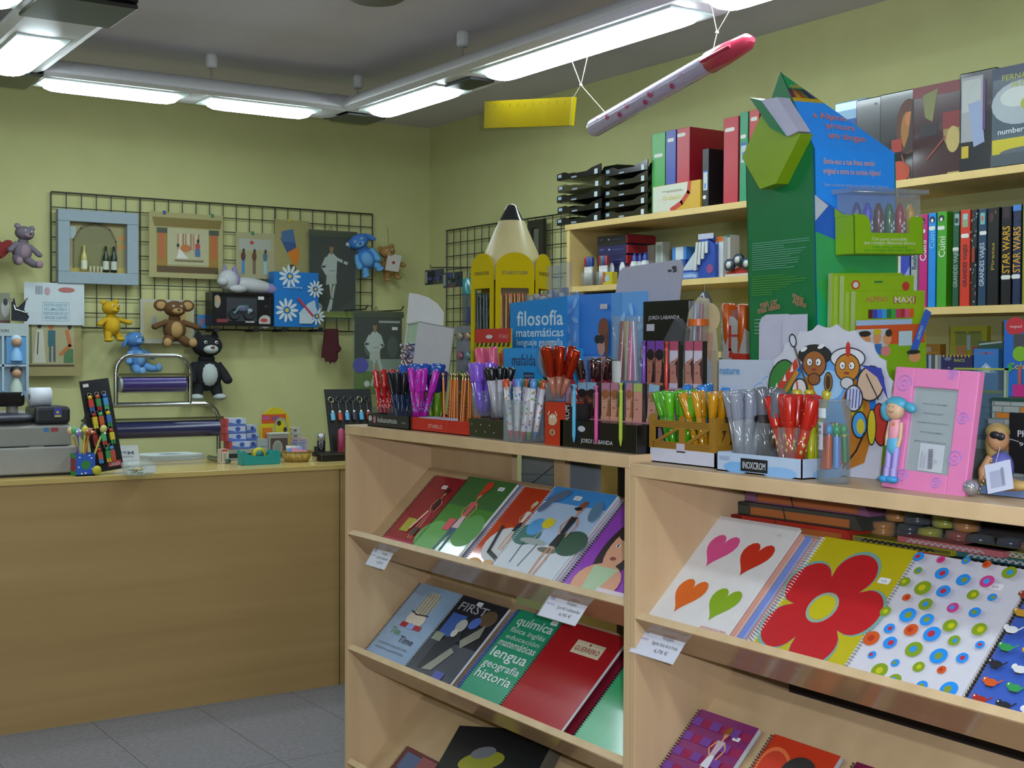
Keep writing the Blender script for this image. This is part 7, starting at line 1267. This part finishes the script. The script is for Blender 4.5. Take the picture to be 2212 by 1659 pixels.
# U pink photo frame
X = 1.655; a, c = atX(1903, 1055, X), atX(2083, 1075, X); w = a.y-c.y; h = (zx(1920, 791, X)-Z2)*1.0
T = thing('photo_holder', 'pink photo frame with purple swirls and a little figure on its left side', 'photo frame', M=Matrix.Translation((X, a.y, Z2+.001)) @ Matrix.Rotation(RX, 4, 'Z') @ Matrix.Rotation(R(-7), 4, 'X') @ Matrix.Rotation(R(2.2), 4, 'Y'))
PK = mat('#c8709c', .4); x0, x1, z0, z1_ = w*.24, w*.78, h*.165, h*.845
b = B(); b.box(0, 0, 0, x0, .014, h, PK); b.box(x1, 0, 0, w, .014, h, PK); b.box(x0, 0, 0, x1, .014, z0, PK); b.box(x0, 0, z1_, x1, .014, h, PK); b.obj('frame', T, bev=.0015)
b = B(); b.box(x0, .006, z0, x1, .009, z1_, mat('#868e8e', .3)); b.box(x0, .0055, z0, x1, .006, z1_, mat('#8c9494', .15))
b.art([('t', s_, .5, .80-.112*i, .018, '#5c6068', {'w': min(.7, .05*len(s_))}) for i, s_ in enumerate(('PHOTO FRAME', 'FOTOLIJST', 'CADRE POUR PHOTO', 'FOTORAHMEN', 'MARCO PARA FOTOS', 'FOTORAMME'))], FRONT(.0055, x0, z0), x1-x0, z1_-z0); b.obj('insert', T)
b = B(); b.box(x0+(x1-x0)*.30, .0035, z0+.002, x0+(x1-x0)*.84, .0045, z0+(z1_-z0)*.34, mat('#a8acb0', .5)); b.art([('l', [(.42, .1+.04*i), (.6, .12+.04*i)], .02, '#3c3c44') for i in range(18)]+[('r', .15, .1, .2, .7, '#9090a0'), ('r', .28, .1, .33, .6, '#9494a4'), ('e', .75, .4, .08, .05, '#9498a8')], FRONT(.0035, x0+(x1-x0)*.30, z0+.002), (x1-x0)*.54, (z1_-z0)*.33); b.obj('price_label', T)
LV_ = '#9c74b4'
for u, v, s in ((.13, .86, .016), (.70, .96, .009), (.88, .62, .011), (.84, .3, .014), (.66, .09, .010), (.25, .11, .011)):
    b = B(); b.tube([(w*u+s*(1-t/26)*math.cos(t*.5), -.0003, h*v+s*(1-t/26)*math.sin(t*.5)) for t in range(24)], .0011, LV_, 5)
    b.ell((w*u-s*1.0, -.0002, h*v+s*1.2), .0012, LV_, n=6, k=4); b.obj('swirl', T)
b = B(); CL = lambda c: mat(c, .5); fx, k = w*.12, h/.27
sk, hb_ = CL('#b89474'), CL('#3c8ca4')
b.tube([(fx-.006, -.006, h*.34), (fx-.004, -.007, h*.16)], [.006, .005], CL('#8c80b8'), 8); b.tube([(fx+.008, -.006, h*.34), (fx+.009, -.007, h*.16)], [.006, .005], CL('#8c80b8'), 8)
b.tube([(fx-.004, -.008, h*.16), (fx-.004, -.008, h*.08)], .0058, CL('#8c80b0'), 8); b.tube([(fx+.009, -.008, h*.16), (fx+.010, -.008, h*.08)], .0058, CL('#8c80b0'), 8)
b.ell((fx-.006, -.010, h*.065), (.010, .008, .006), CL('#2c80b4')); b.ell((fx+.009, -.010, h*.07), (.012, .008, .006), CL('#2c80b4'))
b.ell((fx+.001, -.007, h*.36), (.013, .008, .018), CL('#4c94b4')); b.ell((fx+.001, -.008, h*.48), (.011, .008, .024), CL('#c4808c')); b.tube([(fx-.010, -.007, h*.54), (fx-.012, -.008, h*.42), (fx-.010, -.009, h*.34)], .0035, sk, 8); b.tube([(fx+.012, -.007, h*.54), (fx+.014, -.008, h*.42), (fx+.012, -.009, h*.34)], .0035, sk, 8)
b.ell((fx+.003, -.0155, h*.52), (.003, .001, .003), CL('#b0701c')); b.ell((fx, -.011, h*.64), (.017, .012, .017), sk); b.tube([(fx-.004, -.023, h*.625), (fx+.001, -.024, h*.612), (fx+.006, -.023, h*.62)], .0006, CL('#6c4c3c'), 4); b.ell((fx-.004, -.0225, h*.66), .0009, CL('#2c2c2c'), n=6, k=4); b.ell((fx+.004, -.0225, h*.66), .0009, CL('#2c2c2c'), n=6, k=4); b.obj('figurine', T)
b = B(); b.ell((fx, -.009, h*.69), (.020, .012, .012), hb_); b.ell((fx-.020, -.008, h*.62), (.010, .008, .016), hb_, rot=(0, -20, 0)); b.ell((fx+.026, -.008, h*.67), (.012, .007, .008), hb_, rot=(0, 20, 0)); b.obj('figurine_hair', T)
B().add([(w*.5-.02, .014, h*.75), (w*.5+.02, .014, h*.75), (w*.5+.02, .09, .0), (w*.5-.02, .09, .0), (w*.5-.02, .016, h*.75), (w*.5+.02, .016, h*.75)], [(0, 1, 2, 3), (4, 5, 2, 3)], mat('#8c5c70', .6)).obj('easel_leg', T)
# V pearl, resting figure with a price tag
p = atX(2098, 1068, 1.66); t = thing('pearl_bell', 'large silver pearl with a small bead string beside the pink frame', 'pearl', (1.66, p.y, Z2+.001)); b = B(); b.ell((0, 0, .0125), .0125, mat('#a8a4ac', .12, .7), n=20, k=12); b.obj('pearl', t); b = B()
for i in range(9): b.ell((.012+.001*i, -.004-.002*i, .004+.006*i), .0022, mat('#b0a468', .2, .8), n=6, k=4)
b.obj('bead_string', t)
X = 1.70; w = yx(2112, 900, X)-yx(2215, 900, X)
T = thing('reclining_figurine', 'small painted figurine in sunglasses reclining on a blue base', 'figurine', (X, yx(2112, 900, X), Z2+.001), RX); FK = mat('#a8884c', .6); FS = mat('#a07450', .6)
b = B(); b.prism([(0, 0), (w*1.1, 0), (w*1.1, .05), (0, .06)], 0, .012, mat('#5c7090', .5)); b.obj('base', T)
b = B(); b.ell((w*.3, .02, .035), (.022, .018, .03), mat('#4c4c90', .6), rot=(0, 20, 0)); b.tube([(w*.3, .01, .02), (w*.6, .0, .018), (w*.85, .0, .018)], [.013, .011, .009], FS, 10); b.ell((w*.9, -.002, .018), (.018, .010, .008), FK); b.tube([(w*.2, .01, .055), (w*.12, .0, .035), (w*.2, -.008, .02)], [.007, .007, .006], FS, 8); b.ell((w*.27, .02, .083), (.017, .016, .019), FS); b.obj('body', T)
b = B(); b.ell((w*.22, .024, .094), (.019, .017, .014), mat('#8c7440', .6)); b.ell((w*.15, .022, .075), (.012, .012, .026), mat('#8c7440', .6)); b.obj('hair', T)
b = B(); b.ell((w*.32, .006, .090), (.009, .004, .006), BLK); b.ell((w*.42, .008, .088), (.008, .004, .006), BLK); b.obj('sunglasses', T)
b = B(); b.box(-.022, -.022, -.0005, .022, .022, .0005, mat('#b0b4c4', .5)); b.art([('r', -.3, -.3, .1, .2, '#9498ac'), *[('l', [(.1+.02*i, -.3), (.1+.02*i, .25)], .008, '#4c5064') for i in range(6)]], Matrix.Translation((0, 0, .0005)), .05, .05)
p = atX(2158, 1030, 1.672); b.obj('price_tag', M=Matrix.Translation((1.672, p.y, p.z)) @ Matrix.Rotation(RX, 4, 'Z') @ Matrix.Rotation(R(80), 4, 'X') @ Matrix.Rotation(R(16), 4, 'Z'), label='square white price tag hanging from the reclining figurine', cat='price tag')
b = B(); b.tube([(1.672, p.y+.006, p.z+.020), (1.69, p.y+.012, Z2+.075)], .0006, '#b0b0b0', 4); b.obj('tag_string', label='thin string holding the square price tag', cat='string')
# brick patterned photo frame behind
X = 1.80; yl = yx(2143, 900, X); w = yl-yx(2330, 900, X); h = zx(2180, 862, X)-Z2
T = thing('photo_holder', 'photo frame with grey and orange brick pattern round a black insert, at the right edge', 'photo frame', (X, yl, Z2), RX); GB = mat('#848c84', .5)
b = B(); b.box(0, 0, 0, w, .014, h, GB); it = []
for j in range(14):
    for i in range(5):
        if (i*3+j*5) % 11 == 0: it.append(('r', .02+.2*i+(.1 if j % 2 else 0), j/14+.008, .02+.2*i+(.1 if j % 2 else 0)+.17, (j+1)/14-.008, '#a8641c'))
        elif (i*7+j*3) % 5 == 0: it.append(('r', .02+.2*i+(.1 if j % 2 else 0), j/14+.008, .02+.2*i+(.1 if j % 2 else 0)+.17, (j+1)/14-.008, '#70787c'))
        it.append(('l', [(.01+.2*i+(.1 if j % 2 else 0), j/14), (.01+.2*i+(.1 if j % 2 else 0), (j+1)/14)], .006, '#4c544c'))
    it.append(('l', [(0, j/14), (1, j/14)], .006, '#4c544c'))
it += [('r', .30, .2, 1, .86, '#0c0c0e'), ('t', 'PHOTO FRAME', .40, .60, .07, '#b0b0b0', {'al': 'l', 'w': .7}), ('t', '9 x 13 cm', .42, .50, .04, '#a8a8a8', {'al': 'l', 'w': .45}), ('l', [(.3, .57), (.42, .545)], .01, '#8c8c8c')]
b.art(it, FRONT(0), w, h); b.box(-.001, -.001, h-.004, w, .015, h+.002, mat('#1c3c34', .4)); b.obj('frame', T)
b = B(); GLG = mat('#8ca898', .05, trans=.7); ww, hh = .13, zx(2130, 792, 1.88)-Z2
X = 1.90; yl = yx(2060, 900, X); w = yl-yx(2172, 900, X); h = zx(2120, 795, X)-Z2
T = thing('glass_photo_holder', 'clear glass frame with a seaside picture behind the pink photo frame', 'photo frame', (X, yl, Z2), RX)
b = B(); b.box(0, 0, 0, w, .006, h, mat('#a8b8b0', .04, trans=.8)); b.box(0, -.0005, h-.003, w, .0065, h, mat('#8c9440', .1)); b.box(w-.003, -.0005, 0, w, .0065, h, mat('#90a088', .1)); b.obj('glass', T)
b = B(); b.box(w*.3, .012, 0, w*.86, .015, h*.80, mat('#4c78a8', .4)); b.art([('r', 0, .0, 1, .44, '#5a4c50'), ('r', 0, .34, 1, .44, '#9094a0'), ('r', .3, .1, .7, .32, '#7c7470'), ('r', 0, .44, 1, .5, '#1c3c7c'), ('p', [(.75, .5), (.85, .62), (.95, .5)], '#2c4470'), ('r', 0, .97, 1, 1, '#8c9440')], FRONT(.012, w*.3, 0), w*.56, h*.8); b.obj('picture', T)
# W tall green display of crayons
Cx, Cy = 1.80, yx(1775, 600, 1.80); wG, dG = .205, .19; ze = zx(1765, 325, 1.80)-Z2; za = zx(1690, 172, 1.83)-Z2
T = thing('crayon_display', 'tall green and blue cardboard display with a gabled top and Portuguese lettering', 'display stand', M=Matrix.Translation((Cx, Cy, Z2)) @ Matrix.Rotation(R(-4), 4, 'Z') @ Matrix.Rotation(R(-2.2), 4, 'Y'))
GD, GM, BS, LM = mat('#0c6434', .35), mat('#148048', .3), mat('#1f80d8', .3), mat('#74900c', .35)
b = B(); b.prism([(0, 0), (wG, 0), (wG, ze), (0, ze)], 0, .003, BS, FRONT(.003))
ym = zx(1780, 455, 1.8)-Z2
b.art([('p', [(0, 0), (1, 0), (1, ym/ze*1.0), (.5, ym/ze*.96), (.2, ym/ze*1.02), (0, ym/ze*1.06)], '#1c52a8'), ('p', [(0, ym/ze*1.06), (.16, ym/ze*1.02), (0, ym/ze*.96)], '#a8acb4'), ('p', [(0, 0), (1, 0), (1, ym/ze*.86), (.3, ym/ze*.88), (0, ym/ze*.92)], '#2c8c4c'), ('p', [(0, 0), (.0, ym/ze*.72), (.4, ym/ze*.78), (1, ym/ze*.72), (1, 0)], '#2c8c38'), ('p', [(0, 0), (0, ym/ze*.72), (.16, ym/ze*.6), (.2, 0)], '#0c8c54'),
   ('t', 'Envia-nos a tua frase sendo', .42, .955, .018, '#c89078', {'w': .62}), ('t', 'original e entra no sorteio Alpino!', .45, .925, .018, '#c89078', {'w': .70}), ('t', 'Vem conhecer todos os produtos em alpino.pt', .5, .885, .012, '#8098b8', {'w': .8})], FRONT(0), wG, ze)
b.box(wG-.003, 0, 0, wG, dG, ze, GM); b.box(0, dG-.003, 0, wG, dG, ze, GD); b.obj('front_panel', T)
b = B(); F = LEFTF(0, dG); b.prism([(0, 0), (dG, 0), (dG, ze), (dG*.55, za), (0, ze*.965)], -.003, 0, GD, F)
random.seed(2); it = []
for i in range(13): it.append(('r', .08, .615-.0115*i, .08+random.uniform(.45, .86), .6185-.0115*i, '#5c9078'))
for i in range(9): it.append(('r', .08, .44-.012*i, .08+random.uniform(.3, .8), .443-.012*i, '#4c8420'))
it += [('t', 'mais cor', .34, .285, .022, '#a86c54', {'w': .26, 'rot': 8}), ('t', 'mais ideias', .34, .258, .022, '#a86c54', {'w': .34, 'rot': 8}), ('t', 'mais', .76, .31, .02, '#a86c54', {'w': .16, 'rot': -20}), ('t', 'Alpino', .78, .28, .02, '#a86c54', {'w': .2, 'rot': -15})]
for i in range(5): it.append(('r', .12, .215-.018*i, .12+random.uniform(.18, .5), .218-.018*i, '#a0a89c'))
it += [('e', .6, .12, .05, .012, '#5c9078'), ('e', .6, .10, .03, .02, '#5c9078'), ('r', .4, .06, .8, .064, '#5c9078')]
zb_ = lambda v: v
it2 = []
for q in it:
    q = list(q)
    if q[0] == 'r': q[2] = .34+q[2]*.66*.95; q[4] = .34+q[4]*.66*.95
    elif q[0] in ('t',): q[3] = .34+q[3]*.63
    elif q[0] == 'e': q[3-0] = .34+q[3]*.0 if 0 else q[3]; q[2] = .34+q[2]*.63
    it2.append(tuple(q))
b.art(it2, F, dG, ze); b.obj('side_panel', T)
# gabled roof with pencil band
ap_ = (0.0, dG*.45, za); b = B(); A_, C_, D_, E_ = Vector((0, 0, ze)), Vector((wG, 0, ze)), Vector((wG, dG, ze*.97)), Vector((0, dG, ze*.965)); P_ = Vector(ap_)
L3 = lambda p, q, t: p+(q-p)*t
s1 = .62; B1, B2 = L3(A_, P_, s1), L3(C_, P_, s1); B3, B4 = L3(A_, P_, s1+.05), L3(C_, P_, s1+.05); B5, B6 = L3(A_, P_, s1+.17), L3(C_, P_, s1+.17)
b.poly([A_, C_, B2, B1], BS); b.poly([B1, B2, B4, B3], '#a88c14'); b.poly([B3, B4, B6, B5], '#2c2c28'); b.poly([B5, B6, P_], GM); b.poly([C_, D_, P_], GD); b.poly([D_, E_, P_], GD)
nrm = (C_-A_).cross(P_-A_).normalized(); n_ = 15
if nrm.y > 0: nrm = -nrm
for i in range(n_):
    a0, a1 = i/n_+.008, (i+.8)/n_; c = ('#8c2c5c', '#5a1c3c', '#a83448', '#b09018', '#b8a014', '#b06414', '#a83018', '#8c4c1c', '#6c8c14', '#2c7c2c', '#3c2418', '#22202c', '#2c2c84', '#3c4c9c', '#8c941c')[i]
    b.poly([L3(B3, B4, a0)+nrm*.0006, L3(B3, B4, a1)+nrm*.0006, L3(B5, B6, (a0+a1)/2)+nrm*.0006], c)
eu = (C_-A_).normalized(); ev = nrm.cross(eu); ev = ev if ev.z > 0 else -ev
RM = Matrix(((eu.x, ev.x, nrm.x, 0), (eu.y, ev.y, nrm.y, 0), (eu.z, ev.z, nrm.z, ze), (0, 0, 0, 1))) 
for t_, u, v, hh_, ww_ in (('a Alpino', .36, .070, .014, .40), ('procura', .44, .048, .014, .34), ('um slogan', .46, .024, .015, .44)):
    b.text(t_, wG*u, v, hh_, '#c8684c', RM, 'c', wG*ww_, z=.0012, rot=-3); 
b.text('ALPINO', wG*.10, (P_-A_).length*.80, .006, '#c8882c', RM, 'c', .025, z=.0012)
b.obj('gabled_roof', T)
# lime carton pocket on the left face
b = B(); Ly = lambda py: zx(1690, py, 1.85)-Z2
P = [(.165, Ly(345)), (.105, Ly(262)), (.03, Ly(312)), (.0, Ly(320)), (.07, Ly(412)), (.115, Ly(418))]; P = [(dG-a, v) for a, v in P]
b.prism(P, 0, .030, LM, F); b.obj('lime_pocket', T)
b = B(); b.prism([(dG-.10, Ly(236)), (dG-.055, Ly(238)), (dG-.0, Ly(316)), (dG-.03, Ly(322))], .006, .036, mat('#a4a2b4', .5), F); b.prism([(dG-.13, Ly(225)), (dG-.10, Ly(236)), (dG-.03, Ly(322)), (dG-.075, Ly(296))], .004, .038, GD, F); b.obj('pocket_flap', T)
# lower pockets of the display
hp = zx(1900, 700, 1.85)-Z2
b = B(); b.prism([(.03, 0), (wG+.025, 0), (wG+.025, hp*.98), (.16, hp*.98), (.13, hp*.86), (.06, hp*.84), (.03, hp*.9)], 0, .045, mat('#6c9410', .35), FRONT(-.0)); b.obj('lime_tray', T)
b = B(); b.text('DISNEY', 0, 0, .001, '#6c9410') if 0 else None
# marker pack fixed to the front
u0 = .045; zz0, zz1, zz2 = zx(1860, 556, 1.88)-Z2, zx(1860, 474, 1.88)-Z2, zx(1860, 425, 1.88)-Z2; wp = wG-.03
pk = thing('marker_pack', 'lime cardboard pack of thick markers under a clear lid, on the green display', 'marker pack', M=T.matrix_world @ Matrix.Translation((u0, -.052, zz0))); hA = zz1-zz0; hB = zz2-zz0
LP = mat('#749c10', .35); b = B(); b.prism([(0, 0), (wp, 0), (wp, hA), (wp*.84, hA), (wp*.80, hA*.90), (wp*.80, hA*.56), (wp*.24, hA*.56), (wp*.22, hA*.9), (wp*.16, hA*1.02), (0, hA*1.04)], 0, .002, LP, FRONT(.002)); b.box(0, 0, 0, .002, .048, hA, LP); b.box(wp-.002, 0, 0, wp, .048, hA, LP); b.box(0, 0, 0, wp, .048, .002, LP); b.prism([(0, hA*1.0), (0, hA*1.25), (.02, hA*1.06), (.048, hA)], 0, .001, LP, LEFTF(0, .048))
b.art([('t', 'Con punta extensible', .5, .36, .09, '#b0bc94', {'w': .5}), ('t', 'que consigue diferentes efectos', .5, .26, .09, '#b0bc94', {'w': .74}), ('t', 'Com ponta extensivel', .5, .16, .07, '#3c8c1c', {'w': .5}), ('t', 'que consegue diferentes efeitos', .5, .08, .07, '#3c8c1c', {'w': .74})], FRONT(0), wp, hA); b.obj('carton', pk)
b = B(); b.box(.004, .003, hA*.5, wp-.004, .046, hB, mat('#e4e8ec', .05, trans=.72)); b.box(-.006, -.006, hB, wp+.010, .050, hB+.008, mat('#d4dce4', .05, trans=.6)); b.tube([(-.006, -.006, hB), (wp+.01, -.006, hB), (wp+.01, .05, hB)], .0008, mat('#d0d0d0', .1, .8), 5); b.obj('clear_lid', pk)
for i, c in enumerate(('#1c2c6c', '#2c38b0', '#4c1c20', '#0c5c34', '#8c1428', '#b88c0c')):
    b = B(); b.lathe([(0, 0), (.0088, 0), (.0088, hA*.98), (.0082, hA*1.1), (.003, hA*1.30), (0, hA*1.32)], mat(c, .25, coat=.5), 12, c=(wp*(.12+.155*i), .014, .003)); 
    if i > 0:
        for j in range(4): b.ell((wp*(.12+.155*i)-.003+.005*(j % 2), .0055, hA*(.62+.07*j)), (.0028, .001, .0036), '#b4b4bc', n=8, k=5)
    b.obj('marker', pk)
# maxi packs
zz0, zz1 = hp*.70, zx(1880, 590, 1.85)-Z2
for i in range(3):
    hh_ = (zz1-zz0)*(1.0-.14*(2-i) if i < 2 else 1) if 0 else (zz1-zz0)*(1.0, .97, .80)[i]; wm = wG*.86
    T2 = thing('crayon_pack', ('rearmost lime pack of the colouring pens in the green display', 'middle lime pack of the colouring pens in the green display', 'front lime pack of maxi colouring pens lettered MAXI')[i], 'pen pack', M=T.matrix_world @ Matrix.Translation((wG*.09+.016*i, -.014-.013*i, zz0)) @ Matrix.Rotation(R(3), 4, 'X'), group='lime packs of colouring pens'); b = B(); b.box(0, 0, 0, wm, .011, hh_, mat('#7c9c14', .3)); b.box(-.0005, .0005, .0, 0, .0105, hh_, mat('#8c9c5c', .15))
    it = [('e', .16, .90, .06, .05, '#a82c24'), ('e', .16, .90, .04, .035, '#b8b4a8'), ('e', .88, .88, .055, .05, '#a82c24'), ('r', .42, .92, .54, .94, '#1c6c34')] if i < 2 else []
    if i == 2:
        it = [('t', 'ALPINO', .30, .86, .07, '#a85c48', {'w': .32}), ('t', 'MAXI', .70, .83, .10, '#8c2420', {'w': .32}), ('t', 'MAXI', .695, .84, .085, '#c0b8a4', {'w': .29}), *[('r', .18+.065*k, .64, .18+.065*k+.062, .76, ('#4c1c20', '#2c34a0', '#2c60c0', '#2c84c0', '#0c6434', '#2c8c3c', '#a02c54', '#98182c', '#b8446c', '#b84c14')[k]) for k in range(10)], ('r', 0, .55, .8, .62, '#8ca0bc'),
              ('r', .0, .0, 1, .55, '#b0441c'), ('r', 0, .1, .46, .5, '#a8a8b0'), ('e', .12, .36, .09, .08, '#b87c50'), ('e', .12, .44, .09, .04, '#231c1c'), ('e', .30, .38, .06, .08, '#b88054'), ('e', .30, .46, .06, .04, '#b09c1c'), ('e', .44, .36, .06, .08, '#b88054'), ('e', .46, .44, .05, .05, '#2c2420'), ('r', .26, .16, .36, .3, '#2c5c9c'), ('e', .42, .2, .07, .07, '#b86c68'), ('r', .60, .26, .80, .46, '#9cb0b8'), ('l', [(.80, .12), (1.02, .70)], .10, '#2c50a8'), ('t', 'ALPINO', .93, .42, .05, '#9cb0d0', {'w': .16, 'rot': 68}), ('e', .84, .10, .09, .07, '#b88054'), ('e', .82, .17, .1, .03, '#1c1c1c')]
    b.art(it, FRONT(0), wm, hh_); b.obj('carton', T2)
# M orange pen pot and red looped card, far side of the unit
X = 1.98; yl = yx(1560, 900, X); w = yl-yx(1632, 900, X); h1_, h2_ = zx(1600, 690, X)-Z2, zx(1600, 778, X)-Z2
T = thing('looped_card', 'cream card with a red looped line, standing behind the cloud card', 'display card', (X, yl, Z2), RX); zc = h2_; hh = zx(1560, 696, X)-Z2
b = B(); b.prism([(0, 0), (w, 0), (w, hh*.80), (w*.93, hh*.88), (w*.6, hh*.96), (w*.3, hh*1.04), (0, hh*1.06)], 0, .003, mat('#b0aca4', .4), FRONT(.003)); v = lambda py: (zx(1600, py, X)-Z2)/hh
b.art([('l', [(.05, v(725)), (.5, v(725)), (.62, v(715))], .05, '#b03434'), ('l', [(.22, v(705)), (.22, v(755)), (.32, v(772)), (.9, v(773))], .08, '#b8301c'), ('l', [(.22, v(768)), (.9, v(770))], .10, '#b8301c'), ('l', [(.98, v(735)), (.98, v(762)), (.9, v(773))], .05, '#b8301c')], FRONT(0), w, hh); b.obj('card', T)
T, bs = cup('clear cup of orange pens behind the red looped card', 1594, 900, 2.02, Z2, .040, zx(1594, 672, 2.02)-Z2)
bunch(['orange pen standing in the far clear cup', 'orange pen standing in the far clear cup', 'pale blue pen standing in the far clear cup'], 'pens in the far clear cup', 'orange_pen', P3(1596, 2.02, Z2+.04), 9, pen_b(zx(1594, 658, 2.02)-Z2-.04, .0075, '#b0480c', '#b8500c', .08, flare=1.3), .16, .024, (3, 0), 5)
for lb, l, r in (('pale grey rounded card left of the globe display', 1638, 1700), ('second pale rounded card, touching the globe display', 1688, 1740)):
    X = 1.785 if l < 1650 else 1.775; yl = yx(l, 900, X); w = yl-yx(r, 900, X); h = zx(l, 680, X)-Z2
    b = B(); b.prism([(0, 0), (w, 0), (w, h), (w*.25, h), (w*.08, h-.006), (0, h-.018)], 0, .003, mat('#a8a6b4', .4), FRONT(.003)); b.obj('rounded_card', loc=(X, yl, Z2), rz=RX, label=lb, cat='display card', group='pale rounded card backs')
# ------------------------------------------------------------------ inside the right unit, behind the notebooks
def inU(x, y, z): return Vector((1.6+y, 1.983-x, z))
B().box(.017, .42, .106, 1.36, .436, 1.21, mat('#2c2520', .7)).obj('dark_backing', UR); B().box(.017, .235, 1.086, 1.36, .42, 1.098, BEECHH).obj('inner_shelf', UR)  # dark backing paints the black shade behind the shelves, where nothing stands
for k, (c, c2, lb) in enumerate((('#a82c1c', '#a85c24', 'red edged folder, lowest of the stack behind the hearts notebook'), ('#3c3c34', '#a8602c', 'dark green edged folder in the stack behind the hearts notebook'), ('#7c4c68', '#a0582c', 'mauve edged folder on top of the stack behind the hearts notebook'))):
    T = thing('elastic_folder', lb, 'folder', inU(.022+.012*k, .245+.008*k, 1.099+.026*k), RX+R(2), 'elastic folders behind the hearts notebook')
    T.location = inU(.022+.01*k, .245+.01*k, 1.0995+.0265*k); b = B(); L = .285; b.box(0, 0, .018, L, .15, .0255, mat(c, .5)); b.box(0, 0, 0, L, .15, .002, mat(c, .5)); b.box(0, 0, 0, .03, .15, .025, mat(c, .5)); b.prism([(L, 0), (L+.03, 0), (L+.012, .025), (L, .025)], 0, .15, mat(c, .5), FRONT(.15)); b.obj('cover', T); b = B(); b.box(.03, .004, .002, L-.002, .148, .018, mat(c2, .7)); b.obj('papers', T); b = B(); b.tube([(.12, -.001, .026), (.13, -.002, .0)], .0012, BLK, 5); b.obj('elastic', T)
for k, (c, lb, x, rz_) in enumerate((('#a8404c', 'pink patterned folder behind the flower notebook, its left one', .30, 4), ('#8c8a10', 'yellow folder with black writing behind the flower notebook', .34, -1), ('#a85c60', 'pink patterned folder behind the flower notebook, its right one', .44, -3), ('#16181a', 'black folder behind the dotted notebook', .55, 0), ('#2c5c5c', 'teal edged folder behind the dotted notebook', .56, 2), ('#8c8c50', 'olive folder behind the dotted notebook', .57, 3))):
    b = B(); b.box(0, 0, 0, .22, .045, .010, mat(c, .45)); b.box(.004, .003, .002, .217, .0, .008, mat('#8c8474', .7)) if k % 2 else None; b.art([('l', [(.1+.06*i, .2), (.14+.06*i, .7), (.18+.06*i, .3)], .012, '#1c1c18' if k == 1 else '#a8a09c') for i in range(12)], FRONT(0), .22, .010)
    z_ = 1.097+(.0, .0105, .0, .0, .0105, .021)[k]; 
    if k == 2: z_ = 1.097+.021
    b.obj('paper_folder', loc=inU(x, .245+.003*k, z_+.002), rz=RX+R(rz_*.5), label=lb, cat='folder', group='folders behind the flower and dotted notebooks')
B().box(0, 0, 0, .9, .12, .013, mat('#8c8040', .5)).obj('support_box', loc=inU(.33, .295, 1.0985), rz=RX, label='long olive coloured box under the wrapped coils, behind the notebooks', cat='box') 
random.seed(31)
for i in range(15):
    c, c2 = (('#a86c14', '#b07c28'), ('#1c2430', '#5c6470'), ('#98980c', '#a8a814'), ('#8c1c1c', '#8c1c24'), ('#22282c', '#a8b0b0'), ('#1c2428', '#98a0a4'), ('#a05c34', '#a86c6c'), ('#8c3c28', '#a8848c'))[(i*5+i//7) % 8]
    x = .345+.053*(i % 11); lay = i//11; p = inU(x+(.025 if lay else 0), .325+.01*(i % 2), 1.112+lay*.030)
    T = thing('cord_coil', '%s cellophane wrapped coil behind the notebooks, %s' % (('amber', 'black', 'yellow green', 'dark red', 'white topped', 'grey', 'pink and orange', 'rust')[(i*5+i//7) % 8], ('first from the folders', 'second from the folders', 'third from the folders', 'fourth from the folders', 'fifth from the folders', 'sixth from the folders', 'seventh from the folders', 'eighth from the folders', 'ninth from the folders', 'tenth from the folders', 'last at the right', 'left one of the upper layer', 'second of the upper layer', 'third of the upper layer', 'right one of the upper layer')[i]), 'cord coil', p, RX, 'wrapped coils behind the notebooks')
    b = B(); b.lathe([(.008, 0), (.021, .002), (.023, .012), (.019, .0145), (.023, .017), (.021, .027), (.008, .029)], mat(c, .25), 14); b.obj('coil', T); b = B(); b.lathe([(.0235, .003), (.025, .015), (.022, .028), (0, .030)], mat('#d8dcdc', .05, trans=.8), 12); b.obj('cellophane', T)
